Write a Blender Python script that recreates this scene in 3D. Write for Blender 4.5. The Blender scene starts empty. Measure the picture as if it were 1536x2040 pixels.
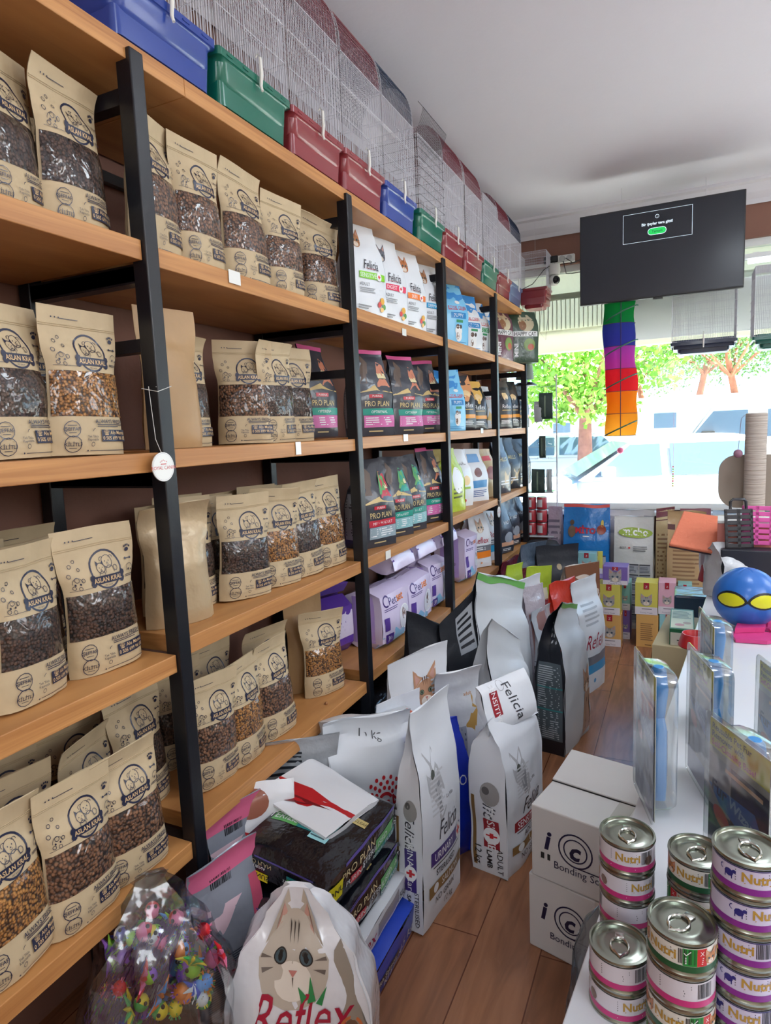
import bpy, bmesh, math, random
from mathutils import Vector, Matrix, noise
PI = math.pi
rnd = random.Random(7)
SC = bpy.context.scene
COL = SC.collection

# ------------------------------------------------------------------ camera
F = 1270.0
YAW, PIT, ROL = math.radians(25.142), math.radians(7.124), math.radians(2.384)
CAM = Vector((1.12, 0.0, 1.55))
_Rz = Matrix.Rotation(YAW, 3, 'Z')
_fwd = _Rz @ Vector((0, math.cos(PIT), -math.sin(PIT)))
_r0 = _Rz @ Vector((1, 0, 0))
_d0 = _fwd.cross(_r0)
_right = _r0 * math.cos(ROL) + _d0 * math.sin(ROL)
_down = -_r0 * math.sin(ROL) + _d0 * math.cos(ROL)
cd = bpy.data.cameras.new('camera')
cam = bpy.data.objects.new('camera', cd)
COL.objects.link(cam)
M3 = Matrix((_right, -_down, -_fwd)).transposed()
cam.matrix_world = Matrix.Translation(CAM) @ M3.to_4x4()
cd.sensor_fit = 'HORIZONTAL'; cd.sensor_width = 36.0; cd.lens = 36.0 * F / 1536
cd.clip_start = 0.05; cd.clip_end = 300
SC.camera = cam

# ------------------------------------------------------------------ world, sun, lamps, fill lights, exposure
SC.view_settings.view_transform = 'Standard'
SC.view_settings.look = 'None'
SC.view_settings.exposure = -0.28
SC.view_settings.gamma = 1.0
SC.view_settings.use_curve_mapping = False
W = bpy.data.worlds.new('sky'); SC.world = W; W.use_nodes = True
nt = W.node_tree; nt.nodes.clear()
sky = nt.nodes.new('ShaderNodeTexSky'); sky.sky_type = 'HOSEK_WILKIE'
sky.sun_direction = Vector((0.5, 0.35, 0.8)).normalized(); sky.turbidity = 3.0; sky.ground_albedo = 0.4
bg = nt.nodes.new('ShaderNodeBackground'); bg.inputs[1].default_value = 17.0
out = nt.nodes.new('ShaderNodeOutputWorld')
nt.links.new(sky.outputs[0], bg.inputs[0]); nt.links.new(bg.outputs[0], out.inputs[0])
sl = bpy.data.lights.new('sun', 'SUN'); sl.energy = 60.0; sl.angle = 0.01; sl.color = (1, 0.96, 0.88)
so = bpy.data.objects.new('sun', sl); COL.objects.link(so)
so.rotation_euler = Vector((0.5, 0.1, 0.86)).to_track_quat('Z', 'Y').to_euler()
def ceiling_lamp(x, y, sx, sy, e, col=(0.82, 0.92, 1.0)):
    l = bpy.data.lights.new('ceiling_panel_light', 'AREA'); l.shape = 'RECTANGLE'; l.size = sx; l.size_y = sy
    l.energy = e; l.color = col
    o = bpy.data.objects.new('ceiling_panel_light', l); o.location = (x, y, 3.13); COL.objects.link(o)
def hanging_lamp(x, y, z, e, col=(0.84, 0.91, 1.0)):  # unseen fill light without a fixture, added to brighten the ceiling
    l = bpy.data.lights.new('hanging_lamp_light', 'POINT'); l.shadow_soft_size = 0.5; l.energy = e; l.color = col
    o = bpy.data.objects.new('hanging_lamp_light', l); o.location = (x, y, z); COL.objects.link(o)
ceiling_lamp(1.75, 0.1, 0.6, 0.6, 17)
ceiling_lamp(1.75, 2.3, 0.6, 0.6, 19)
hanging_lamp(4.0, 0.9, 2.45, 110)
hanging_lamp(3.5, 3.4, 2.45, 70)
hanging_lamp(1.2, -2.1, 2.3, 75)
hanging_lamp(4.1, -0.9, 2.4, 60)

# ------------------------------------------------------------------ pixel helpers (1536 x 2040 frame -> world points)
def ray(px, py): return _right * (px - 768) + _down * (py - 1020) + _fwd * F
def atX(px, py, x): d = ray(px, py); return CAM + d * ((x - CAM.x) / d.x)
def atY(px, py, y): d = ray(px, py); return CAM + d * ((y - CAM.y) / d.y)
def atZ(px, py, z): d = ray(px, py); return CAM + d * ((z - CAM.z) / d.z)
def proj(P):
    v = Vector(P) - CAM; z = v.dot(_fwd); return 768 + F * v.dot(_right) / z, 1020 + F * v.dot(_down) / z

# ------------------------------------------------------------------ materials
def lin(c): c = c / 255.0; return c / 12.92 if c <= 0.04045 else ((c + 0.055) / 1.055) ** 2.4
def rgb(r, g, b): return (lin(r), lin(g), lin(b), 1)
MC = {}
def node(nt, t, **k):
    n = nt.nodes.new(t)
    for a, v in k.items(): setattr(n, a, v)
    return n
def base(name):
    m = bpy.data.materials.new(name); m.use_nodes = True
    return m, m.node_tree, m.node_tree.nodes['Principled BSDF']
def mat(name, col, rough=0.5, metal=0.0, coat=0.0, bump=0.0, bscale=20.0, vary=0.0, vscale=6.0, emit=0.0, trans=0.0, sss=0.0, stretch=(1, 1, 1), spec=0.5):
    """plain procedural material: colour with noise variation and noise bump"""
    if name in MC: return MC[name]
    m, nt, p = base(name)
    col = rgb(*col)
    p.inputs['Base Color'].default_value = col
    p.inputs['Roughness'].default_value = rough; p.inputs['Metallic'].default_value = metal
    p.inputs['Coat Weight'].default_value = coat; p.inputs['Coat Roughness'].default_value = 0.12
    p.inputs['Specular IOR Level'].default_value = spec
    if trans: p.inputs['Transmission Weight'].default_value = trans
    if emit:
        p.inputs['Emission Color'].default_value = col; p.inputs['Emission Strength'].default_value = emit
    tc = node(nt, 'ShaderNodeTexCoord')
    mp = node(nt, 'ShaderNodeMapping'); mp.inputs['Scale'].default_value = stretch
    nt.links.new(tc.outputs['Object'], mp.inputs[0])
    if vary:
        n = node(nt, 'ShaderNodeTexNoise'); n.inputs['Scale'].default_value = vscale; n.inputs['Detail'].default_value = 4
        nt.links.new(mp.outputs[0], n.inputs['Vector'])
        mx = node(nt, 'ShaderNodeMix', data_type='RGBA'); mx.inputs['Factor'].default_value = 0
        r = node(nt, 'ShaderNodeMapRange'); r.inputs[1].default_value = 0.3; r.inputs[2].default_value = 0.7
        nt.links.new(n.outputs[0], r.inputs[0]); nt.links.new(r.outputs[0], mx.inputs['Factor'])
        mx.inputs[6].default_value = tuple(min(1, c * (1 - vary)) for c in col[:3]) + (1,)
        mx.inputs[7].default_value = tuple(min(1, c * (1 + vary)) for c in col[:3]) + (1,)
        nt.links.new(mx.outputs[2], p.inputs['Base Color'])
    if bump:
        n2 = node(nt, 'ShaderNodeTexNoise'); n2.inputs['Scale'].default_value = bscale; n2.inputs['Detail'].default_value = 3
        nt.links.new(mp.outputs[0], n2.inputs['Vector'])
        b = node(nt, 'ShaderNodeBump'); b.inputs['Strength'].default_value = bump; b.inputs['Distance'].default_value = 0.01
        nt.links.new(n2.outputs[0], b.inputs['Height']); nt.links.new(b.outputs[0], p.inputs['Normal'])
        nt.links.new(b.outputs[0], p.inputs['Coat Normal'])
    MC[name] = m
    return m
def film(name, tint=(225, 232, 238), gloss=0.12, bump=0.6, bscale=16):
    """thin clear plastic: transparent with a fresnel gloss"""
    if name in MC: return MC[name]
    m = bpy.data.materials.new(name); m.use_nodes = True; nt = m.node_tree; nt.nodes.clear()
    t = node(nt, 'ShaderNodeBsdfTransparent'); t.inputs[0].default_value = rgb(*tint)
    g = node(nt, 'ShaderNodeBsdfGlossy'); g.inputs['Roughness'].default_value = 0.12
    lw = node(nt, 'ShaderNodeLayerWeight'); lw.inputs[0].default_value = 0.35
    mr = node(nt, 'ShaderNodeMapRange'); mr.inputs[3].default_value = gloss; mr.inputs[4].default_value = 0.75
    mx = node(nt, 'ShaderNodeMixShader'); o = node(nt, 'ShaderNodeOutputMaterial')
    tc = node(nt, 'ShaderNodeTexCoord'); n = node(nt, 'ShaderNodeTexNoise'); n.inputs['Scale'].default_value = bscale
    nt.links.new(tc.outputs['Object'], n.inputs['Vector'])
    b = node(nt, 'ShaderNodeBump'); b.inputs['Strength'].default_value = bump; b.inputs['Distance'].default_value = 0.01
    nt.links.new(n.outputs[0], b.inputs['Height']); nt.links.new(b.outputs[0], g.inputs['Normal']); nt.links.new(b.outputs[0], lw.inputs['Normal'])
    nt.links.new(lw.outputs['Facing'], mr.inputs[0]); nt.links.new(mr.outputs[0], mx.inputs[0])
    nt.links.new(t.outputs[0], mx.inputs[1]); nt.links.new(g.outputs[0], mx.inputs[2]); nt.links.new(mx.outputs[0], o.inputs[0])
    MC[name] = m; return m
def cloth(n, col):
    if n in MC: return MC[n]
    m = bpy.data.materials.new(n); m.use_nodes = True; nt = m.node_tree; nt.nodes.clear()
    d = node(nt, 'ShaderNodeBsdfDiffuse'); t = node(nt, 'ShaderNodeBsdfTranslucent'); mx = node(nt, 'ShaderNodeMixShader'); mx.inputs[0].default_value = .6; o = node(nt, 'ShaderNodeOutputMaterial')
    d.inputs[0].default_value = rgb(*col); t.inputs[0].default_value = rgb(*col)
    nt.links.new(d.outputs[0], mx.inputs[1]); nt.links.new(t.outputs[0], mx.inputs[2]); nt.links.new(mx.outputs[0], o.inputs[0]); MC[n] = m; return m
def wood(name, light, dark, rough=0.45, axis=(1.2, 0.25, 9)):
    if name in MC: return MC[name]
    m, nt, p = base(name)
    tc = node(nt, 'ShaderNodeTexCoord'); mp = node(nt, 'ShaderNodeMapping'); mp.inputs['Scale'].default_value = axis
    nt.links.new(tc.outputs['Object'], mp.inputs[0])
    n = node(nt, 'ShaderNodeTexNoise'); n.inputs['Scale'].default_value = 5; n.inputs['Detail'].default_value = 8; n.inputs['Distortion'].default_value = 1.4
    nt.links.new(mp.outputs[0], n.inputs['Vector'])
    cr = node(nt, 'ShaderNodeValToRGB'); cr.color_ramp.elements[0].position = 0.3; cr.color_ramp.elements[1].position = 0.68
    cr.color_ramp.elements[0].color = rgb(*dark); cr.color_ramp.elements[1].color = rgb(*light)
    nt.links.new(n.outputs[0], cr.inputs[0])
    v = node(nt, 'ShaderNodeTexVoronoi'); v.inputs['Scale'].default_value = 2.3
    mp2 = node(nt, 'ShaderNodeMapping'); mp2.inputs['Scale'].default_value = (2, 1, 2)
    nt.links.new(tc.outputs['Object'], mp2.inputs[0]); nt.links.new(mp2.outputs[0], v.inputs['Vector'])
    mr = node(nt, 'ShaderNodeMapRange'); mr.inputs[1].default_value = 0.02; mr.inputs[2].default_value = 0.07; mr.inputs[3].default_value = 0.75; mr.inputs[4].default_value = 0
    nt.links.new(v.outputs[0], mr.inputs[0])
    mx = node(nt, 'ShaderNodeMix', data_type='RGBA'); mx.inputs[7].default_value = rgb(90, 45, 20)
    nt.links.new(mr.outputs[0], mx.inputs[0]); nt.links.new(cr.outputs[0], mx.inputs[6]); nt.links.new(mx.outputs[2], p.inputs['Base Color'])
    p.inputs['Roughness'].default_value = rough
    MC[name] = m; return m
def kibble(name, c1, c2, dark, scale=95):
    """loose kibble seen through a crinkled clear window"""
    if name in MC: return MC[name]
    m, nt, p = base(name)
    tc = node(nt, 'ShaderNodeTexCoord')
    v = node(nt, 'ShaderNodeTexVoronoi'); v.inputs['Scale'].default_value = scale; v.inputs['Randomness'].default_value = 0.8
    nt.links.new(tc.outputs['Object'], v.inputs['Vector'])
    mr = node(nt, 'ShaderNodeMapRange'); mr.inputs[1].default_value = 0.36; mr.inputs[2].default_value = 0.74; mr.inputs[3].default_value = 1; mr.inputs[4].default_value = 0
    nt.links.new(v.outputs['Distance'], mr.inputs[0])
    sep = node(nt, 'ShaderNodeSeparateColor'); nt.links.new(v.outputs['Color'], sep.inputs[0])
    mx = node(nt, 'ShaderNodeMix', data_type='RGBA'); mx.inputs[6].default_value = rgb(*c1); mx.inputs[7].default_value = rgb(*c2)
    nt.links.new(sep.outputs[0], mx.inputs[0])
    mx2 = node(nt, 'ShaderNodeMix', data_type='RGBA'); mx2.inputs[6].default_value = rgb(*dark)
    nt.links.new(mr.outputs[0], mx2.inputs[0]); nt.links.new(mx.outputs[2], mx2.inputs[7]); nt.links.new(mx2.outputs[2], p.inputs['Base Color'])
    b = node(nt, 'ShaderNodeBump'); b.inputs['Strength'].default_value = 0.9; b.inputs['Distance'].default_value = 0.004
    nt.links.new(mr.outputs[0], b.inputs['Height']); nt.links.new(b.outputs[0], p.inputs['Normal'])
    p.inputs['Roughness'].default_value = 0.6; p.inputs['Coat Weight'].default_value = 1.0; p.inputs['Coat Roughness'].default_value = 0.09
    p.inputs['Coat IOR'].default_value = 1.55
    n = node(nt, 'ShaderNodeTexNoise'); n.inputs['Scale'].default_value = 20; n.inputs['Detail'].default_value = 2; n.inputs['Distortion'].default_value = 0.6
    nt.links.new(tc.outputs['Object'], n.inputs['Vector'])
    b2 = node(nt, 'ShaderNodeBump'); b2.inputs['Strength'].default_value = 0.8; b2.inputs['Distance'].default_value = 0.012
    nt.links.new(n.outputs[0], b2.inputs['Height']); nt.links.new(b2.outputs[0], p.inputs['Coat Normal'])
    MC[name] = m; return m

M_KRAFT = mat('kraft_paper', (192, 172, 138), 0.62, vary=0.06, vscale=14, bump=0.25, bscale=16)
M_KRAFTB = mat('kraft_paper_brown', (176, 142, 100), 0.45, vary=0.08, vscale=8, bump=0.4, bscale=14)
M_INK = mat('navy_ink', (38, 42, 66), 0.6)
M_BLACK = mat('black_steel', (16, 19, 26), 0.35, bump=0.05, bscale=60)
M_WOOD = wood('pine_board', (202, 146, 88), (168, 112, 62))
M_WALL = mat('terracotta_paint', (134, 96, 82), 0.85, vary=0.06, vscale=1.5, bump=0.1, bscale=50)
M_CEIL = mat('ceiling_paint', (238, 237, 246), 0.9, vary=0.02, vscale=1, bump=0.08, bscale=30)
M_WHITE = mat('white_paint', (232, 232, 228), 0.5, bump=0.03)
M_KIB = {'dark': kibble('dark_kibble', (92, 66, 52), (58, 40, 34), (14, 9, 8), 135),
         'mid': kibble('brown_kibble', (140, 98, 68), (98, 66, 46), (26, 15, 10), 120),
         'gold': kibble('golden_kibble', (188, 132, 66), (148, 96, 44), (50, 28, 12), 140)}

# ------------------------------------------------------------------ mesh helpers
class MB:
    def __init__(s): s.v = []; s.f = []; s.m = []
    def add(s, vs, fs, mi=0):
        b = len(s.v); s.v.extend(tuple(v) for v in vs); s.f.extend(tuple(i + b for i in f) for f in fs); s.m.extend([mi] * len(fs)); return s
    def box(s, a, b, mi=0, bev=0):
        x0, y0, z0 = a; x1, y1, z1 = b
        if bev:
            bm = bmesh.new(); bmesh.ops.create_cube(bm, size=1)
            for v in bm.verts: v.co = Vector(((x0 + x1) / 2 + v.co.x * (x1 - x0), (y0 + y1) / 2 + v.co.y * (y1 - y0), (z0 + z1) / 2 + v.co.z * (z1 - z0)))
            bmesh.ops.bevel(bm, geom=bm.edges[:], offset=bev, segments=2, affect='EDGES', profile=0.5)
            s.add([v.co for v in bm.verts], [[v.index for v in f.verts] for f in bm.faces], mi); bm.free(); return s
        return s.add([(x0, y0, z0), (x1, y0, z0), (x1, y1, z0), (x0, y1, z0), (x0, y0, z1), (x1, y0, z1), (x1, y1, z1), (x0, y1, z1)],
                     [(0, 3, 2, 1), (4, 5, 6, 7), (0, 1, 5, 4), (1, 2, 6, 5), (2, 3, 7, 6), (3, 0, 4, 7)], mi)
    def tube(s, pts, r, n=6, mi=0, closed=False, cap=True):
        pts = [Vector(p) for p in pts]; k = len(pts); vs = []; fs = []
        up = Vector((0.123, 0.37, 0.9)).normalized()
        for i, p in enumerate(pts):
            a = pts[(i - 1) % k] if (i or closed) else p; b = pts[(i + 1) % k] if (i < k - 1 or closed) else p
            t = (b - a); t = t.normalized() if t.length > 1e-9 else Vector((0, 0, 1))
            x = t.cross(up); 
            if x.length < 1e-3: x = t.cross(Vector((1, 0, 0)))
            x.normalize(); y = t.cross(x)
            rr = r[i] if isinstance(r, (list, tuple)) else r
            for j in range(n):
                an = 2 * PI * j / n; vs.append(p + (x * math.cos(an) + y * math.sin(an)) * rr)
        for i in range(k if closed else k - 1):
            for j in range(n):
                fs.append((i * n + j, i * n + (j + 1) % n, ((i + 1) % k) * n + (j + 1) % n, ((i + 1) % k) * n + j))
        if cap and not closed: fs.append(tuple(range(n))); fs.append(tuple(range((k - 1) * n, k * n))[::-1])
        return s.add(vs, fs, mi)
    def bar(s, a, b, r=0.001, n=3, mi=0): return s.tube([a, b], r, n, mi, cap=False)
    def lathe(s, prof, n=24, mi=0, c=(0, 0, 0), mis=None):
        vs = []; fs = []; ms = []
        for r, z in prof:
            for j in range(n): vs.append((c[0] + r * math.cos(2 * PI * j / n), c[1] + r * math.sin(2 * PI * j / n), c[2] + z))
        b = len(s.v); s.v.extend(vs)
        for i in range(len(prof) - 1):
            for j in range(n):
                s.f.append((b + i * n + j, b + i * n + (j + 1) % n, b + (i + 1) * n + (j + 1) % n, b + (i + 1) * n + j)); s.m.append(mis[i] if mis else mi)
        return s
    def grid(s, fn, nu, nv, mi=0):
        vs = [fn(i / nu, j / nv) for j in range(nv + 1) for i in range(nu + 1)]
        fs = [(j * (nu + 1) + i, j * (nu + 1) + i + 1, (j + 1) * (nu + 1) + i + 1, (j + 1) * (nu + 1) + i) for j in range(nv) for i in range(nu)]
        return s.add(vs, fs, mi)
    def poly_prism(s, pts, z0, z1, mi=0):
        n = len(pts); vs = [(x, y, z0) for x, y in pts] + [(x, y, z1) for x, y in pts]
        fs = [tuple(range(n))[::-1], tuple(range(n, 2 * n))] + [(i, (i + 1) % n, n + (i + 1) % n, n + i) for i in range(n)]
        return s.add(vs, fs, mi)
    def mesh(s, name, mats, smooth=False):
        me = bpy.data.meshes.new(name); me.from_pydata(s.v, [], s.f)
        for m in mats: me.materials.append(m)
        me.polygons.foreach_set('material_index', s.m)
        if smooth: me.polygons.foreach_set('use_smooth', [True] * len(s.f))
        me.update()
        if smooth: me.set_sharp_from_angle(angle=math.radians(38))
        return me
    def build(s, name, mats, parent=None, smooth=False, loc=None, rot=None):
        if not isinstance(mats, (list, tuple)): mats = [mats]
        o = bpy.data.objects.new(name, s.mesh(name, mats, smooth)); COL.objects.link(o)
        if parent: o.parent = parent
        if loc: o.location = loc
        if rot: o.rotation_euler = rot
        return o
def sph(mb, c, r, n=16, k=10, mi=0, sc=(1, 1, 1)):
    vs = []; fs = []
    for i in range(k + 1):
        a = PI * i / k
        for j in range(n):
            b = 2 * PI * j / n
            vs.append((c[0] + r * sc[0] * math.sin(a) * math.cos(b), c[1] + r * sc[1] * math.sin(a) * math.sin(b), c[2] + r * sc[2] * math.cos(a)))
    for i in range(k):
        for j in range(n): fs.append((i * n + j, (i + 1) * n + j, (i + 1) * n + (j + 1) % n, i * n + (j + 1) % n))
    mb.add(vs, fs, mi); return mb
def tag(o, label, cat, group=None):
    o['label'] = label; o['category'] = cat
    if group: o['group'] = group
    return o
def thing(name, label=None, cat=None, loc=(0, 0, 0), rz=0, group=None, rot=None):
    o = bpy.data.objects.new(name, None); COL.objects.link(o); o.empty_display_size = 0.05
    o.location = loc; o.rotation_euler = rot or (0, 0, rz)
    if label: tag(o, label, cat, group)
    return o
def struct(o): o['kind'] = 'structure'; return o
KIDS = {}
def dup(root, loc=None, rot=None, label=None, group=None, sc=None):
    def rec(o, par):
        c = o.copy(); COL.objects.link(c)
        if par: c.parent = par
        for ch in [q for q in bpy.data.objects if q.parent == o]: rec(ch, c)
        return c
    if root.name not in KIDS: KIDS[root.name] = [(q, [w for w in bpy.data.objects if w.parent == q]) for q in bpy.data.objects if q.parent == root]
    r = root.copy(); COL.objects.link(r)
    for ch, gs in KIDS[root.name]:
        c = ch.copy(); COL.objects.link(c); c.parent = r
        for g in gs:
            d = g.copy(); COL.objects.link(d); d.parent = c
    if loc is not None: r.location = loc
    if rot is not None: r.rotation_euler = rot
    if sc is not None: r.scale = sc
    if label: r['label'] = label
    if group: r['group'] = group
    return r
class Proto:
    """first use hands out the thing itself, later uses hand out copies"""
    def __init__(s, root): s.r = root; s.used = False
    def put(s, loc, rot, label, group=None, sc=None):
        if s.used: return dup(s.r, loc, rot, label, group, sc)
        s.used = True; KIDS[s.r.name] = [(q, [w for w in bpy.data.objects if w.parent == q]) for q in bpy.data.objects if q.parent == s.r]
        s.r.location = loc; s.r.rotation_euler = rot; s.r['label'] = label
        if group: s.r['group'] = group
        if sc is not None: s.r.scale = sc
        return s.r

# ------------------------------------------------------------------ printed lettering and artwork
TC = {}
def text2d(s, shear=0.0, bold=0.0):
    k = (s, shear, bold)
    if k in TC: return TC[k]
    c = bpy.data.curves.new('t', 'FONT'); c.body = s; c.size = 1; c.shear = shear; c.resolution_u = 2; c.offset = bold; c.fill_mode = 'FRONT' if hasattr(c, 'fill_mode') else None
    o = bpy.data.objects.new('t', c); COL.objects.link(o)
    dg = bpy.context.evaluated_depsgraph_get(); me = o.evaluated_get(dg).to_mesh()
    vs = [(v.co.x, v.co.y) for v in me.vertices]; fs = [tuple(p.vertices) for p in me.polygons]
    o.evaluated_get(dg).to_mesh_clear(); bpy.data.objects.remove(o); bpy.data.curves.remove(c)
    if vs:
        x0 = min(v[0] for v in vs); x1 = max(v[0] for v in vs); vs = [(x - x0, y) for x, y in vs]; w = x1 - x0
    else: w = 0
    TC[k] = (vs, fs, w); return TC[k]
def art2d(ops, w, h, cell=0.02):
    """expand an artwork list into (verts2d metres, faces, colour, layer)"""
    res = []
    for li, op in enumerate(ops):
        k = op[0]; vs = []; fs = []
        if k == 'r':
            _, x0, y0, x1, y1, col = op[:6]
            x0 *= w; x1 *= w; y0 *= h; y1 *= h
            nx = max(1, int(abs(x1 - x0) / cell)); ny = max(1, int(abs(y1 - y0) / cell))
            vs = [(x0 + (x1 - x0) * i / nx, y0 + (y1 - y0) * j / ny) for j in range(ny + 1) for i in range(nx + 1)]
            fs = [(j * (nx + 1) + i, j * (nx + 1) + i + 1, (j + 1) * (nx + 1) + i + 1, (j + 1) * (nx + 1) + i) for j in range(ny) for i in range(nx)]
        elif k == 'e':          # ellipse: cx cy rx ry (rx, ry in fractions of w)
            _, cx, cy, rx, ry, col = op[:6]; rot = op[6] if len(op) > 6 else 0
            n = 18 if rx * w > 0.01 else 8; rr = 3 if rx * w > 0.02 else 1; vs = [(cx * w, cy * h)]
            for q in range(1, rr + 1):
                for j in range(n):
                    a = 2 * PI * j / n; X = rx * w * math.cos(a) * q / rr; Y = ry * w * math.sin(a) * q / rr
                    vs.append((cx * w + X * math.cos(rot) - Y * math.sin(rot), cy * h + X * math.sin(rot) + Y * math.cos(rot)))
            fs = [(0, 1 + j, 1 + (j + 1) % n) for j in range(n)]
            for q in range(1, rr):
                fs += [(1 + (q - 1) * n + j, 1 + q * n + j, 1 + q * n + (j + 1) % n, 1 + (q - 1) * n + (j + 1) % n) for j in range(n)]
        elif k == 'o':          # ring: cx cy r thickness col [a0 a1 ry]
            _, cx, cy, r, th, col = op[:6]; a0, a1 = (op[6], op[7]) if len(op) > 7 else (0, 2 * PI); ys = op[8] if len(op) > 8 else 1
            n = 28 if r * w > 0.02 else 12
            for j in range(n + 1):
                a = a0 + (a1 - a0) * j / n
                for q in (r - th / 2, r + th / 2): vs.append((cx * w + q * w * math.cos(a), cy * h + q * w * math.sin(a) * ys))
            fs = [(2 * j, 2 * j + 1, 2 * j + 3, 2 * j + 2) for j in range(n)]
        elif k == 'p':          # polygon (fractions)
            _, pts, col = op[:3]; cx = sum(p[0] for p in pts) / len(pts); cy = sum(p[1] for p in pts) / len(pts)
            vs = [(cx * w, cy * h)] + [((cx + (x - cx) * q) * w, (cy + (y - cy) * q) * h) for q in (0.5, 1.0) for x, y in pts]; n = len(pts)
            fs = [(0, 1 + j, 1 + (j + 1) % n) for j in range(n)] + [(1 + j, 1 + n + j, 1 + n + (j + 1) % n, 1 + (j + 1) % n) for j in range(n)]
        elif k == 't':          # text x y size col align rot shear bold   (size = fraction of w)
            _, s, x, y, sz, col = op[:6]; o = op[6] if len(op) > 6 else {}
            tv, tf, tw = text2d(s, o.get('sh', 0), o.get('b', 0.0)); sz *= w; sx = o.get('sx', 1)
            off = {'l': 0, 'c': -tw / 2, 'r': -tw}[o.get('a', 'c')]; ro = math.radians(o.get('rot', 0)); arc = o.get('arc', 0)
            for a, b in tv:
                X = (a + off) * sz * sx; Y = (b - 0.35) * sz
                vs.append((x * w + X * math.cos(ro) - Y * math.sin(ro), y * h + X * math.sin(ro) + Y * math.cos(ro)))
            fs = tf
        elif k == 'l':          # fine print: x0 y0 x1 y1 n col
            _, x0, y0, x1, y1, n, col = op[:7]; rr = random.Random(n * 31 + int(x0 * 100))
            for j in range(n):
                yy = y0 + (y1 - y0) * (j + 0.5) / n; t = (y1 - y0) / n * 0.22; xe = x1 - (x1 - x0) * rr.random() * 0.25
                m_ = max(1, int((xe - x0) * w / 0.03)); b = len(vs)
                for i in range(m_ + 1):
                    X = x0 + (xe - x0) * i / m_; vs += [(X * w, (yy - t) * h), (X * w, (yy + t) * h)]
                fs += [(b + 2 * i, b + 2 * i + 2, b + 2 * i + 3, b + 2 * i + 1) for i in range(m_)]
        elif k == 'b':          # bar code: x0 y0 x1 y1 col
            _, x0, y0, x1, y1, col = op[:6]; rr = random.Random(5); x = x0
            while x < x1:
                t = (x1 - x0) * rr.choice((0.02, 0.035, 0.05)); b = len(vs)
                vs += [(x * w, y0 * h), ((x + t) * w, y0 * h), ((x + t) * w, y1 * h), (x * w, y1 * h)]; fs.append((b, b + 1, b + 2, b + 3)); x += t + (x1 - x0) * rr.choice((0.02, 0.04))
        res.append((vs, fs, col, li))
    return res
def inkmat(col, gl=0.4):
    if not isinstance(col, tuple): return col
    n = 'ink_%d_%d_%d' % col
    return mat(n, col, gl, coat=0.2)
def catface(cx, cy, s, fur=(150, 130, 105), dark=(80, 64, 50), eye=(70, 100, 110), hw=1.0):
    """printed cat head; s = half width as a fraction of w, hw = w/h"""
    q = s * hw
    o = [('p', [(cx - s, cy + q * .3), (cx - s * .95, cy + q * 1.45), (cx - s * .15, cy + q * .8)], fur), ('p', [(cx + s, cy + q * .3), (cx + s * .95, cy + q * 1.45), (cx + s * .15, cy + q * .8)], fur),
         ('p', [(cx - s * .82, cy + q * .5), (cx - s * .84, cy + q * 1.2), (cx - s * .4, cy + q * .8)], (196, 150, 135)), ('p', [(cx + s * .82, cy + q * .5), (cx + s * .84, cy + q * 1.2), (cx + s * .4, cy + q * .8)], (196, 150, 135)),
         ('e', cx, cy, s, s * .88, fur), ('e', cx, cy - q * .42, s * .5, s * .36, (226, 216, 202))]
    for k in (-1, 0, 1): o.append(('p', [(cx + k * s * .2 - s * .05, cy + q * .85), (cx + k * s * .2 + s * .05, cy + q * .85), (cx + k * s * .14, cy + q * .35)], dark))
    for k in (-1, 1):
        o += [('p', [(cx + k * s * .95, cy + q * .1), (cx + k * s * .95, cy), (cx + k * s * .6, cy + q * .02)], dark), ('p', [(cx + k * s * .9, cy - q * .2), (cx + k * s * .86, cy - q * .3), (cx + k * s * .55, cy - q * .18)], dark),
              ('e', cx + k * s * .38, cy + q * .08, s * .2, s * .17, (40, 34, 30)), ('e', cx + k * s * .38, cy + q * .08, s * .16, s * .14, eye), ('e', cx + k * s * .38, cy + q * .08, s * .07, s * .11, (12, 12, 14))]
    o += [('p', [(cx - s * .12, cy - q * .2), (cx + s * .12, cy - q * .2), (cx, cy - q * .34)], (190, 120, 110)), ('p', [(cx - s * .02, cy - q * .34), (cx + s * .02, cy - q * .34), (cx, cy - q * .55)], dark)]
    return o

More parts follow.
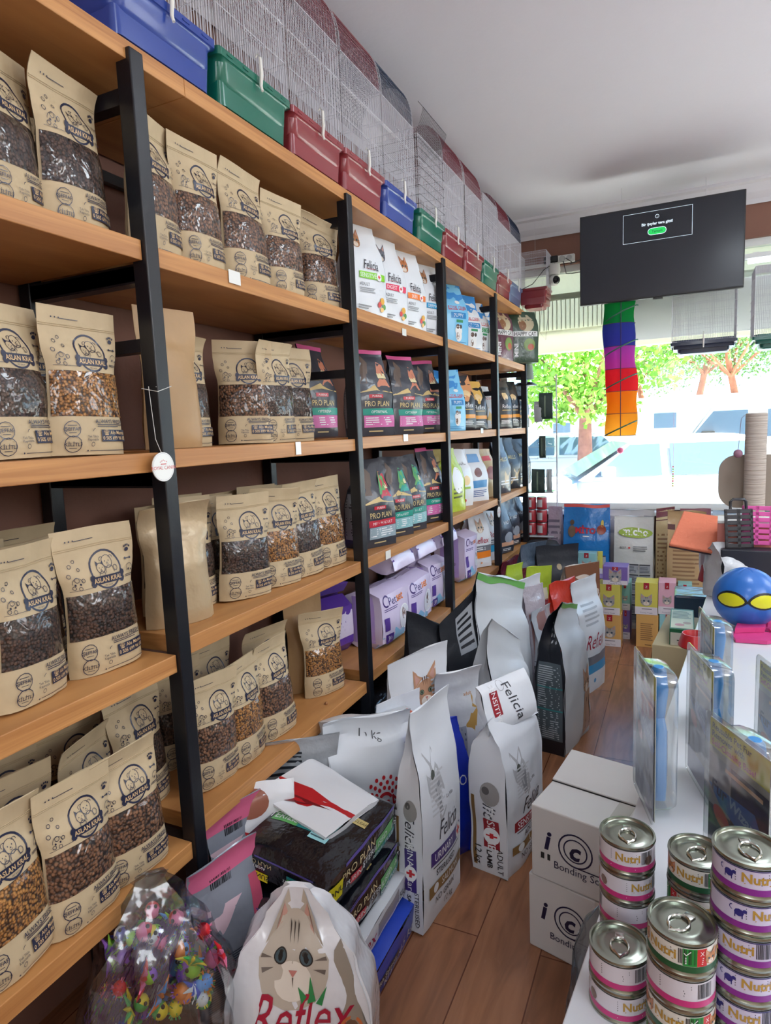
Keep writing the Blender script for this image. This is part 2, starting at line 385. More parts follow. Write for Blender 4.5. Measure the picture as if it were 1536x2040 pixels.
# ------------------------------------------------------------------ bags
def interp(tab, t):
    if t <= tab[0][0]: return tab[0][1]
    for (a, x), (b, y) in zip(tab, tab[1:]):
        if t <= b: k = (t - a) / (b - a); k = k * k * (3 - 2 * k); return x + (y - x) * k
    return tab[-1][1]
KIND = {
 'pouch': ([(0, .8), (.1, 1), (.45, .92), (.66, .62), (.8, .1), (.86, .03), (1, .015)], [(0, .98), (.12, .97), (.4, .9), (.58, .88), (.74, .97), (.84, 1), (1, 1)]),
 'gus': ([(0, .96), (.05, 1), (.5, 1), (.68, .8), (.86, .25), (.95, .04), (1, .025)], [(0, .98), (.5, 1), (.75, .97), (1, 1.02)]),
 'fold': ([(0, .96), (.05, 1), (.7, 1), (.84, .8), (.94, .3), (.98, .05), (1, .03)], [(0, .98), (.5, 1), (.75, .99), (1, .96)]),
 'low': ([(0, .96), (.05, 1), (.7, 1), (.82, .75), (.93, .25), (.98, .05), (1, .03)], [(0, .98), (.5, 1), (.75, .99), (1, 1.0)]),
 'neck': ([(0, .96), (.05, 1), (.45, 1), (.62, .8), (.8, .3), (.92, .05), (1, .025)], [(0, .98), (.45, 1), (.66, .9), (.8, .78), (.92, .76), (1, .8)]),
 'peak': ([(0, .9), (.1, 1), (.5, .95), (.75, .7), (.9, .35), (1, .1)], [(0, .92), (.2, 1), (.5, .98), (.7, .8), (.88, .45), (1, .18)]),
 'pillow': ([(0, .04), (.03, .15), (.12, .72), (.25, 1), (.75, 1), (.88, .72), (.97, .15), (1, .04)], [(0, 1), (.15, .97), (.5, 1), (.85, .97), (1, 1)]),
 'slab': ([(0, .5), (.02, .8), (.08, .97), (.5, 1), (.9, .97), (.97, .7), (1, .2)], [(0, .97), (.1, 1), (.9, 1), (1, .97)]),
}
class Bag:
    def __init__(s, w, d, h, kind='gus', seed=0, bend=0.0, vb=0.8, wr=0.004, fold=0.8, tw=0.0, bulge=0.14, ws=9.0, sag=0.0):
        s.w, s.d, s.h, s.kind, s.seed, s.bend, s.vb, s.wr, s.fold, s.tw, s.bulge, s.ws, s.sag = w, d, h, kind, seed, bend, vb, wr, fold, tw, bulge, ws, sag
        s.D, s.Wd = KIND[kind]
    def P0(s, side, u, v):
        dh = s.d / 2 * interp(s.D, v); hw = s.w / 2 * interp(s.Wd, v)
        if s.kind == 'pouch':
            if side in (1, 3): u = 0.5; 
            q = max(0.0, 1 - abs(2 * u) ** 2.6) ** 0.62
            x = 2 * u * hw; y = -dh * q - 0.0008
            if side == 2: x, y = -x, -y
            if side == 1: x, y = hw, 0
            if side == 3: x, y = -hw, 0
        else:
            fl = (s.d / 2 - dh) * s.fold
            if side in (0, 2):
                x = 2 * u * hw; y = -dh - s.bulge * s.d * (1 - (2 * u) ** 2) * math.sin(PI * min(1, max(0, v)) ** 0.8) * 0.9
                if side == 2: x, y = -x, -y
            else:
                y = 2 * u * dh; x = hw - fl * (1 - abs(2 * u)) + s.bulge * 0.35 * s.d * (1 - (2 * u) ** 2) * (dh / (s.d / 2)) * math.sin(PI * v)
                if side == 3: x, y = -x, -y
        return Vector((x, y, v * s.h))
    def P(s, side, u, v, off=0.0):
        def f(u, v):
            p = s.P0(side, u, v)
            e = 1.0
            if s.kind == 'pouch': e = max(0, 1 - abs(2 * u) ** 6) if side in (0, 2) else 0
            if side in (0, 2): n = Vector((0, -1 if side == 0 else 1, 0))
            else: n = Vector((1 if side == 1 else -1, 0, 0))
            q = noise.noise(Vector((p.x * s.ws + s.seed * 3.1, p.y * s.ws * .6, p.z * s.ws * 0.8 + s.seed))) + 0.5 * noise.noise(Vector((p.x * s.ws * 2.3, p.y * 9 + s.seed, p.z * s.ws * 2.1)))
            common = noise.noise(Vector((p.x * 5 + s.seed * 7, 3.3, p.z * 6 + s.seed)))
            flat = interp([(0, 0), (.7, .2), (.9, 1), (1, 1)], v)
            p = p + n * (q * s.wr * (1 - 0.8 * flat) * e) + Vector((0, common * s.wr * 2.2 * flat, noise.noise(Vector((p.x * 6, s.seed, 0))) * s.wr * 1.5 * flat))
            if s.sag: p.z -= s.sag * s.h * (2 * p.x / s.w) * flat
            if s.bend and v > s.vb:
                L = s.h * (1 - s.vb); t = p.z - s.vb * s.h; R = L / s.bend; a = t / R
                yy = p.y
                p = Vector((p.x, yy * math.cos(a) - R * (1 - math.cos(a)), s.vb * s.h + R * math.sin(a) + yy * math.sin(a)))
            if s.tw and v > 0.5:
                a = s.tw * (v - 0.5) * 2; p = Vector((p.x * math.cos(a) - p.y * math.sin(a), p.x * math.sin(a) + p.y * math.cos(a), p.z))
            return p
        p = f(u, v)
        if off:
            e = 0.004
            u1 = min(0.499, u + e); u0 = max(-0.499, u - e); v1 = min(1, v + e); v0 = max(0, v - e)
            n = (f(u1, v) - f(u0, v)).cross(f(u, v1) - f(u, v0))
            if n.length > 1e-12: p = p + n.normalized() * off
        return p
    def body(s, mb, mi=0, mis=None, nu=10, nv=22):
        mis = mis or [mi] * 4
        sides = (0, 2) if s.kind == 'pouch' else (0, 1, 2, 3)
        for sd in sides:
            n = nu if sd in (0, 2) else 4
            mb.grid(lambda a, b: s.P(sd, a - .5, b), n, nv, mis[sd])
        for v, rev in ((0.0, 1), (1.0, 0)):      # caps
            ring = []
            for sd in sides:
                n = nu if sd in (0, 2) else 4
                ring += [s.P(sd, i / n - .5, v) for i in range(n)]
            c = sum(ring, Vector()) / len(ring); k = len(ring)
            mb.add([c] + ring, [((0, 1 + (i + 1) % k, 1 + i) if rev else (0, 1 + i, 1 + (i + 1) % k)) for i in range(k)], mis[0])
    def print_on(s, mb, side, ops, mats, off0=0.0008, cell=0.012):
        wd = s.w if side in (0, 2) else s.d
        for vs, fs, col, li in art2d(ops, wd, s.h, cell):
            m = inkmat(col)
            if m not in mats: mats.append(m)
            lo = off0 + li * (0.00005 if s.w < .21 else 0.00015) + (0.0004 if col == (214, 182, 136) else 0)
            mb.add([s.P(side, max(-.5, min(.5, x / wd)), max(0, min(1, y / s.h)), lo) for x, y in vs], fs, mats.index(m))
def make_bag(name, cat, bag, m, front=(), left=(), right=(), back=(), seal=None, top=None, sidem=None, loc=(0, 0, 0), rot=(0, 0, 0), label=None, group=None, nu=10, nv=22):
    root = thing(name, label, cat, loc, group=group, rot=rot)
    mb = MB(); mats = [m] + ([sidem] if sidem else [])
    bag.body(mb, 0, [0, 1, 0, 1] if sidem else None, nu, nv)
    for sd, ops in ((0, front), (1, right), (3, left), (2, back)):
        if ops: bag.print_on(mb, sd, list(ops), mats)
    mb.build('bag_body', mats, root, True)
    if seal:
        sm, v0 = seal; s2 = MB()
        for sd in (0, 2): s2.grid(lambda a, b: bag.P(sd, a - .5, v0 + (1 - v0) * b, 0.0015), 10, 3)
        s2.build('top_seal', sm, root, True)
    if top: top(root, bag)
    return root
def bag_rot(rz, B, T=None):
    """rotation for a bag standing at B whose mouth leans to T"""
    if T is None: return (0, 0, math.radians(rz))
    z = (Vector(T) - Vector(B)).normalized(); x = Vector((math.cos(math.radians(rz)), math.sin(math.radians(rz)), 0)); x = (x - z * x.dot(z)).normalized(); y = z.cross(x)
    return Matrix((x, y, z)).transposed().to_euler()

# ------------------------------------------------------------------ room
YB, ZC, XW, XR, YF = 5.35, 3.17, -0.44, 4.4, -2.6
def floor_mat():
    m, nt, p = base('laminate_planks')
    tc = node(nt, 'ShaderNodeTexCoord'); mp = node(nt, 'ShaderNodeMapping'); mp.inputs['Rotation'].default_value = (0, 0, PI / 2)
    nt.links.new(tc.outputs['Object'], mp.inputs[0])
    br = node(nt, 'ShaderNodeTexBrick'); br.offset = 0.37; br.inputs['Scale'].default_value = 1.0; br.inputs['Brick Width'].default_value = 1.25; br.inputs['Row Height'].default_value = 0.19
    br.inputs['Mortar Size'].default_value = 0.0022; br.inputs['Mortar Smooth'].default_value = 0.3
    br.inputs['Color1'].default_value = rgb(150, 102, 72); br.inputs['Color2'].default_value = rgb(130, 86, 60); br.inputs['Mortar'].default_value = rgb(92, 50, 30)
    nt.links.new(mp.outputs[0], br.inputs['Vector'])
    n = node(nt, 'ShaderNodeTexNoise'); n.inputs['Scale'].default_value = 4; n.inputs['Detail'].default_value = 8; n.inputs['Distortion'].default_value = 1
    mp2 = node(nt, 'ShaderNodeMapping'); mp2.inputs['Scale'].default_value = (6, 0.8, 1); nt.links.new(tc.outputs['Object'], mp2.inputs[0]); nt.links.new(mp2.outputs[0], n.inputs['Vector'])
    mx = node(nt, 'ShaderNodeMix', data_type='RGBA', blend_type='OVERLAY'); mx.inputs[0].default_value = 0.55
    nt.links.new(br.outputs[0], mx.inputs[6]); nt.links.new(n.outputs[0], mx.inputs[7])
    # scratches
    w = node(nt, 'ShaderNodeTexNoise'); w.inputs['Scale'].default_value = 3.3; w.inputs['Detail'].default_value = 10; w.inputs['Roughness'].default_value = 0.75
    nt.links.new(tc.outputs['Object'], w.inputs['Vector'])
    mr = node(nt, 'ShaderNodeMapRange'); mr.inputs[1].default_value = 0.60; mr.inputs[2].default_value = 0.72; mr.inputs[4].default_value = 0.5; nt.links.new(w.outputs[0], mr.inputs[0])
    mx2 = node(nt, 'ShaderNodeMix', data_type='RGBA'); mx2.inputs[7].default_value = rgb(196, 150, 120)
    nt.links.new(mr.outputs[0], mx2.inputs[0]); nt.links.new(mx.outputs[2], mx2.inputs[6]); nt.links.new(mx2.outputs[2], p.inputs['Base Color'])
    r2 = node(nt, 'ShaderNodeMapRange'); r2.inputs[3].default_value = 0.13; r2.inputs[4].default_value = 0.34; nt.links.new(w.outputs[0], r2.inputs[0]); nt.links.new(r2.outputs[0], p.inputs['Roughness'])
    b = node(nt, 'ShaderNodeBump'); b.inputs['Strength'].default_value = 0.25; b.inputs['Distance'].default_value = 0.003; b.invert = True
    nt.links.new(br.outputs['Fac'], b.inputs['Height']); nt.links.new(b.outputs[0], p.inputs['Normal'])
    return m
struct(MB().box((XW, YF, -0.1), (XR, YB + .12, 0)).build('floor', floor_mat()))
struct(MB().box((XW - .15, YF - .15, ZC), (XR + .15, YB + .2, ZC + .15)).build('ceiling', M_CEIL))
struct(MB().box((XW - .15, YF, -.1), (XW, YB + .2, ZC)).build('wall_left', M_WALL))
struct(MB().box((XR, YF, -.1), (XR + .15, YB + .2, ZC)).build('wall_right', mat('cream_paint', (214, 200, 180), 0.85, bump=.1)))
struct(MB().box((XW, YF - .15, -.1), (XR, YF, ZC)).build('wall_front', mat('cream_paint', (214, 200, 180), 0.85)))
ZS, ZH = 0.86, 2.80      # window sill and head
wb = MB().box((XW, YB, ZH), (XR, YB + .2, ZC)).box((XW, YB, 0), (XR, YB + .2, ZS)).box((XW, YB, ZS), (XW + .16, YB + .2, ZH))
struct(wb.build('wall_back', M_WALL))
c = MB()
prof = [(0, 0), (0.0, -.14), (.012, -.15), (.02, -.12), (.05, -.08), (.075, -.03), (.1, -.02), (.1, 0)]
for (ax, n_) in (('b', 0), ('l', 1)):
    vs = []
    for e in (0, 1):
        for a, z in prof:
            if ax == 'b': vs.append(((XW if e == 0 else XR), YB - a, ZC + z))
            else: vs.append((XW + a, (YF if e == 0 else YB), ZC + z))
    k = len(prof); c.add(vs, [(i, i + 1, k + i + 1, k + i) for i in range(k - 1)])
struct(c.build('trim_1', mat('cornice_plaster', (214, 212, 216), 0.7)))
# window frame, sill, glass, roller shutter box
M_ALU = mat('white_aluminium', (225, 228, 226), 0.35)
wf = MB()
for x in (XW + .16, 1.95, XR - .05): wf.box((x, YB + .04, ZS), (x + .05, YB + .1, ZH))
wf.box((XW + .16, YB + .04, ZS), (XR, YB + .1, ZS + .05)).box((XW + .16, YB + .04, ZH - .05), (XR, YB + .1, ZH))
w1 = struct(wf.build('window_1', M_ALU))
mg, ng, pg = base('window_glass'); ng.nodes.clear()
_t = node(ng, 'ShaderNodeBsdfTransparent'); _g = node(ng, 'ShaderNodeBsdfGlossy'); _g.inputs['Roughness'].default_value = 0.01
_m = node(ng, 'ShaderNodeMixShader'); _m.inputs[0].default_value = 0.015; _o = node(ng, 'ShaderNodeOutputMaterial')
_t.inputs[0].default_value = rgb(244, 250, 250)
ng.links.new(_t.outputs[0], _m.inputs[1]); ng.links.new(_g.outputs[0], _m.inputs[2]); ng.links.new(_m.outputs[0], _o.inputs[0])
MB().box((XW + .2, YB + .068, ZS + .05), (XR - .05, YB + .074, ZH - .05)).build('window_pane', mg, w1)
struct(MB().box((XW + .16, YB - .12, ZS - .03), (XR, YB + .1, ZS), bev=.004).build('trim_2', mat('sill_stone', (222, 222, 220), .3)))
# ribbed shutter box outside the upper part of the glass
M_SH = mat('shutter_cream', (214, 214, 204), 0.5)
sh = MB(); sh.box((XW + .2, YB + .14, 2.30), (XR, YB + .148, 2.80))
x = XW + .22
while x < 4.3: sh.box((x, YB + .132, 2.33), (x + .006, YB + .14, 2.56)); x += .035
sh.box((XW + .2, YB + .12, 2.14), (XR, YB + .19, 2.32), bev=.01).box((XW + .2, YB + .095, 2.56), (XR, YB + .14, 2.60))
tag(sh.build('roller_shutter_box', cloth('shutter_translucent', (226, 224, 210))), 'cream ribbed roller shutter box across the top of the shop window', 'shutter')
bl = MB(); bl.box((.75, YB - .06, 2.16), (3.9, YB - .045, 2.52))
tag(bl.build('roller_blind', cloth('blind_cloth', (222, 224, 226))), 'half lowered white blind behind the television', 'blind')

# ------------------------------------------------------------------ shelving rack
rack = thing('shelving_rack', 'long black steel shelving rack with thick pine boards along the left wall', 'shelving', (0, 0, 0))
PY = [0.145, 1.145, 2.145, 3.165, 4.165, 5.03]
PW = 0.04
for i, y in enumerate(PY):
    zt = 2.41
    MB().box((-.032, y, 0), (.012, y + PW, zt), bev=.003).build('post', M_BLACK, rack)
    MB().box((-.43, y, 0), (-.39, y + PW, zt), bev=.003).build('post', M_BLACK, rack)
SH = {0: (.535, 1.03, 1.525, 2.005), 1: (.575, 1.06, 1.53, 2.00), 2: (.60, 1.065, 1.535, 2.02), 3: (.62, 1.08, 1.54, 2.02), 4: (.63, 1.08, 1.54, 2.02)}
for b, zs in SH.items():
    y0, y1 = PY[b] + PW, PY[b + 1]
    for z in zs:
        MB().box((-.43, y0 + .001, z - .045), (0.0, y1 - .001, z), bev=.002).build('shelf_board', M_WOOD, rack)
for i, y in enumerate(PY):
    for z in sorted(set(SH[min(i, 4)] + SH[max(0, i - 1)])):
        if i == 1 and z in SH[0][:2]: continue
        r = MB().box((-.39, y + .004, z - .085), (-.032, y + PW - .004, z - .047)); r.build('side_rail', M_BLACK, rack)
    MB().box((-.39, y + .004, 1.76), (-.032, y + PW - .004, 1.79)).build('side_rail', M_BLACK, rack)
    MB().box((-.39, y + .004, 2.30), (-.032, y + PW - .004, 2.335)).build('side_rail', M_BLACK, rack)
for (a, b_) in ((YF + 2.2, 1.33), (1.331, 2.9), (2.901, 5.08)):
    MB().box((-.43, a, 2.386), (0.0, b_, 2.428), bev=.002).build('top_board', M_WOOD, rack)
for b in range(5):
    for z in (2.30,): MB().box((-.42, PY[b] + PW, z), (-.40, PY[b + 1], z + .03)).build('back_rail', M_BLACK, rack)
M_PLAST = mat('price_paper', (236, 238, 234), .25, coat=.6)
def price_tag(px, py, label, w=.05, h=.035):
    p = atX(px, py, 0.002); t = thing('price_tag', label, 'price tag', (0.0022, p.y, p.z), group='price tags on the shelf edges')
    MB().box((0, -w / 2, -h / 2), (.0012, w / 2, h / 2)).build('paper', M_PLAST, t)
price_tag(467, 553, 'white price slip taped under clear tape to the board edge of the second bay')
price_tag(594, 893, 'white price slip on the eye level board below the kibble pouches', .03, .04)
price_tag(808, 872, 'white price slip on the board under the black bags with pink tops', .05, .03)
price_tag(805, 662, 'white price slip on the board under the white bags with coloured banners', .045, .03)
price_tag(960, 858, 'white price slip under the black and gold bags', .05, .03)
price_tag(773, 1105, 'white price slip on the board under the black bags with teal banners', .05, .035)

# ------------------------------------------------------------------ kraft pouches
K = (38, 42, 66)
def dogcat(cx, cy, s, hw):
    q = s * hw; o = [('o', cx, cy, s, s * .11, K)]
    # the two animals' heads and bodies in outline
    o += [('o', cx + s * .18, cy + q * .38, s * .33, s * .035, K), ('o', cx - s * .33, cy + q * .1, s * .26, s * .035, K)]
    for k, (ax, ay, r) in {0: (cx + s * .18, cy + q * .38, s * .33), 1: (cx - s * .33, cy + q * .1, s * .26)}.items():
        for e in (-1, 1): o.append(('e', ax + e * r * .38, ay + q * .02, r * .09, r * .11, K))
        o.append(('e', ax, ay - r * hw * .22, r * .12, r * .09, K)); o.append(('o', ax, ay - r * hw * .32, r * .2, s * .02, K, PI, 2 * PI))
    for e in (-1, 1): o.append(('o', cx + s * .18 + e * s * .31, cy + q * .52, s * .13, s * .03, K, 0 if e > 0 else PI * .3, PI * .9 if e > 0 else PI * 1.2))
    o += [('p', [(cx - s * .58, cy + q * .22), (cx - s * .56, cy + q * .5), (cx - s * .4, cy + q * .33)], K), ('p', [(cx - s * .1, cy + q * .22), (cx - s * .12, cy + q * .46), (cx - s * .26, cy + q * .33)], K)]
    o += [('o', cx + s * .22, cy - q * .12, s * .28, s * .03, K, -.2, PI + .2), ('o', cx - s * .32, cy - q * .24, s * .18, s * .03, K, -.2, PI + .2), ('o', cx + s * .6, cy - q * .02, s * .14, s * .03, K)]
    # bone banner
    for e in (-1, 1):
        for f in (-1, 1): o.append(('e', cx + e * s * 1.02, cy - q * .5 + f * q * .15, s * .19, s * .19, K))
    o += [('r', cx - s * 1.05, cy - q * .72, cx + s * 1.05, cy - q * .28, K), ('t', 'ASLAN KRAL', cx, cy - q * .5, s * .36, (214, 182, 136), {'b': .02, 'sx': .95}), ('t', 'PET SHOP', cx, cy - q * .84, s * .12, K)]
    return o
def pouch_art():
    hw = .205 / .325; o = dogcat(.07, .70, .2, hw)
    o += [('t', '\u2022 \u2022 \u2022', -.3, .925, .07, K), ('l', -.25, .915, .05, .925, 1, K)]
    for x, y, r in ((-.36, .76, .02), (-.3, .79, .018), (-.27, .73, .015), (-.4, .7, .02), (-.33, .67, .025), (-.26, .66, .02), (-.38, .62, .02), (-.31, .61, .02)):
        o.append(('o', x, y, r, .006, K, 0, 2 * PI))
    o += [('o', -.33, .645, .06, .005, K, 0, PI), ('e', -.36, .64, .011, .013, K), ('e', -.3, .64, .011, .013, K), ('r', -.44, .598, -.16, .6005, K)]
    o += [('e', .4, .80, .028, .024, K)] + [('e', .37 + i * .022, .822 + (.008 if i in (1, 2) else 0), .01, .013, K) for i in range(4)]
    o += [('r', .36, .735, .43, .74, K), ('e', .36, .7375, .012, .014, K), ('e', .43, .7375, .012, .014, K), ('o', .4, .67, .05, .005, K, 0, PI), ('e', .385, .665, .01, .014, K), ('e', .43, .66, .01, .012, K), ('l', .33, .615, .46, .635, 2, K)]
    # information panel
    o += [('t', 'ALWAYS FRESH', .19, .228, .062, K, {'b': .012}), ('l', .0, .188, .42, .212, 2, K),
          ('r', .05, .09, .44, .172, K), ('t', '\u260e Alo Mama', .25, .152, .06, (214, 182, 136), {'b': .006}), ('t', '0 505 699 96 05', .245, .113, .056, (214, 182, 136), {'b': .01}),
          ('o', -.3, .175, .085, .008, K), ('t', '\u015eEFFAF', -.3, .175, .05, K, {'b': .015}), ('l', -.35, .195, -.25, .205, 1, K), ('l', -.34, .146, -.26, .154, 1, K),
          ('o', -.3, .075, .085, .008, K), ('t', 'K\u0130L\u0130TL\u0130', -.3, .075, .05, K, {'b': .012}), ('l', -.34, .046, -.26, .054, 1, K),
          ('t', 'Tek T\u0131kla', -.07, .125, .035, K), ('t', 'Kap\u0131n\u0131zda', -.07, .105, .035, K), ('o', -.03, .16, .03, .006, K, PI * .5, PI), ('o', -.07, .075, .02, .005, K),
          ('e', -.13, .032, .01, .01, K), ('l', -.1, .027, .45, .037, 1, K)]
    return o
PART = pouch_art()
def kraft_pouch(kib, seed, bend=0.0, tw=0.0, d=.085, sag=0.0, wr=.005):
    bag = Bag(.205, d, .325, 'pouch', seed=seed, bend=bend, vb=.8, wr=wr, tw=tw, ws=14, sag=sag)
    root = thing('kibble_pouch', 'x', 'pouch')
    mb = MB(); mats = [M_KRAFT]; bag.body(mb, 0, nu=14, nv=26)
    bag.print_on(mb, 0, PART, mats, off0=.0009, cell=.008)
    pb = mb.build('pouch_body', mats, root, True)
    w = MB(); w.grid(lambda a, b: bag.P(0, (a - .5) * .97, .262 + .305 * b, .0007 + .004 * math.sin(PI * b) * (1 - abs(2 * a - 1) ** 4)), 16, 14)
    w.build('clear_window', M_KIB[kib], root, True)
    z = MB()
    for v in (.868, .88): z.tube([bag.P(0, -.49 + i * .098, v, .0012) for i in range(11)], .0009, 4)
    z.build('zip_seal', M_KRAFT, pb, True)
    return root, bag
PK = {}
for nm, a in {'dark0': ('dark', 1, 0.1), 'dark1': ('dark', 5, 0.6, .16), 'dark2': ('dark', 9, -.35, -.1), 'mid0': ('mid', 2, .15), 'mid1': ('mid', 6, .5, .14), 'mid2': ('mid', 11, .9, 0, .09, .05),
              'gold0': ('gold', 3, .12), 'gold1': ('gold', 8, .45, -.12)}.items():
    PK[nm] = Proto(kraft_pouch(*a)[0])
def fit_row(L, R, x0, w=.205, d=.085):
    """yaw and centre of a front whose left and right edges show at the pixels L and R"""
    best = None
    for k in range(20, 122, 2):
        a = math.radians(k); ux, uy = math.cos(a), math.sin(a)
        cx = x0 - d / 2 - abs(w / 2 * ux)
        lo, hi = 0.2, 6.0            # y so that the left edge hits L
        for _ in range(40):
            m = (lo + hi) / 2
            if proj((cx - ux * w / 2 + uy * d * .3, m - uy * w / 2, L[2]))[0] < L[0]: lo = m
            else: hi = m
        e = abs(proj((cx + ux * w / 2, lo + uy * w / 2, L[2]))[0] - R)
        e += abs(k - 88) * .25
        if best is None or e < best[0]: best = (e, k, cx, lo)
    return best[1], best[2], best[3]
def pouch_row(items, z, x0, group):
    for it in items:
        nm, L, R, label = it[:4]; o = it[4] if len(it) > 4 else {}
        rz, cx, cy = fit_row((L, 0, z + .15), R, x0)
        rz = o.get('rz', rz); cx += o.get('dx', 0); cy += o.get('dy', 0)
        PK[nm].put((cx, cy, z + .001), (o.get('rx', rnd.uniform(-.05, .04)), o.get('ry', rnd.uniform(-.035, .035)), math.radians(rz + rnd.uniform(-5, 5))), label, group, sc=(1, 1, o.get('s', rnd.uniform(.95, 1.03))))
g = 'kraft kibble pouches on the upper board of the near bay'
pouch_row([('dark0', -52, 92, 'kraft pouch of dark kibble cut by the left frame edge on the highest near shelf'),
           ('dark1', 85, 210, 'kraft pouch of dark kibble left of the first post, highest near shelf')], 2.005, -.02, g)
g = 'kraft kibble pouches on the eye level board of the near bay'
pouch_row([('dark2', -38, 100, 'kraft pouch of reddish dark kibble at the left frame edge on the eye level shelf'),
           ('gold0', 98, 246, 'kraft pouch of golden kibble left of the round tag on the eye level shelf')], 1.525, -.02, g)
PK['mid0'].put((-.30, 1.05, 1.526), (0, 0, 1.5), 'kraft pouch of brown kibble set back beside the first post, above the round tag', g)
PK['dark1'].put((-.34, 1.08, 2.006), (0, 0, 1.2), 'shadowed dark pouch lying back beside the first post on the highest near shelf', 'kraft kibble pouches on the upper board of the near bay')
g = 'kraft kibble pouches on the waist high board of the near bay'
pouch_row([('dark0', -8, 130, 'kraft pouch of dark kibble in front at the left edge of the waist high shelf'),
           ('dark2', 132, 288, 'large kraft pouch of dark kibble close to the first post at waist height', {'s': 1.03})], 1.03, -.02, g)
for i, (x, y, r) in enumerate([(-.15, .70, 1.45), (-.25, .83, 1.6), (-.27, .62, 1.5), (-.16, .90, 1.7), (-.33, 1.02, 1.5)]):
    PK['dark0' if i % 2 else 'mid1'].put((x - .03, y, 1.031), (0, 0, r), ['kraft pouch half hidden behind the front pair on the waist high near shelf', 'kraft pouch in the second rank of the waist high near shelf, its header showing', 'kraft pouch at the back left of the waist high near shelf', 'kraft pouch wedged between the two front pouches of the waist high near shelf', 'kraft pouch deep at the back of the waist high near shelf beside the post'][i], g)
g = 'kraft kibble pouches on the lowest board of the near bay'
pouch_row([('gold1', -56, 104, 'kraft pouch of yellowish kibble cut by the left frame edge on the lowest near shelf', {'dy': .0}),
           ('mid0', 92, 240, 'kraft pouch of brown kibble standing in the middle of the lowest near shelf'),
           ('mid1', 203, 335, 'kraft pouch of small brown kibble beside the first post, lowest near shelf')], .535, .012, g)
for i, (x, y, r, rx) in enumerate([(-.16, .80, 1.5, 0), (-.24, .66, 1.5, 0), (-.15, 1.0, 1.7, 0), (-.30, .88, 1.5, 0), (-.29, 1.06, 1.5, 0), (-.34, .74, 1.6, 0)]):
    PK[['mid0', 'dark0', 'mid1', 'dark2', 'mid0', 'dark0'][i]].put((x - .02, y, .536), (rx, 0, r), ['kraft pouch leaning behind the front three on the lowest near shelf', 'kraft pouch half lost in shadow at the left of the lowest near shelf', 'kraft pouch squeezed behind the one beside the first post on the lowest near shelf', 'kraft pouch in the back rank of the lowest near shelf, centre', 'kraft pouch in the back rank of the lowest near shelf, close to the post', 'kraft pouch against the wall on the lowest near shelf'][i], g)
g = 'kraft kibble pouches on the highest board of the second bay'
pouch_row([('mid1', 262, 358, 'kraft pouch of brown kibble tight behind the first post on the highest pouch shelf', {'dy': 0}),
           ('mid0', 354, 452, 'kraft pouch of round brown kibble, second right of the first post on the highest shelf'),
           ('mid1', 450, 534, 'kraft pouch above the white price slip, middle of the highest row of five'),
           ('mid0', 530, 606, 'kraft pouch second from the right in the row of five on the highest shelf'),
           ('mid2', 602, 678, 'kraft pouch with curled over mouth, right end of the highest row of five')], 2.00, -.012, g)
g = 'kraft kibble pouches on the eye level board of the second bay'
pouch_row([('mid0', 434, 556, 'kraft pouch of coffee brown kibble turned to the viewer, eye level second bay'),
           ('dark1', 530, 602, 'kraft pouch overlapped by the turned pouch on the eye level shelf of the second bay', {'dx': -.02}),
           ('dark2', 572, 652, 'kraft pouch at the right end of the eye level shelf, next to cardboard', {'dx': -.06})], 1.53, -.02, g)
PK['dark1'].put((-.2, 1.46, 1.531), (0, 0, 1.5), 'shadowed dark kraft pouch right of the plain brown one on the eye level shelf', g)
bk = Bag(.19, .09, .36, 'pouch', seed=21, wr=.006, ws=9)
def plain_pouch(label, loc, rot, h=.36, w=.19, m=M_KRAFTB, seed=21, bend=0, d=.09):
    return make_bag('paper_pouch', 'pouch', Bag(w, d, h, 'pouch', seed=seed, wr=.006, ws=9, bend=bend), m, loc=loc, rot=rot, label=label)
plain_pouch('plain brown paper pouch without print standing right of the first post', (-.10, 1.305, 1.531), (0, 0, 1.45))
plain_pouch('plain silver lined kraft pouch bulging out behind the first post at waist height', (-.11, 1.29, 1.061), (0, 0, 1.2), .33, .21, mat('kraft_foil', (190, 168, 134), .32, metal=.15, bump=.4), 33, .8, .1)
bx = MB(); bx.box((-.16, -.008, 0), (.16, .008, .24)); tag(bx.build('cardboard_sheet', mat('cardboard', (178, 130, 88), .8, vary=.08), loc=(-.3, 1.98, 1.531), rot=(0, 0, 1.2)), 'flat brown cardboard sheet leaning at the end of the eye level shelf', 'cardboard')
g = 'kraft kibble pouches on the waist high board of the second bay'
pouch_row([('dark2', 392, 470, 'kraft pouch of very dark kibble, leftmost on the waist high shelf of the second bay', {'dx': -.10, 'dy': .03}),
           ('dark0', 438, 542, 'kraft pouch of grey brown kibble leaning forward, waist high shelf, second bay'),
           ('gold1', 520, 600, 'kraft pouch of golden brown kibble, middle of the waist high second bay shelf', {'dx': .0}),
           ('dark1', 582, 645, 'kraft pouch of dark fine kibble, second from the right, waist high second bay'),
           ('gold0', 634, 688, 'kraft pouch of golden kibble by the second post on the waist high shelf')], 1.06, -.02, g)
for i in range(7):
    y = 1.38 + .11 * i
    PK[['dark0', 'mid0', 'dark2'][i % 3]].put((-.235 - .05 * (i % 2), y, 1.061), (0, 0, 1.35 + .1 * (i % 3)), 'back rank kraft pouch, waist high second bay, ' + ['behind the leftmost front pouch', 'behind the gap of the first two', 'behind the leaning pouch', 'behind the golden brown pouch', 'between two front pouches', 'behind the fine kibble pouch', 'in the corner by the second post'][i], g)
g = 'kraft kibble pouches on the lowest board of the second bay'
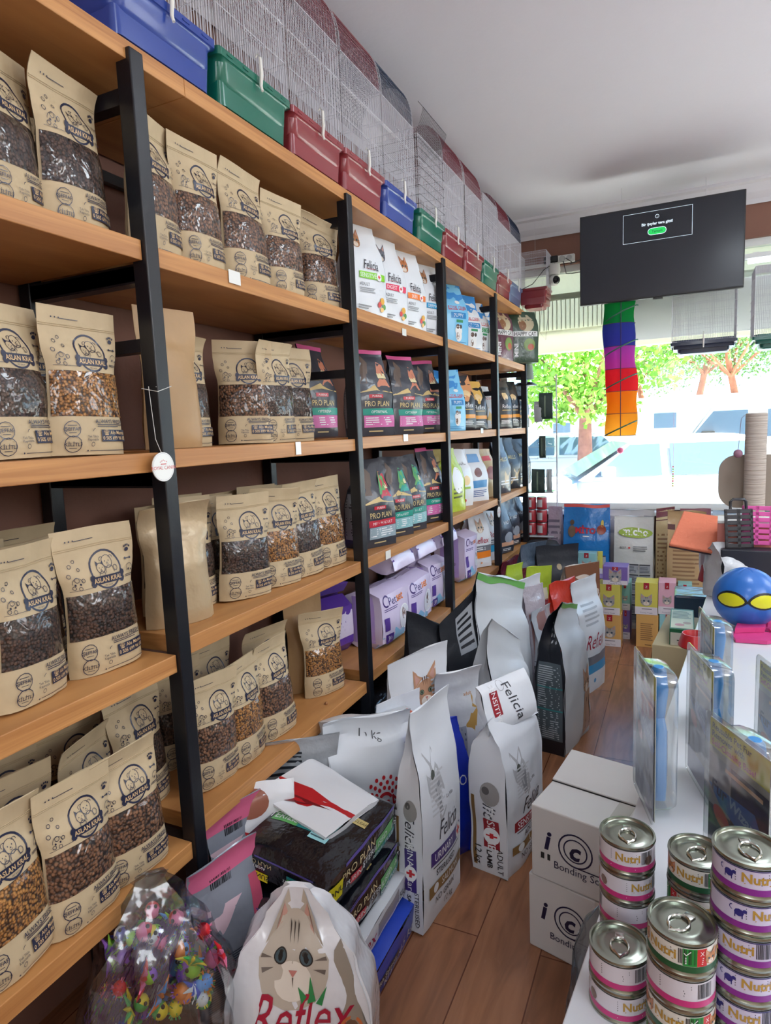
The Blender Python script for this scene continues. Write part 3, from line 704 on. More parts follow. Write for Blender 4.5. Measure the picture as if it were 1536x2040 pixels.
pouch_row([('dark2', 300, 395, 'kraft pouch right behind the first post on the lowest shelf of the second bay', {'dx': -.10}),
           ('mid0', 386, 476, 'kraft pouch of brown kibble, leftmost fully seen on the lowest shelf of the second bay'),
           ('gold0', 462, 532, 'kraft pouch of golden brown kibble, second on the lowest shelf of the second bay'),
           ('mid1', 524, 590, 'kraft pouch of brown kibble left of the gap on the lowest second shelf'),
           ('gold1', 616, 686, 'kraft pouch of golden kibble standing alone, right end of the lowest second shelf')], .575, -.03, g)
PK['dark1'].put((-.20, 1.77, .576), (0, 0, 1.3), 'kraft pouch leaning behind the lone golden one on the lowest second bay shelf', g)
PK['dark0'].put((-.26, 1.40, .576), (0, 0, 1.4), 'kraft pouch in the back rank on the lowest second bay shelf, left', g)
PK['mid0'].put((-.27, 1.56, .576), (0, 0, 1.5), 'kraft pouch in the back rank on the lowest second bay shelf, centre', g)
plain_pouch('tall brown backed paper pouch standing at the right end of the lowest second bay shelf', (-.19, 2.02, .576), (0, 0, 1.25), .37, .2, M_KRAFTB, 41)
# loose kibble on the lowest board
lk = MB(); sph(lk, (-.045, 1.905, .580), .006, 8, 6); tag(lk.build('loose_kibble', mat('kib', (140, 92, 56), .7), smooth=True), 'single loose kibble lying on the lowest pine board', 'kibble')
# round hang tags on strings
def hang_tag(px, py, r, post_y, label, sl_):
    p = atX(px, py, .022); t = thing('hang_tag', label, 'tag', (p.x, p.y, p.z), group='round brand tags hung on the posts')
    MB().lathe([(0, -.0015), (r, -.0015), (r, .0015), (0, .0015)], 32).build('tag_disc', M_PLAST, t, rot=(0, PI / 2, 0))
    m = MB(); mats = []
    for vs, fs, col, li in art2d([('o', 0, 0, .46, .012, (190, 190, 196)), ('t', 'ROYAL CANIN', 0, -.03, .17, (206, 60, 60))] + [('e', -.14 + .07 * i, .17 + .03 * (2 - abs(i - 2)), .018, .02, (206, 60, 60)) for i in range(5)] + [('r', -.13, .08, .13, .11, (206, 60, 60))], 2 * r, 2 * r):
        mm = inkmat(col); 
        if mm not in mats: mats.append(mm)
        m.add([(.0017 + li * .0001, x, y) for x, y in vs], fs, mats.index(mm))
    m.build('print', mats, t)
    MB().tube([(0, 0, r * .85), (-.006, -.01, r + .03), (-.004, -.02, r + sl_)], .0007, 5).tube([(-.004 + .004 * math.cos(a), .0, r + sl_) for a in (0, 1)], .0007, 4).build('string', mat('string_white', (220, 220, 215), .7), t)
    lp = MB(); lp.tube([(-.058, post_y - p.y - .002, r + sl_), (-.009 , post_y - p.y - .002, r + sl_ - .01), (-.008, post_y - p.y + PW + .002, r + sl_ + .004), (-.058, post_y - p.y + PW + .002, r + sl_)], .0009, 5, closed=True)
    lp.build('string_loop', mat('string_white', (220, 220, 215), .7), t)
hang_tag(325, 930, .034, PY[1], 'round white tag with a red crown hung on the first steel post', .15)
hang_tag(994, 1020, .036, PY[4], 'small round grey white tag hung on the far steel post near the window', .04)

# ------------------------------------------------------------------ bird cages on the top board
M_WIRE = mat('white_wire', (204, 204, 212), .35)
M_WDARK = mat('dark_wire', (44, 46, 54), .4)
CT = {'blue': (38, 66, 150), 'green': (16, 104, 84), 'red': (136, 46, 54), 'steel': (84, 104, 142), 'navy': (36, 50, 78), 'wine': (120, 46, 60)}
def rrect(w, d, r, z, n=5):
    o = []
    for cx, cy, a0 in ((w / 2 - r, -d / 2 + r, -PI / 2), (w / 2 - r, d / 2 - r, 0), (-w / 2 + r, d / 2 - r, PI / 2), (-w / 2 + r, -d / 2 + r, PI)):
        for i in range(n): a = a0 + PI / 2 * i / (n - 1); o.append((cx + r * math.cos(a), cy + r * math.sin(a), z))
    return o
def loft(mb, rings, mi=0, cap0=True, cap1=True):
    n = len(rings[0]); vs = [p for r in rings for p in r]
    fs = [(i * n + j, i * n + (j + 1) % n, (i + 1) * n + (j + 1) % n, (i + 1) * n + j) for i in range(len(rings) - 1) for j in range(n)]
    if cap0: fs.append(tuple(range(n))[::-1])
    if cap1: fs.append(tuple((len(rings) - 1) * n + j for j in range(n)))
    mb.add(vs, fs, mi); return mb
def cage(tray, dome, w=.345, d=.27, th=.165, bh=.335, style='dome', wires=M_WIRE):
    root = thing('bird_cage', 'x', 'bird cage')
    t = MB()
    loft(t, [rrect(w - .10, d - .11, .02, 0), rrect(w - .085, d - .09, .026, .008), rrect(w - .07, d - .08, .03, .068), rrect(w - .035, d - .035, .03, .076), rrect(w - .016, d - .012, .034, .09), rrect(w - .012, d - .006, .034, th - .03), rrect(w - .006, d - .002, .02, th - .022), rrect(w + .004, d + .004, .012, th - .02), rrect(w + .006, d + .006, .012, th), rrect(w - .02, d - .02, .01, th), rrect(w - .03, d - .03, .02, .03)])
    for x in (-.13, -.06, .06, .13): t.box((x - .012, -d / 2 - .0045, th - .012), (x + .012, -d / 2 - .002, th - .008))
    tray_o = t.build('tray', mat('tray_' + tray, CT[tray], .28, coat=.35, bump=.04, bscale=8), root, True)
    b = MB(); W2, D2 = w / 2 - .006, d / 2 - .006; z1 = th + bh; r = .0009
    n = int(w / .0105)
    for i in range(n + 1):
        x = -W2 + 2 * W2 * i / n
        for y in (-D2, D2): b.bar((x, y, th), (x, y, z1), r)
    n = int(d / .0105)
    for i in range(1, n):
        y = -D2 + 2 * D2 * i / n
        for x in (-W2, W2): b.bar((x, y, th), (x, y, z1), r)
    for z in [th + bh * k / 3 for k in (0.03, 1, 2, 3)]:
        b.tube([(-W2, -D2, z), (W2, -D2, z), (W2, D2, z), (-W2, D2, z)], .0013, 4, closed=True)
    # door frame in the front
    dr = MB(); dr.tube([(-.045, -D2 - .002, th + .10), (.055, -D2 - .002, th + .10), (.055, -D2 - .002, th + .26), (-.045, -D2 - .002, th + .26)], .0014, 4, closed=True)
    for sx in (-1, 1): b.tube([(sx * W2, -D2, th), (sx * W2, -D2, z1)], .0016, 4)
    wb_ = b.build('wire_body', wires, root); dr.build('cage_door', wires, wb_)
    rf = MB(); H = .2 if style == 'dome' else .0
    if style == 'dome':
        def arc(x, k): a = PI * k; return (x, -D2 * math.cos(a), z1 + H * math.sin(a) ** .8)
        for i in range(41): x = -W2 + 2 * W2 * i / 40; rf.tube([arc(x, k / 12) for k in range(13)], .0008, 3, cap=False)
        for k in range(1, 36): rf.bar(arc(-W2, k / 36), arc(W2, k / 36), .0008)
        rfo = rf.build('mesh_roof', mat('roof_' + dome, CT[dome], .4), root)
        e = MB()
        for i in range(24):
            y = -D2 + 2 * D2 * (i + .5) / 24; k = math.acos(max(-1, min(1, -y / D2))) / PI
            e.bar((0, y, z1), (0, y, z1 + H * math.sin(PI * k) ** .8), .0007)
        e.tube([arc(0, k / 14) for k in range(15)], .0014, 4); e.bar((0, -D2, z1), (0, D2, z1), .0012)
        for x in (-W2, W2): e.build('roof_end_arch', wires, rfo, loc=(x, 0, 0))
    else:
        for i in range(31): y = -D2 + 2 * D2 * i / 30; rf.bar((-W2, y, z1), (W2, y, z1), .0009)
        for k in range(8):
            z = th + bh * (k + .5) / 8; rf.tube([(-W2 - .006, -D2 - .006, z), (W2 + .006, -D2 - .006, z), (W2 + .006, D2 + .006, z), (-W2 - .006, D2 + .006, z)], .0011, 4, closed=True)
        rf.build('flat_roof', M_WDARK if style == 'flatdark' else wires, root)
    h = MB(); h.tube([(0, -D2 - .004, th + .05), (0, -D2 - .012, th + .058), (0, -D2 - .02, th + .045), (0, -D2 - .021, th + .0), (0, -D2 - .017, th - .03), (0, -D2 - .022, th - .045)], [.002, .003, .0045, .0055, .005, .004], 8)
    h.build('latch_hook', mat('hook_white', (235, 235, 228), .3), tray_o, True)
    return root
CAGES = [(1.315, 'blue', 'wine', 'dome'), (1.675, 'green', 'wine', 'dome'), (2.03, 'red', 'wine', 'dome'), (2.385, 'red', 'wine', 'dome'), (2.74, 'blue', 'navy', 'dome'), (3.13, 'green', 'navy', 'flatdark'),
         (3.48, 'red', 'wine', 'dome'), (3.85, 'red', 'wine', 'dome'), (4.21, 'green', 'wine', 'tall'), (4.57, 'red', 'wine', 'dome'), (4.91, 'steel', 'navy', 'dome')]
CLAB = ['cage with blue tray above the first steel post, nearest of all', 'cage with a green tray, second along the top board', 'cage with a dark red tray right after the first green one', 'cage with dark red tray left of the blue trayed one, fourth along',
        'cage with blue tray and dark blue roof above the second post', 'cage with green tray and open black wire roof above white bags', 'cage with a red tray directly right of the open roofed one', 'cage with a red tray between two green ones, further right',
        'tall close meshed cage with a green tray above the third bay', 'cage with a red tray second to last before the window', 'cage with a steel blue tray at the window end of the board']
cp = {}
for (y, tr, dm, st), lb in zip(CAGES, CLAB):
    key = (tr, dm, st)
    if key not in cp: cp[key] = Proto(cage(tr, dm, bh=.40 if st == 'tall' else .335, style=st))
    o = cp[key].put((-.155, y, 2.4285), (0, 0, PI / 2), 'wire bird ' + lb, 'bird cages on the top board')
    if st == 'flatdark':
        fl = MB()
        for i in range(34):
            x = -.16 + .32 * i / 33; fl.tube([(x, -.10 - .02 * k - .0 , .50 + .012 * k * k) for k in range(4)] + [(x, -.135 + .02 * 0, .64)], .001, 3, cap=False)
        fl.bar((-.16, -.135, .64), (.16, -.135, .64), .0012).bar((-.16, -.10, .50), (.16, -.10, .50), .0012)
        fl.build('raised_roof_flap', M_WDARK, o)
cg = cage('red', 'wine', style='flat', bh=.30); tag(cg, 'wire cage with a red tray jutting over the rack end beside the window', 'bird cage', 'bird cages on the top board')
cg.location = (.04, 4.905 + .36, 2.4285 ); cg.rotation_euler = (0, 0, PI / 2)
cg.location = (.05, 5.225, 2.46); cg.rotation_euler = (0, 0, PI / 2); cg.scale = (.62, .8, .9)
MB().bar((0, 0, .465), (0, 0, (ZC - 2.46) / .9), .0012).build('hanging_wire', M_WIRE, cg)

# ------------------------------------------------------------------ bagged food on the rack
M_FW = mat('bag_white', (226, 232, 238), .3, coat=.3, bump=.35, bscale=9)
M_FWM = mat('bag_white_matte', (216, 220, 226), .42, coat=.1, bump=.3, bscale=7)
M_SILV = mat('bag_silver', (176, 180, 186), .34, metal=.35, bump=.5, bscale=12)
M_BK = mat('bag_black', (22, 24, 32), .33, coat=.3, bump=.4, bscale=10)
M_GR = mat('bag_grey_black', (52, 56, 66), .3, coat=.4, bump=.5, bscale=12)
M_BL = mat('bag_sky_blue', (120, 196, 238), .3, coat=.3, bump=.4, bscale=9)
M_PINK = mat('seal_pink', (214, 96, 150), .35)
KW, KD = (235, 238, 240), (24, 26, 34)
def script(t, x, y, s, col=(40, 42, 52), **k): return ('t', t, x, y, s, col, dict(sh=.35, sx=.75, **k))
def felicia_art(bc, bt, cat=(170, 120, 84), adult='ADULT'):
    hw = .235 / .36
    return catface(-.28, .78, .15, cat, (90, 60, 44), hw=hw) + [script('Felicia', .0, .52, .24), ('r', -.18, .475, .12, .478, (210, 80, 90)), ('r', -.34, .37, .40, .44, bc), ('t', bt, -.1, .405, .10, KW), ('e', .2, .405, .075, .075, KW), ('r', .185, .385, .215, .425, (220, 50, 60)), ('r', .16, .397, .24, .413, (220, 50, 60)),
        ('t', adult, -.2, .31, .08, (60, 60, 70)), ('l', -.33, .22, .1, .28, 3, (150, 154, 160)), ('e', .3, .16, .07, .06, (226, 170, 60)), ('e', .22, .12, .05, .05, (214, 60, 60)), ('e', .36, .1, .05, .05, (90, 150, 70)), ('e', .3, .07, .05, .04, (240, 196, 120)), ('l', -.4, .05, .0, .1, 2, (130, 134, 140))]
def proplan_art(b1, b2, t1='OPTIRENAL', pink=True):
    o = [('p', [(-.42, .6), (-.28, .93), (-.1, .84), (-.2, .6)], (96, 78, 66)), ('p', [(.05, .56), (.22, .86), (.4, .82), (.45, .56)], b1 if not pink else (196, 124, 96)), ('r', .12, .66, .38, .72, (226, 214, 170)),
         ('p', [(-.48, .50), (-.02, .58), (.48, .50), (.48, .49), (-.02, .565), (-.48, .49)], (206, 180, 120)), ('r', -.2, .435, .16, .475, (200, 40, 60)), ('t', 'PURINA', 0, .455, .07, KW), ('t', 'PRO PLAN', .02, .37, .17, (222, 200, 140), {'sx': .85}),
         ('r', -.36, .24, .48, .315, b1), ('t', t1, .06, .277, .085, KW), ('r', -.34, .1, .48, .235, b2), ('l', -.3, .12, .42, .22, 4, KW), ('l', -.2, .04, .2, .07, 1, (200, 180, 130))]
    return o
TXT = [('r', -.42, .1, .42, .62, (150, 154, 160)), ('l', -.38, .14, .38, .58, 14, KD), ('r', -.42, .64, .42, .68, KD)]
def rc_art(t='PUPPY', bc=(30, 130, 196)):
    return [('p', [(-.5, .62), (-.5, 1), (.5, 1), (.5, .74), (0, .66)], (52, 140, 214)), ('e', 0, .66, .13, .05, KW), ('t', 'ROYAL CANIN', 0, .58, .15, (200, 40, 50), {'sx': .85}), ('l', -.4, .54, .4, .56, 1, (200, 40, 50)), ('r', -.3, .42, .36, .51, bc), ('t', t, .02, .465, .15, KW), ('r', -.1, .36, .2, .40, (40, 140, 90)),
            ('e', 0, .24, .16, .14, KW), ('e', -.04, .30, .08, .07, (90, 60, 50)), ('e', .1, .30, .05, .06, (60, 42, 38)), ('e', 0, .16, .14, .16, (236, 236, 236)), ('e', -.05, .16, .06, .1, (110, 80, 64)), ('l', -.4, .03, .4, .08, 2, (60, 140, 200))]
def gold_art(top=(206, 160, 84)): return [('p', [(-.5, .55), (-.5, 1), (.5, 1), (.5, .6), (0, .52)], top), ('e', 0, .68, .22, .2, (230, 200, 150)), ('t', 'Reflex', 0, .46, .24, KW), ('l', -.3, .36, .3, .40, 1, (200, 170, 110)), ('r', -.4, .22, .45, .29, (226, 150, 40)), ('l', -.35, .1, .35, .18, 3, KW)]
def happy_art(c): return [('e', .05, .78, .3, .3, (200, 190, 160)), ('e', -.1, .72, .14, .16, (150, 110, 80)), ('r', -.44, .5, .46, .6, KW), ('t', 'HAPPY CAT', 0, .55, .17, KD, {'b': .02, 'sx': .9}), ('e', .15, .34, .22, .2, (120, 150, 80)), ('e', .2, .3, .12, .1, (180, 90, 60)), ('t', 'MINI', -.34, .24, .2, KW, {'rot': 90, 'b': .02})]
def reflexw_art(bc): return [('p', [(-.5, .84), (-.5, 1), (.5, 1), (.5, .9)], bc)] + catface(0, .66, .18, (190, 170, 150), hw=.6) + [('t', 'Reflex', 0, .46, .27, (170, 30, 60)), ('r', -.44, .27, .46, .37, (110, 112, 120)), ('r', -.44, .16, .46, .27, bc), ('l', -.38, .29, .3, .35, 2, KW), ('e', 0, .08, .03, .03, bc)]
def rowbag(px, x0, z, w, d, h, m, front, label, cat='food bag', group=None, name='food_bag', left=(), seal=None, kind='neck', bend=.12, seed=None, dx=0, **k):
    L, R = px
    seed = seed if seed is not None else int(L) % 97
    a = fit_row((L, 0, z + h / 2), R, x0, w, d)
    bag = Bag(w, d, h * 1.03, kind, seed=seed, bend=-bend * .6 if kind == 'neck' else bend, wr=.009, ws=9, **k)
    return make_bag(name, cat, bag, m, front, left=left, seal=seal, loc=(a[1] + dx, a[2], z + .001), rot=(0, 0, math.radians(a[0])), label=label, group=group, nu=8, nv=18)
g = 'white cat food bags on the upper board of the third bay'
rowbag((697, 758), -.0, 2.02, .23, .09, .36, M_FW, felicia_art((130, 206, 40), 'SENSITIVE'), 'white food bag with a lime green banner right of the second steel post', group=g, bend=.15)
rowbag((750, 803), -.0, 2.02, .23, .09, .355, M_FW, felicia_art((222, 44, 90), 'DIGEST', (96, 100, 112)), 'white food bag with a crimson DIGEST banner on the upper board', group=g, bend=.3)
rowbag((797, 843), -.0, 2.02, .23, .09, .355, M_FW, felicia_art((240, 130, 60), 'SKIN', (180, 110, 60)), 'white food bag with an orange banner on the upper board', group=g, bend=.35)
rowbag((835, 880), -.0, 2.02, .23, .09, .355, M_FW, felicia_art((24, 150, 204), 'DERMA'), 'white food bag with a blue DERMA banner left of the third post', group=g, bend=.3)
g = 'black bags with pink tops on the eye level board of the third bay'
sp = (M_PINK, .95)
for i, (px, lb) in enumerate([((672, 722), 'black food bag with a pink top mostly hidden by the second steel post'), ((708, 770), 'black food bag with a pink top and teal banner, first right of the second post'), ((778, 826), 'black food bag with a pink top standing tallest in the middle of its shelf'), ((826, 872), 'black food bag with a pink top standing beside a sky blue bag')]):
    rowbag(px, -.02, 1.535, .19, .11, .36, M_GR, proplan_art((24, 150, 132), (206, 110, 170)), lb, group=g, left=TXT, seal=sp, bend=.3 + .1 * (i % 2), dx=-.16 if i == 0 else 0)
rowbag((858, 886), -.10, 1.54, .16, .1, .34, M_BL, rc_art(), 'sky blue puppy food bag wedged left of the third post', bend=.5)
g = 'black bags with green windows on the waist high board of the third bay'
for i, (px, b1, b2, lb) in enumerate([((716, 768), (190, 40, 60), (150, 170, 180), 'black food bag with a red MEDIUM banner just right of the second post'), ((764, 814), (24, 150, 132), (140, 190, 196), 'black food bag with a teal banner second on the waist high board'), ((800, 838), (24, 140, 124), (140, 190, 196), 'black food bag overlapped by its teal bannered neighbour'), ((838, 877), (24, 150, 132), (206, 110, 170), 'black food bag with a bright pink top beside the third post')]):
    a = proplan_art(b1, b2, ['MEDIUM ADULT', 'OPTIDIGEST', 'ADULT', 'OPTIRENAL'][i], i == 3); 
    if i < 3: a.append(('p', [(.02, .6), (.2, .86), (.36, .8), (.3, .6)], (90, 160, 90)))
    rowbag(px, -.015, 1.065, .2, .11, .36 if i < 3 else .38, M_GR, a, lb, group=g, left=TXT, seal=sp if i == 3 else None, bend=.35)
rowbag((850, 888), -.16, 1.065, .18, .1, .36, mat('bag_cream_yellow', (216, 200, 130), .35, bump=.4), [('l', -.3, .3, .3, .8, 6, (120, 96, 60))], 'pale yellow food bag standing behind the pink topped one', bend=.2)
# diaper packs
M_LIL = mat('pack_lilac', (220, 208, 236), .3, coat=.3, bump=.4, bscale=12)
def pet_art(lv=1):
    a = [('p', [(-.5, 0), (-.5, .2), (-.1, .3), (.2, .12), (.5, .34), (.5, 0)], (140, 196, 232)), ('o', -.32, .80, .09, .03, (60, 30, 110), .6, 5.2), ('t', 'Pet', -.12, .78, .2, (60, 30, 110)), ('t', 'set', .14, .79, .2, (224, 120, 30), {'b': .02}), ('l', -.42, .62, .1, .68, 2, (70, 50, 120)),
         ('o', .26, .4, .2, .02, (250, 250, 252)), ('e', .26, .4, .19, .19, (226, 226, 236)), ('e', .22, .46, .07, .1, (120, 90, 80)), ('e', .3, .36, .07, .12, (236, 232, 236)), ('r', -.44, .3, -.3, .52, (90, 60, 150)), ('r', -.42, .08, -.2, .24, (70, 40, 130)), ('t', '30', -.31, .16, .12, KW)]
    return a
g = 'lilac training pad packs standing on the lowest board of the third bay'
def pack(px, x0, z, w, d, h, label, group, front, dx=0, seed=None):
    a = fit_row((px[0], 0, z + h / 2), px[1], x0, w, d)
    bag = Bag(w, d, h, 'slab', seed=seed or int(px[0]) % 31, wr=.007, ws=12, bulge=.08)
    return make_bag('pad_pack', 'pad pack', bag, M_LIL, front, left=[('r', -.3, .1, .3, .9, (186, 160, 224)), ('b', -.2, .2, .2, .4, KD)], loc=(a[1] + dx, a[2], z + .001), rot=(0, 0, math.radians(88)), label=label, group=group, nu=10, nv=10)
pack((733, 792), -.01, .60, .27, .18, .26, 'lilac pad pack numbered 30 nearest the second post, bottom row', g, pet_art())
pack((790, 838), -.01, .60, .27, .18, .25, 'lilac pad pack in the middle of the bottom row', g, pet_art())
pack((836, 879), -.01, .60, .27, .18, .26, 'lilac pad pack at the right end of the bottom row by the third post', g, pet_art())
g = 'lilac training pad packs laid on top of the lower row'
for i, (px, lb) in enumerate([((733, 790), 'lilac pad pack lying on the packs nearest the second post'), ((786, 836), 'lilac pad pack lying in the middle of the upper layer'), ((834, 879), 'lilac pad pack lying under the price slip at the third post')]):
    a = fit_row((px[0], 0, .95), px[1], -.03, .27, .2)
    bag = Bag(.27, .12, .26, 'pillow', seed=i + 50, wr=.008, ws=12)
    make_bag('pad_pack', 'pad pack', bag, M_LIL, [('r', -.5, .1, -.42, .9, (96, 60, 160)), ('r', .42, .1, .5, .9, (96, 60, 160)), ('t', 'Petset', 0, .45, .22, (60, 30, 110)), ('l', -.3, .2, .3, .3, 2, (90, 60, 150))], loc=(-.03, a[2], .93), rot=(0, PI / 2 - .25, PI), label=lb, group=g, nu=10, nv=10).rotation_euler = (math.radians(-62), 0, PI / 2)
g = 'lilac training pad packs stored behind the second post'
for i in range(2):
    bag = Bag(.26, .15, .25, 'slab', seed=70 + i, wr=.006, ws=12)
    make_bag('pad_pack', 'pad pack', bag, mat('pack_purple', (92, 58, 160), .3, coat=.3, bump=.3), [('r', -.5, .3, .5, .75, (214, 208, 232)), ('l', -.4, .4, .4, .6, 3, (100, 70, 160))], loc=(-.30, 2.3, .602 + i * .26), rot=(0, 0, 1.2), label=['purple and white pad pack glimpsed past the second post, lower one', 'purple and white pad pack glimpsed past the second post, upper one'][i], group=g, nu=6, nv=6)
# fourth bay
g = 'blue and white food bags on the upper board of the fourth bay'
for i, (px, h, t, lb) in enumerate([((886, 926), .37, 'PUPPY', 'blue and white PUPPY food bag right of the third post'), ((918, 953), .34, 'JUNIOR', 'blue and white food bag, second on the upper board of the fourth bay'), ((944, 970), .32, 'GASTRO', 'blue and white food bag with green print, third on the upper board'), ((962, 986), .30, 'DENTAL', 'pale green printed food bag next to the fourth post on the upper board')]):
    rowbag(px, -.02, 2.02, .2, .1, h, M_BL if i == 0 else M_FW, rc_art(t, (30, 130, 196) if i < 2 else (40, 150, 90)), lb, group=g, bend=.6 if i == 0 else .3, left=[('l', -.3, .1, .3, .7, 10, (40, 90, 150))])
g = 'assorted food bags on the eye level board of the fourth bay'
for i, (px, m, a, lb) in enumerate([((889, 921), M_BL, rc_art('PUPPY'), 'sky blue puppy bag at the left of the eye level board, fourth bay'), ((912, 939), M_BK, gold_art((214, 150, 100)), 'black food bag with a peach top right of the sky blue one'), ((934, 960), M_BK, gold_art((220, 176, 90)), 'black food bag with a crumpled gold top'), ((956, 982), M_FW, [('t', 'ROYAL CANIN', 0, .7, .14, (200, 40, 50)), ('p', [(-.3, .2), (-.1, .5), (.3, .3), (.1, .1)], (224, 190, 110))], 'white food bag with a wheat coloured print by the fourth post')]):
    rowbag(px, -.02, 1.54, .17, .1, .34 - .02 * i, m, a, lb, group=g, bend=.5)
g = 'assorted food bags on the waist high board of the fourth bay'
M_TAN = mat('bag_tan', (206, 184, 140), .3, coat=.3, bump=.4)
M_LIME = mat('bag_lime', (180, 204, 60), .35, coat=.3, bump=.4)
for i, (px, m, a, lb) in enumerate([((888, 912), M_LIME, [('e', 0, .5, .3, .4, KW), ('l', -.3, .2, .3, .4, 3, (80, 90, 40))], 'lime green food bag right of the third post at waist height'), ((904, 936), M_FW, [('t', 'BonaVita', 0, .75, .16, KD), ('e', .1, .45, .2, .16, (236, 206, 150)), ('r', -.3, .3, .3, .34, (150, 190, 60)), ('e', 0, .1, .08, .06, (200, 50, 60))], 'slim white food bag with lime edge at waist height'), ((928, 962), M_FW, [('r', -.4, .74, .3, .9, (120, 170, 220)), ('e', 0, .55, .2, .16, (120, 70, 60)), ('r', -.4, .26, .4, .4, (80, 150, 206)), ('l', -.4, .08, .4, .22, 4, (60, 90, 150))], 'white food bag with blue panels and a round brown print'), ((956, 982), M_TAN, [('e', 0, .5, .3, .24, (170, 90, 80)), ('r', -.3, .75, .3, .85, (220, 80, 90))], 'tan food bag with a pink print beside the fourth post')]):
    rowbag(px, -.03, 1.08, .19, .1, .35 - .01 * i, m, a, lb, group=g, bend=.3)
pack((901, 932), -.01, .625, .22, .2, .30, 'lilac pad pack standing alone on the lowest board of the fourth bay', 'lilac training pad packs stored behind the second post', pet_art())
g = 'food bags on the lowest board of the fourth bay'
rowbag((926, 946), -.14, .625, .17, .1, .34, M_TAN, [('e', 0, .5, .3, .3, (190, 130, 90))], 'tan patterned bag behind the pad pack, lowest board', group=g)
rowbag((934, 972), -.015, .625, .21, .12, .39, M_FWM, reflexw_art((232, 130, 40)), 'white food bag with an orange band on the lowest board', group=g, bend=.4)
rowbag((964, 990), -.015, .625, .21, .12, .40, M_FWM, reflexw_art((30, 160, 206)), 'white food bag with a turquoise band on the lowest board by the fourth post', group=g, bend=.3)
# fifth bay
g = 'large plastic food bags at the window end of the upper board'
for i, (px, m, lb) in enumerate([((984, 1012), mat('bag_plum', (110, 66, 84), .3, coat=.4, bump=.5), 'plum coloured MINI food bag right of the fourth post'), ((1003, 1034), mat('bag_sage', (120, 134, 112), .3, coat=.4, bump=.5), 'sage green food bag with a white name strip'), ((1030, 1068), mat('bag_forest', (56, 82, 66), .3, coat=.4, bump=.5), 'dark green food bag at the window end of the upper board')]):
    o_ = rowbag(px, -.01, 2.02, .24, .15, .37, m, happy_art(0), lb, group=g, kind='low', bend=.3)
    if i == 2: o_.location = (.0, 4.955, 2.021); o_.rotation_euler = (0, 0, math.radians(38))
g = 'slim black food bags on the eye level board by the window'
for i, px in enumerate([(989, 1012), (1009, 1030), (1026, 1044)]):
    rowbag(px, -.02, 1.54, .17, .1, .34, M_BK, gold_art((70, 62, 58)), ['slim black food bag right of the fourth post at eye level', 'slim black food bag between two alike at eye level by the window', 'slim black food bag next to the last post at eye level'][i], group=g, bend=.4)
g = 'black and tan food bags on the waist high board by the window'
for i, px in enumerate([(984, 1004), (1000, 1024), (1022, 1046)]):
    rowbag(px, -.01, 1.08, .2, .12, .38, M_BK if i else M_GR, [('p', [(-.1, .5), (.2, .3), (.4, .4), (.3, .1), (-.2, .1)], (190, 164, 120)), ('t', 'HILLS', 0, .62, .2, (210, 190, 120)), ('l', -.3, .15, .3, .25, 2, KW)], ['dark food bag tucked behind the fourth post at waist height', 'black food bag with tan print in the middle at waist height', 'black food bag with tan print next to the last post at waist height'][i], group=g, bend=.35)
g = 'silver black food bags on the lowest board by the window'
for i, px in enumerate([(992, 1011), (1004, 1022), (1013, 1030), (1022, 1040)]):
    rowbag(px, -.01 - .02 * (i % 2), .635, .17, .1, .36, M_GR, [('t', 'N&D', 0, .6, .2, KW), ('e', .1, .3, .3, .24, (150, 156, 166)), ('r', -.4, .14, .45, .22, (200, 150, 120)), ('l', -.3, .04, .3, .1, 2, KW)], ['first of four silver black food bags on the lowest board past the fourth post', 'silver black food bag, second from the fourth post on the lowest board', 'silver black food bag, third from the fourth post on the lowest board', 'silver black food bag closest to the last post on the lowest board'][i], group=g, bend=.3)

# ------------------------------------------------------------------ bags and boxes on the floor along the rack
def rest(px, py, y):
    """world point on the ray through a pixel at depth y"""
    return atY(px, py, y)
def fbag(label, loc, rz, w, d, h, m, front=(), left=(), right=(), kind='gus', bend=0.0, tilt=(0, 0), seal=None, sidem=None, wr=.01, name='food_bag', cat='food bag', group='food bags standing on the floor', back=(), vb=.8, seed=0, tw=0, top=None, sag=0, fold=.8):
    bag = Bag(w, d, h, kind, seed=seed or int(w * 1000 + h * 777), bend=bend, wr=wr, ws=6, vb=vb, tw=tw, sag=sag, fold=fold)
    r = make_bag(name, cat, bag, m, front, left, right, back, seal, top, sidem, nu=14, nv=30, label=label, group=group)
    r.location = loc
    r.rotation_euler = (Matrix.Rotation(math.radians(rz), 3, 'Z') @ Matrix.Rotation(math.radians(tilt[0]), 3, 'X') @ Matrix.Rotation(math.radians(tilt[1]), 3, 'Y')).to_euler()
    return r
NAV = (62, 44, 120); BRN = (134, 104, 60)
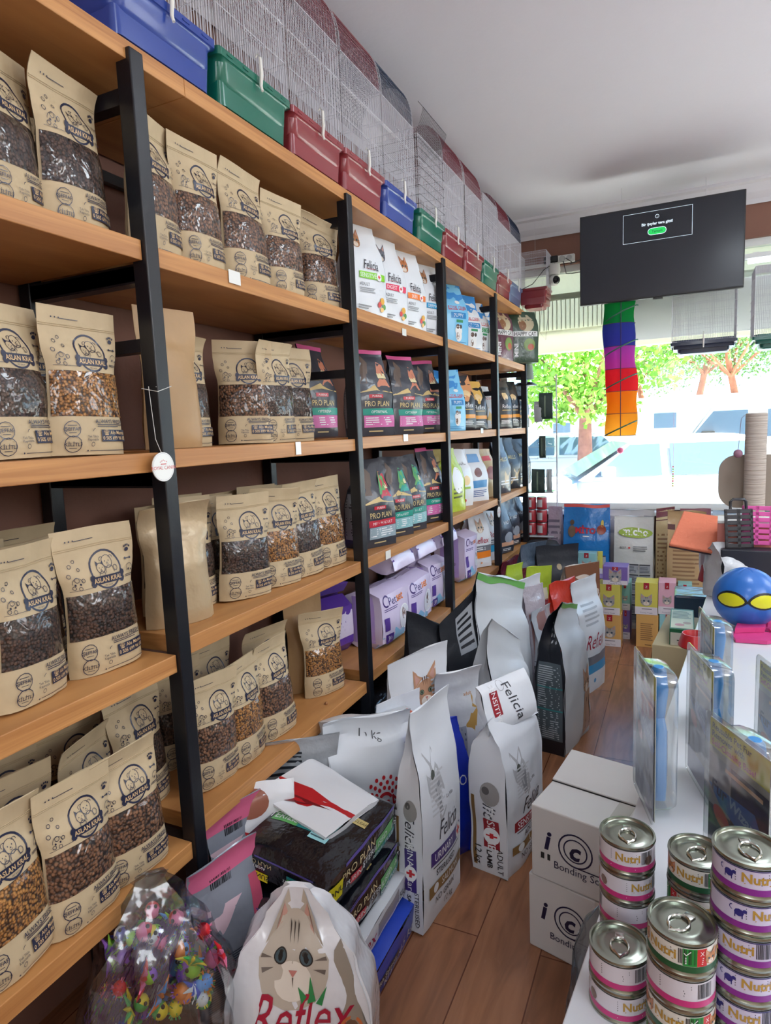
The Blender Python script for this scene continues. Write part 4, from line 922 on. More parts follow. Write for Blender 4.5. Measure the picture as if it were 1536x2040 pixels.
def tall_felicia(col, t1, t2, t3, flav):
    fr = [('p', [(-.36, .70), (-.34, .80), (-.24, .74), (-.12, .80), (-.1, .70), (0, .60), (.02, .5), (-.1, .44), (-.2, .55), (-.32, .62)], (178, 180, 184)), ('e', -.24, .69, .04, .05, (90, 96, 90)), ('p', [(-.2, .62), (-.1, .66), (-.06, .5), (-.14, .5)], (140, 142, 148)), ('l', -.3, .5, .0, .7, 9, (200, 202, 206)),
          script('Felicia', .08, .42, .27), ('t', 'La Vita', .1, .55, .06, KD), ('r', -.34, .28, .46, .345, col), ('t', t1, -.04, .312, .12, KW, {'sx': .9}), ('e', .38, .312, .08, .08, KW), ('r', .36, .29, .40, .335, (200, 40, 50)), ('r', .32, .305, .44, .32, (200, 40, 50)),
          ('l', -.3, .262, .4, .274, 1, KD), ('t', t2, .0, .235, .095, KD, {'b': .01}), ('r', -.4, .14, .5, .195, BRN), ('t', flav, .12, .168, .11, KW), ('e', -.24, .168, .06, .05, KW), ('t', 'NO GRAIN', .0, .105, .1, KD), ('t', '12 kg', .1, .055, .1, KD)]
    sd = [('r', -.44, .04, -.34, .52, BRN), ('t', 'Felicia', .08, .46, .5, (60, 62, 70), {'rot': -90, 'sh': .3, 'sx': .9}), ('r', -.12, .19, .30, .385, col), ('t', t1, .09, .345, .30, KW, {'rot': -90}), ('t', 'Care', .09, .22, .30, KW, {'rot': -90}), ('e', .09, .275, .22, .22, KW), ('r', .04, .258, .14, .292, (200, 40, 50)), ('r', -.06, .27, .24, .28, (200, 40, 50)),
          ('t', t2, .3, .11, .22, KD, {'rot': -90}), ('t', t3, .02, .11, .2, KD, {'rot': -90, 'b': .02}), ('t', '12 kg', -.28, .12, .26, KD, {'rot': -90}), ('e', .1, .56, .26, .3, (150, 148, 146)), ('e', .0, .58, .1, .1, (90, 88, 88))]
    return fr, sd
fr, sd = tall_felicia(NAV, 'URINARY', 'STERILISED', 'SALMON', 'SALMON')
fbag('tall white bag with a purple URINARY banner standing frontmost on the open floor', (.385, 1.785, 0), 84, .31, .11, .70, M_FWM, fr, sd, bend=.25, kind='gus', tilt=(0, 3), vb=.85, wr=.008, seed=3)
fr, sd = tall_felicia((150, 34, 46), 'SENSITIVE', 'ADULT', 'LAMB', 'LAMB')
fbag('tall white bag with dark red SENSITIVE banner and folded down mouth left of the cartons', (.56, 2.14, 0), 78, .30, .14, .55, M_FWM, fr, sd, bend=0, kind='fold', vb=.82, wr=.012, seed=8)
# its folded over mouth flap as a part of the bag
o = bpy.data.objects[-1] if False else None
fs = [x for x in bpy.data.objects if x.get('label', '').startswith('tall white bag with dark red')][0]
fb = Bag(.27, .03, .17, 'pillow', seed=14, wr=.008, ws=8)
mb = MB(); mts = [M_FWM]; fb.body(mb, 0, nu=10, nv=12); fb.print_on(mb, 0, [('r', -.36, .3, -.2, .8, (150, 34, 46)), ('t', 'SENSITIVE', -.28, .55, .12, KW, {'rot': -90}), ('t', 'Felicia', .06, .5, .22, (50, 52, 60), {'rot': -75, 'sh': .3}), ('o', -.1, .86, .07, .006, (150, 150, 156))], mts)
mb.build('folded_mouth', mts, fs, True, loc=(0, -.03, .50), rot=(math.radians(-22), 0, math.radians(-14)))
# big grey-white cat food bags with green seals
M_GRN = mat('seal_green', (112, 178, 96), .4)
M_GREYW = mat('bag_grey_white', (198, 204, 210), .4, coat=.1, bump=.3, bscale=6)
BPAN = [('r', -.5, .0, .5, 1.0, (20, 24, 34)), ('r', -.42, .1, .42, .62, (86, 98, 104)), ('l', -.38, .11, .38, .6, 34, (190, 200, 204)), ('r', -.42, .30, .42, .31, (60, 140, 140)), ('r', -.42, .45, .42, .46, (60, 140, 140))]
CATB = catface(.30, .40, .17, (178, 140, 110), (96, 70, 52), (130, 140, 110), hw=.5) + [('p', [(.16, .34), (.46, .34), (.48, .05), (.12, .05)], (170, 134, 106)), ('p', [(.22, .3), (.26, .3), (.22, .08), (.18, .08)], (96, 70, 52)), ('p', [(.36, .3), (.4, .3), (.42, .08), (.38, .08)], (96, 70, 52))]
fbag('white bag with a curled green seal, black back panel and a bengal cat print', (.60, 3.07, 0), 79, .34, .15, .71, M_GREYW, CATB, BPAN, bend=.5, seal=(M_GRN, .965), vb=.8, wr=.012, seed=22, sag=.08)
fbag('tall white bag with a straight green seal, behind the others by the rack', (.33, 2.86, 0), 62, .38, .16, .87, M_GREYW, [('l', -.2, .02, .1, .05, 1, (180, 184, 190))], BPAN, bend=.35, seal=(M_GRN, .96), vb=.75, wr=.012, seed=24, sag=.07)
fbag('plain white bag with a pointed folded mouth in the middle of the heap', (.42, 2.60, 0), 70, .30, .14, .70, M_GREYW, [('e', -.44, .62, .05, .09, (196, 150, 140))], [('l', -.4, .1, .4, .3, 5, (120, 124, 130))], bend=.35, vb=.78, wr=.012, seed=25, sag=.14)
fbag('white bag printed with a ginger cat and a pink badge beside the second post', (.175, 2.24, 0), 44, .27, .11, .69, M_FWM, catface(.1, .76, .2, (186, 140, 108), (110, 74, 54), (120, 140, 110), hw=.5) + [('t', 'isfm', .34, .52, .12, (230, 60, 130), {'rot': 12, 'b': .02}), ('l', .2, .74, .4, .82, 4, (180, 184, 190)), ('e', .34, .5, .08, .07, (60, 140, 80))], bend=.3, seed=26, vb=.8, sag=-.05)
fbag('small shiny bag with grey ingredient table and a golden fish print', (.30, 2.33, .0), 45, .22, .12, .63, mat('bag_pearl', (206, 210, 216), .22, coat=.5, bump=.6, bscale=10), [('p', [(.1, .6), (.3, .8), (.4, .7), (.3, .5)], (190, 150, 80)), ('r', -.4, .2, .1, .6, (150, 156, 170)), ('l', -.4, .2, .1, .6, 12, (60, 66, 86)), ('t', 'adult', .22, .8, .1, (190, 130, 60))], bend=.8, seed=27, vb=.75)
fbag('crumpled royal blue plastic bag on the floor between two tall white bags', (.315, 2.03, 0), 60, .26, .16, .50, mat('bag_royal', (26, 54, 190), .2, coat=.6, bump=.8, bscale=9), [('r', -.2, .74, .02, .94, (206, 196, 90)), ('t', 'O', .3, .6, .2, KW), ('l', -.18, .76, .0, .92, 4, (60, 60, 60))], kind='low', seed=28, wr=.02)
# black tote like bags
for i, (x, y, rz, h, lb) in enumerate([(.13, 2.50, 50, .74, 'black matte bag with a notched mouth beside the third post'), (.22, 2.62, 65, .78, 'black bag with a grey text panel leaning on the green sealed bag')]):
    fbag(lb, (x, y, 0), rz, .25, .12, h, mat('bag_matte_black', (26, 29, 36), .5, bump=.3), ([('r', -.1, .72, .4, .94, (150, 154, 160)), ('l', -.06, .74, .36, .92, 5, KD)] if i else ()), bend=.12, seed=30 + i, sag=.08 * (1 - 2 * i), wr=.012)
# glossy dark bags stacked on the floor under the third bay
M_GBK = mat('bag_gloss_black', (14, 16, 24), .2, coat=.6, bump=.5)
for i, (z, lb) in enumerate([(.0, 'lowest black food bag lying under the third bay'), (.13, 'black food bag with a copper emblem lying in the middle under the third bay'), (.26, 'black food bag lying topmost under the third bay')]):
    b = fbag(lb, (-.02, 2.42, z), 88, .40, .14, .34, M_GBK, [], kind='pillow', group='black food bags lying under the third bay', seed=40 + i)
    b.rotation_euler = (0, 0, 0)
    b.data if False else None
    bb = Bag(.42, .125, .36, 'pillow', seed=40 + i)
    b.rotation_euler = Matrix(((0, 0, -1), (1, 0, 0), (0, -1, 0))).to_euler() if False else (math.radians(90), 0, math.radians(90))
    b.location = (-.36, 2.42, z + .075)
    gp = MB(); gp.box((.006, -.15, -.02), (.010, .15, .0)); 
fp = MB(); mts = []
for i, z in enumerate((.13, .26)):
    pass
fbag('black upright bag with a gold line and copper bear print under the third bay', (.03, 2.30, .0), 88, .30, .12, .42, M_GBK, [('e', .0, .52, .12, .1, (150, 84, 60)), ('r', -.5, .30, .5, .33, (190, 160, 110)), ('t', 'DEEP SALMON', 0, .38, .09, (200, 180, 140))], seed=47, group='black food bags lying under the third bay', kind='low')
fbag('striped silver bag slanting under the lowest board of the third bay', (-.03, 2.62, .0), 85, .34, .14, .50, mat('bag_stripe', (196, 202, 208), .25, coat=.4, bump=.6), [('l', -.48, .1, .48, .95, 9, KD)], seed=48, bend=.8, vb=.6, group='black food bags lying under the third bay')
# 15 kg white bag with red crown of dots
def crown_art():
    o = [('t', '15 kg', .0, .90, .12, (70, 74, 80), {'rot': -8}), ('t', 'CANIN', .26, .50, .2, (196, 34, 44), {'rot': 22, 'b': .02, 'sx': .8})]
    for k, r in ((0, .10), (1, .155), (2, .21)):
        for i in range(5 + k): a = PI * (.12 + .76 * i / (4 + k)); o.append(('e', .06 + r * math.cos(a), .52 + r * math.sin(a) * .55, .019, .022, (196, 34, 44)))
    o += [('o', .06, .50, .07, .03, (196, 34, 44), .3, PI - .1)]
    return o
fbag('big glossy white 15 kg bag with red dotted crown under the second bay', (.115, 1.89, 0), 50, .36, .20, .60, M_FW, crown_art(), [('l', -.4, .3, .4, .8, 18, (120, 124, 132))], kind='low', bend=.9, vb=.8, wr=.014, seed=51, fold=.3)
fbag('small white bag with a shrimp and a green badge beside the urinary bag', (.19, 2.02, 0), 60, .22, .09, .60, M_FWM, [('e', .1, .8, .26, .3, (230, 130, 100)), ('e', .0, .86, .2, .14, (176, 190, 60)), ('r', -.4, .55, .5, .62, (150, 190, 220)), ('l', -.3, .4, .3, .5, 3, KD)], seed=52, bend=.2)
fbag('striped silver foil bag slumped behind the stack of black bags', (-.05, 1.70, 0), 40, .3, .14, .62, mat('bag_stripe', (196, 202, 208), .25, coat=.4, bump=.6), [('l', -.45, .2, .2, .9, 22, (50, 54, 62))], seed=53, bend=.9, vb=.6)
fbag('grey bag with a violet corner deep under the second bay', (-.12, 1.95, 0), 80, .3, .14, .5, mat('bag_dim_grey', (120, 122, 134), .35, bump=.4), [('r', -.5, .6, -.1, .9, (60, 56, 150))], seed=54)
# lying stack: blue 15 kg, white, two black
def lying(label, x0, x1, y0, y1, z, th, m, top=(), side=(), end=(), roll=0, seed=1, group='large bags lying in a stack on the floor', yaw=0, sidem=None):
    """bag lying flat: local front faces up, local z runs along world +y"""
    bag = Bag(x1 - x0, th, y1 - y0, 'slab', seed=seed, wr=.008, ws=7, bulge=.12)
    root = thing('food_bag', label, 'food bag', group=group)
    root.location = ((x0 + x1) / 2, y0, z + th / 2 + .004)
    # local x -> world x, local z -> world y, local -y -> world z
    R = Matrix(((1, 0, 0), (0, 0, 1), (0, -1, 0)))
    root.rotation_euler = (Matrix.Rotation(math.radians(yaw), 3, 'Z') @ Matrix.Rotation(math.radians(roll), 3, 'Y') @ R).to_euler()
    mb = MB(); mats = [m]; bag.body(mb, 0, nu=14, nv=26)
    for sdn, ops in ((0, top), (1, side)):
        if ops: bag.print_on(mb, sdn, list(ops), mats)
    # near end panel (bottom of the bag): flat artwork on the plane z = 0
    if end:
        for vs, fs_, col, li in art2d(end, bag.w * .92, th * .8):
            mm = inkmat(col)
            if mm not in mats: mats.append(mm)
            mb.add([(x, -y + th * .4 - .0, -.0012 - li * .0002) for x, y in [(p[0], th * .8 - p[1]) for p in vs]], [tuple(f)[::-1] for f in fs_], mats.index(mm))
    mb.build('bag_body', mats, root, True)
    return root
YE, TE, GE, PU = (226, 214, 30), (30, 130, 130), (96, 176, 96), (96, 84, 160)
ptop = [('r', -.46, .30, -.16, .42, GE), ('t', 'STERILISED', -.3, .36, .11, KW, {'b': .01}), ('r', -.16, .30, .02, .42, TE), ('t', 'RENAL PLUS', -.06, .36, .08, KW), ('r', .02, .25, .22, .5, (150, 206, 210)), ('l', .03, .27, .2, .48, 8, (50, 80, 90)), ('r', .2, .55, .42, .62, (190, 170, 110)), ('t', 'LIVECLEAR', .31, .585, .05, (60, 50, 30)), ('t', '12 kg', .2, .85, .1, KW)]
pside = [('r', -.1, .62, .3, .98, GE), ('t', 'STERILISED   ADULT', .12, .78, .27, KW, {'rot': 90}), ('r', .3, .62, .5, .95, TE), ('t', 'RENAL PLUS', .4, .76, .2, KW, {'rot': 90}), ('r', -.1, .90, .3, .985, (190, 200, 204)), ('t', '1+', .1, .94, .3, KD, {'rot': 90}), ('r', -.5, .2, -.4, .9, PU), ('r', .05, .27, .3, .40, (200, 40, 60)), ('t', 'PURINA', .17, .335, .22, KW, {'rot': 90}), ('t', 'PRO PLAN', -.16, .38, .32, (214, 196, 150), {'rot': 90}), ('r', -.2, .03, .3, .17, YE), ('t', 'BONUS', .05, .1, .25, KD, {'rot': 90, 'b': .02})]
pend = [('r', -.42, .62, -.18, .9, YE), ('t', 'BONUS', -.3, .75, .08, KD, {'b': .02}), ('t', 'PURINA', -.3, .45, .05, KW), ('t', 'PRO PLAN', -.3, .3, .07, (200, 184, 140)), ('r', .05, .42, .36, .62, GE), ('t', 'STERILISED  ADULT', .2, .52, .045, KW), ('r', .05, .3, .36, .4, TE), ('r', -.35, .06, .36, .12, PU), ('r', .37, .4, .44, .62, (190, 196, 200)), ('t', '1+', .405, .52, .05, KD)]
lying('blue 15 kg kitten food bag lying at the bottom of the stack', .04, .40, 1.27, 1.70, .0, .13, mat('bag_blue', (36, 72, 190), .4, coat=.3, bump=.4), [('t', 'Reflex', .1, .2, .2, KW)], [('t', 'KITTEN', .2, .52, .3, KW, {'rot': 90}), ('r', -.1, .2, .12, .6, KD), ('t', 'with Salmon', .0, .4, .2, KW, {'rot': 90}), ('t', '15 kg', .1, .76, .4, KW, {'rot': 90})], seed=60, roll=8)
lying('white food bag with a red script name lying under the two black bags', .03, .38, 1.25, 1.68, .135, .075, M_FWM, [('t', 'Reflex', .1, .2, .2, (170, 30, 60))], [('t', 'Reflex', 0, .25, .8, (170, 30, 60), {'rot': 90, 'sh': .2}), ('r', -.3, .45, .3, .8, (150, 146, 150)), ('t', '15kg', .2, .86, .5, KD, {'rot': 90})], seed=61, roll=4)
lying('lower of the two black bags with yellow BONUS corner lying in the stack', .02, .365, 1.24, 1.66, .222, .105, M_GBK, ptop, pside, pend, seed=62, roll=3)
lying('topmost black bag with yellow BONUS corners and green strips lying on the stack', .03, .345, 1.26, 1.66, .338, .12, M_GBK, ptop, pside, pend, seed=63, roll=7, yaw=-2)
# white carrier bags on top
M_CAR = mat('carrier_white', (226, 228, 232), .3, coat=.3, bump=.5, bscale=8)
RED = (184, 26, 34)
b = lying('empty white and red carrier bag draped over the top black bag', -.03, .28, 1.40, 1.64, .465, .022, M_CAR, [('p', [(-.5, .0), (.5, .42), (.5, .5), (.2, .46), (-.1, .5), (-.5, .4)], RED), ('p', [(-.3, .05), (.1, .3), (.5, .42), (-.5, .2)], (120, 16, 24))], seed=66, roll=9, yaw=-12)
cb = Bag(.28, .05, .36, 'pillow', seed=67, wr=.016, ws=8)
r = make_bag('carrier_bag', 'carrier bag', cb, M_CAR, [('r', -.15, .28, .2, .31, (110, 106, 112)), ('p', [(-.2, .62), (.2, .5), (.25, .55), (-.1, .66)], RED), ('e', 0, .85, .2, .14, (150, 90, 70))], label='white carrier bag with a grip slot hanging over the left side of the stack', loc=(.05, 1.33, .20), rot=(math.radians(-18), 0, math.radians(40)), nu=12, nv=20)
# pink and silver bags
pk = mat('bag_silver_grey', (150, 156, 168), .28, metal=.2, coat=.4, bump=.7, bscale=10)
pka = [('r', -.5, .88, .5, 1, (206, 100, 136)), ('r', .34, .0, .5, .8, (206, 90, 120)), ('p', [(-.5, .5), (-.5, .8), (.5, .8), (-.1, .6)], (226, 196, 206)), ('b', -.2, .84, .1, .9, KD), ('l', -.4, .14, .25, .48, 26, (60, 64, 76))]
fbag('silver and pink food bag standing right of the black post under the rack', (-.02, 1.33, 0), 76, .22, .09, .54, pk, pka, pka, bend=.3, seed=70, group='silver and pink food bags beside the first post')
fbag('silver and pink food bag left of its twin, half behind the black post', (.05, 1.185, 0), 66, .22, .08, .50, pk, pka, pka, bend=.5, seed=71, group='silver and pink food bags beside the first post')
# cat face bag in the foreground
cf = catface(-.02, .72, .30, (188, 176, 160), (104, 92, 84), (64, 84, 92), hw=.42 / .66)
rf = cf + [('p', [(.2, .3), (.5, .35), (.5, .8), (.36, .76)], (150, 138, 124)), script('Reflex', .04, .50, .36, (170, 24, 56)), ('p', [(.04, .55), (.02, .62), (.08, .58)], (40, 130, 70)), ('p', [(.08, .55), (.12, .66), (.14, .56)], (40, 130, 70)), ('p', [(.14, .55), (.24, .62), (.18, .54)], (40, 130, 70)), ('o', .36, .42, .07, .02, (200, 110, 60)), ('e', .36, .42, .05, .06, (110, 80, 60)), ('t', 'STERILISED', .0, .14, .1, (150, 30, 60))]
fbag('glossy white bag with a large tabby kitten face in front of the stack', (.325, 1.12, 0), 22, .38, .17, .51, mat('bag_gloss_white', (224, 224, 228), .16, coat=.7, bump=.9, bscale=9), rf, [('t', 'Reflex', 0, .3, .8, (170, 24, 56), {'rot': 90})], kind='peak', bend=.3, seed=75, wr=.018, vb=.7, tilt=(-4, 0), fold=.2)
# bundle of cat toys in clear plastic
M_CLR = film('clear_poly', gloss=.10, bump=1.0, bscale=14)
tb = thing('toy_bundle', 'clear plastic sack of coloured cat toys with purple tinsel at the lower left', 'toy sack', (.075, .93, .0))
ct = Bag(.36, .22, .60, 'peak', seed=80, wr=.03, ws=9)
m = MB(); ct.body(m, 0, nu=20, nv=30); m.build('clear_sack', M_CLR, tb, True, rot=(0, 0, math.radians(40)))
TCOL = [(236, 236, 232), (240, 210, 40), (220, 40, 50), (40, 80, 200), (60, 170, 80), (240, 130, 40), (150, 90, 200), (236, 120, 160), (90, 160, 230), (150, 210, 60)]
tr = random.Random(4)
for i in range(95):
    a = tr.random() * 2 * PI; q = math.sqrt(tr.random())
    x = q * .15 * math.cos(a); y = q * .08 * math.sin(a); z = .30 + .24 * tr.random() * (1 - .45 * q)
    X = x * math.cos(.7) - y * math.sin(.7); Y = x * math.sin(.7) + y * math.cos(.7)
    r = .017 + .004 * tr.random(); t = MB(); col = TCOL[i % 10]; c2 = TCOL[(i * 3 + 1) % 10]
    if i % 3 == 0:      # two tone slotted ball
        sph(t, (0, 0, 0), r, 14, 9, 0)
        t.m = [0 if f[0] < 14 * 4 else 1 for f in t.f]
        k0 = len(t.m)
        for k in range(6): b_ = k * PI / 3; sph(t, (r * .86 * math.cos(b_), r * .86 * math.sin(b_), r * .35), r * .26, 8, 5, 2)
    elif i % 3 == 1:    # pompon
        sph(t, (0, 0, 0), r * .9, 12, 8, 0); 
        for k in range(30):
            v = Vector((tr.gauss(0, 1), tr.gauss(0, 1), tr.gauss(0, 1))).normalized(); t.bar(v * r * .7, v * r * 1.25, .0012, 3, 1)
    else:               # fish/feather tuft
        for k in range(7): a2 = k * .5 - 1.5; t.tube([(0, 0, 0), (.02 * math.sin(a2), .006, .02 * math.cos(a2)), (.045 * math.sin(a2 * 1.2), .0, .04 * math.cos(a2 * 1.2))], [.004, .006, .001], 5, k % 2)
    o = t.build('toy', [mat('toy_%d_%d_%d' % col, col, .4), mat('toy_%d_%d_%d' % c2, c2, .45), mat('slot_dark', (20, 20, 24), .6)], tb, True, loc=(X, Y, z)); o.rotation_euler = (tr.random() * 3, tr.random() * 3, tr.random() * 3)
pt = MB()
for k in range(220):
    x = -.14 + .12 * tr.random(); y = -.05 + .1 * tr.random(); pt.tube([(x + .1, y, .5), (x + tr.gauss(0, .02), y - .02, .33), (x - .05 + tr.gauss(0, .03), y - .04 + tr.gauss(0, .02), .12)], .0011, 3)
o = pt.build('purple_tinsel', mat('tinsel', (104, 50, 128), .3, metal=.5), tb, rot=(0, 0, .7)); o['kind'] = 'stuff'
# cartons
M_CRT = mat('carton_white', (206, 204, 202), .6, vary=.03, vscale=3)
def carton(label, P0, P1, dep, h, z, flap=False, notch=False):
    """front bottom edge from P0 to P1, box runs away from it"""
    P0 = Vector((P0[0], P0[1], 0)); P1 = Vector((P1[0], P1[1], 0)); w = (P1 - P0).length; a = math.atan2(P1.y - P0.y, P1.x - P0.x)
    root = thing('carton', label, 'carton', (P0.x, P0.y, z), a, group='white shipping cartons beside the counter')
    m = MB(); m.box((0, 0, 0), (w, dep, h), bev=.004); ms = [M_CRT]
    q = h
    for vs, fs_, col, li in art2d([('t', 'i', -.36, .58, .22, (20, 22, 60), {'b': .03, 'sh': .2}), ('t', 'c', -.14, .56, .2, (20, 22, 60), {'b': .03, 'sh': .2}), ('o', -.14, .56, .13, .012, (20, 22, 60)), ('o', -.14, .56, .09, .01, (20, 22, 60)), ('t', 'a', .09, .56, .2, (20, 22, 60), {'b': .03, 'sh': .2}), ('r', -.12, .56 - .13 * w / h - .008, .26, .56 - .13 * w / h + .008, (20, 22, 60)), ('t', 'Bonding Solutions', -.02, .28, .085, (20, 22, 60), {'sx': .95})], w, h):
        mm = inkmat(col)
        if mm not in ms: ms.append(mm)
        m.add([(x + w / 2, -.0012 - li * .0001, y) for x, y in vs], fs_, ms.index(mm))
    m.build('box_body', ms, root)
    tp = MB(); tp.box((w * .56, -.0012, h * .80), (w * .68, -.0002, h)).box((w * .56, 0, h + .0005), (w * .68, dep, h + .0012))
    tp.build('packing_tape', mat('tape_clear', (196, 192, 186), .12, coat=.8), root)
    if flap:
        f = MB(); f.add([(.002, dep * .5, h + .004), (w, dep * .5, h + .004), (w, dep * 1.02, h + .03), (.0, dep * 1.02, h + .03), (.002, dep * .5, h + .008), (w, dep * .5, h + .008), (w, dep * 1.02, h + .034), (.0, dep * 1.02, h + .034)], [(0, 3, 2, 1), (4, 5, 6, 7), (0, 1, 5, 4), (1, 2, 6, 5), (2, 3, 7, 6), (3, 0, 4, 7)])
        f.build('top_flap', M_CRT, root)
        s = MB(); s.box((0, dep * .5 - .002, h + .0002), (w, dep * .5 + .001, h + .002)); s.build('flap_gap', mat('gap_dark', (40, 38, 36), .9), root)
    if notch: MB().box((.03, -.0015, h * .3), (.04, .0, h * .38)).box((.05, -.0015, h * .3), (.058, .0, h * .38)).build('tear_notch', mat('gap_dark', (40, 38, 36), .9), root)
    return root
lo0 = atZ(1055, 1880, 0); lo1 = lo0 + (Vector((1.04, 1.66, 0)) - Vector((lo0.x, lo0.y, 0))).normalized() * .36
carton('lower white carton of the pair beside the counter', lo0, lo1, .30, .235, 0)
u0 = Vector((lo0.x + .012, lo0.y - .01, 0)); u1 = u0 + Vector((.36, -.085, 0))
carton('upper white carton with an open flap, stacked on the other', u0, u1, .30, .222, .239, True, True)
cl = Bag(.22, .10, .42, 'low', seed=90, wr=.02, ws=10)
r = thing('plastic_bag', 'translucent plastic bag with pale blue sheets beside the counter leg', 'plastic bag', (.93, 1.02, .30), .2)
m = MB(); cl.body(m, 0, nu=14, nv=20); m.build('clear_bag', M_CLR, r, True)
m = MB(); m.box((-.085, -.02, .02), (.085, .02, .33), bev=.004); m.build('blue_sheets', mat('pale_blue', (170, 204, 232), .5, bump=.5), r); r.scale = (1, 1, 1)
r.location = (.985, 1.10, 0.0); r.rotation_euler = (0, 0, 1.35)
for ch in r.children: ch.scale = (.8, .6, 1.55)
cl = Bag(.2, .14, .2, 'low', seed=91, wr=.03, ws=12)
r = thing('plastic_bag', 'crumpled clear plastic bag at the bottom frame edge by the counter', 'plastic bag', (.90, .80, .42), .2)
m = MB(); cl.body(m, 0, nu=14, nv=20); m.build('clear_bag', M_CLR, r, True); r.location = (.90, .80, .0)
for ch in r.children: ch.scale = (1, 1, 2.3)

# ------------------------------------------------------------------ far heap near the window end of the rack
M_PLW = mat('poly_white', (214, 220, 224), .25, coat=.4, bump=.8, bscale=10)
for i, (x, y, z, yaw, w, l, lb) in enumerate([(.16, 3.05, .42, 20, .42, .5, 'white wrapped bag lying topmost on the heap below the fourth bay'), (.12, 3.0, .28, 5, .46, .5, 'white wrapped bag lying second from the top of the heap'), (.13, 3.1, .14, 12, .46, .5, 'white wrapped bag in the lower part of the heap below the fourth bay'), (.12, 3.05, 0, 0, .46, .5, 'white wrapped bag at the bottom of the heap below the fourth bay')]):
    lying(lb, x - w / 2, x + w / 2, y, y + l, z, .13, M_PLW if i else mat('bag_pale_grey', (190, 194, 198), .35, bump=.5), [('l', -.4, .2, .4, .8, 12, (170, 176, 176))], [('l', -.4, .2, .4, .8, 3, (120, 124, 128))], seed=100 + i, yaw=yaw, group='white wrapped bags heaped below the fourth bay')
def tz(px, py, y): return atY(px, py, y)
FAR = [
 ('white bag with two ruled lines and black letters behind the green sealed pair', (1078, 1212, 3.35), 80, .3, .12, M_GREYW, [('r', -.5, .56, .5, .565, KD), ('t', 'NUTRI', 0, .51, .22, KD), ('r', -.5, .45, .5, .455, KD)], .2),
 ('red and orange bag with a brown leaf shaped print', (1120, 1158, 3.55), 70, .3, .12, mat('bag_red_orange', (206, 58, 40), .3, coat=.3, bump=.4), [('p', [(-.3, 0), (-.3, .6), (-.1, .75), (.4, .62), (.4, 0)], (226, 130, 40)), ('e', .1, .68, .2, .14, (120, 50, 30)), ('e', 0, .74, .1, .1, (100, 44, 30)), ('l', -.2, .2, .3, .4, 4, (120, 60, 30))], .1),
 ('white bag with red script lettering and blue band at the edge of the walkway', (1160, 1155, 3.75), 72, .34, .16, M_FW, [script('Reflex', .0, .47, .36, (170, 30, 60)), ('r', -.5, .26, .5, .34, (120, 124, 134)), ('r', -.5, .18, .5, .26, (40, 150, 206)), ('e', 0, .1, .04, .04, (60, 150, 200)), ('l', -.3, .6, .3, .8, 5, (180, 186, 192))], .2),
 ('brown and white bag with a large printed cat behind the red lettered bag', (1152, 1128, 4.05), 60, .34, .15, mat('bag_brown_white', (206, 190, 176), .22, coat=.5, bump=.6), [('p', [(-.5, .6), (-.5, 1), (.5, 1), (.5, .7), (.1, .55)], (120, 74, 48)), ('e', .1, .62, .28, .24, (206, 170, 130)), ('e', 0, .4, .3, .2, (224, 150, 90)), ('r', -.5, .0, .5, .3, (130, 40, 50)), ('t', 'Reflex', 0, .2, .3, KW)], .5),
 ('lime green striped packet poking up beside the maroon bags', (1072, 1130, 3.9), 50, .2, .08, M_LIME, [('r', -.2, .1, .3, .8, (236, 226, 200)), ('r', .1, .0, .3, .7, (170, 60, 80))], .2),
 ('second lime green packet leaning left behind the white cone shaped bag', (1022, 1128, 3.9), 70, .16, .08, M_LIME, [('r', -.2, .1, .2, .7, (214, 180, 140))], .3),
 ('glossy maroon bag with white letters below the fifth bay', (1010, 1118, 4.1), 80, .3, .14, mat('bag_maroon', (104, 26, 44), .2, coat=.6, bump=.7), [('t', 'JOSERA', 0, .6, .22, KW), ('e', 0, .4, .2, .12, (226, 220, 220))], .5),
 ('maroon bag with checked print behind its glossy twin', (1046, 1135, 4.2), 70, .26, .12, mat('bag_maroon', (104, 26, 44), .2, coat=.6, bump=.7), [('l', -.4, .3, .4, .6, 8, KW)], .2),
 ('small white bag folded to a cone in front of the maroon bags', (1050, 1152, 3.6), 60, .22, .1, M_FW, [('l', -.2, .3, .2, .5, 3, (190, 196, 200))], .3),
 ('black sack with white letters leaning toward the blue bag', (1108, 1088, 4.55), 40, .36, .14, mat('bag_slate_black', (34, 40, 50), .5, bump=.3), [('t', 'PAWS', .1, .55, .26, KW, {'b': .02}), ('e', 0, .78, .06, .06, (150, 130, 90))], .3),
 ('slate grey crumpled bag leaning on the last post', (1058, 1086, 4.5), 60, .3, .14, mat('bag_slate', (84, 98, 114), .3, coat=.4, bump=.6), [], .5),
 ('grey transparent wrapped box behind the green sealed bag', (1060, 1168, 3.3), 70, .2, .12, mat('wrap_grey', (176, 168, 176), .2, coat=.6, bump=.8), [('r', -.4, .3, .4, .8, (150, 110, 106))], .1),
]
for i, (lb, (px, py, y), rz, w, d, m, a, bd) in enumerate(FAR):
    p = tz(px, py, y); fbag(lb, (p.x, p.y, 0), rz, w, d, max(.3, p.z + bd * .05), m, a, a if i in (0, 2) else (), bend=bd, seed=200 + i, group='assorted food bags standing at the far end of the rack')

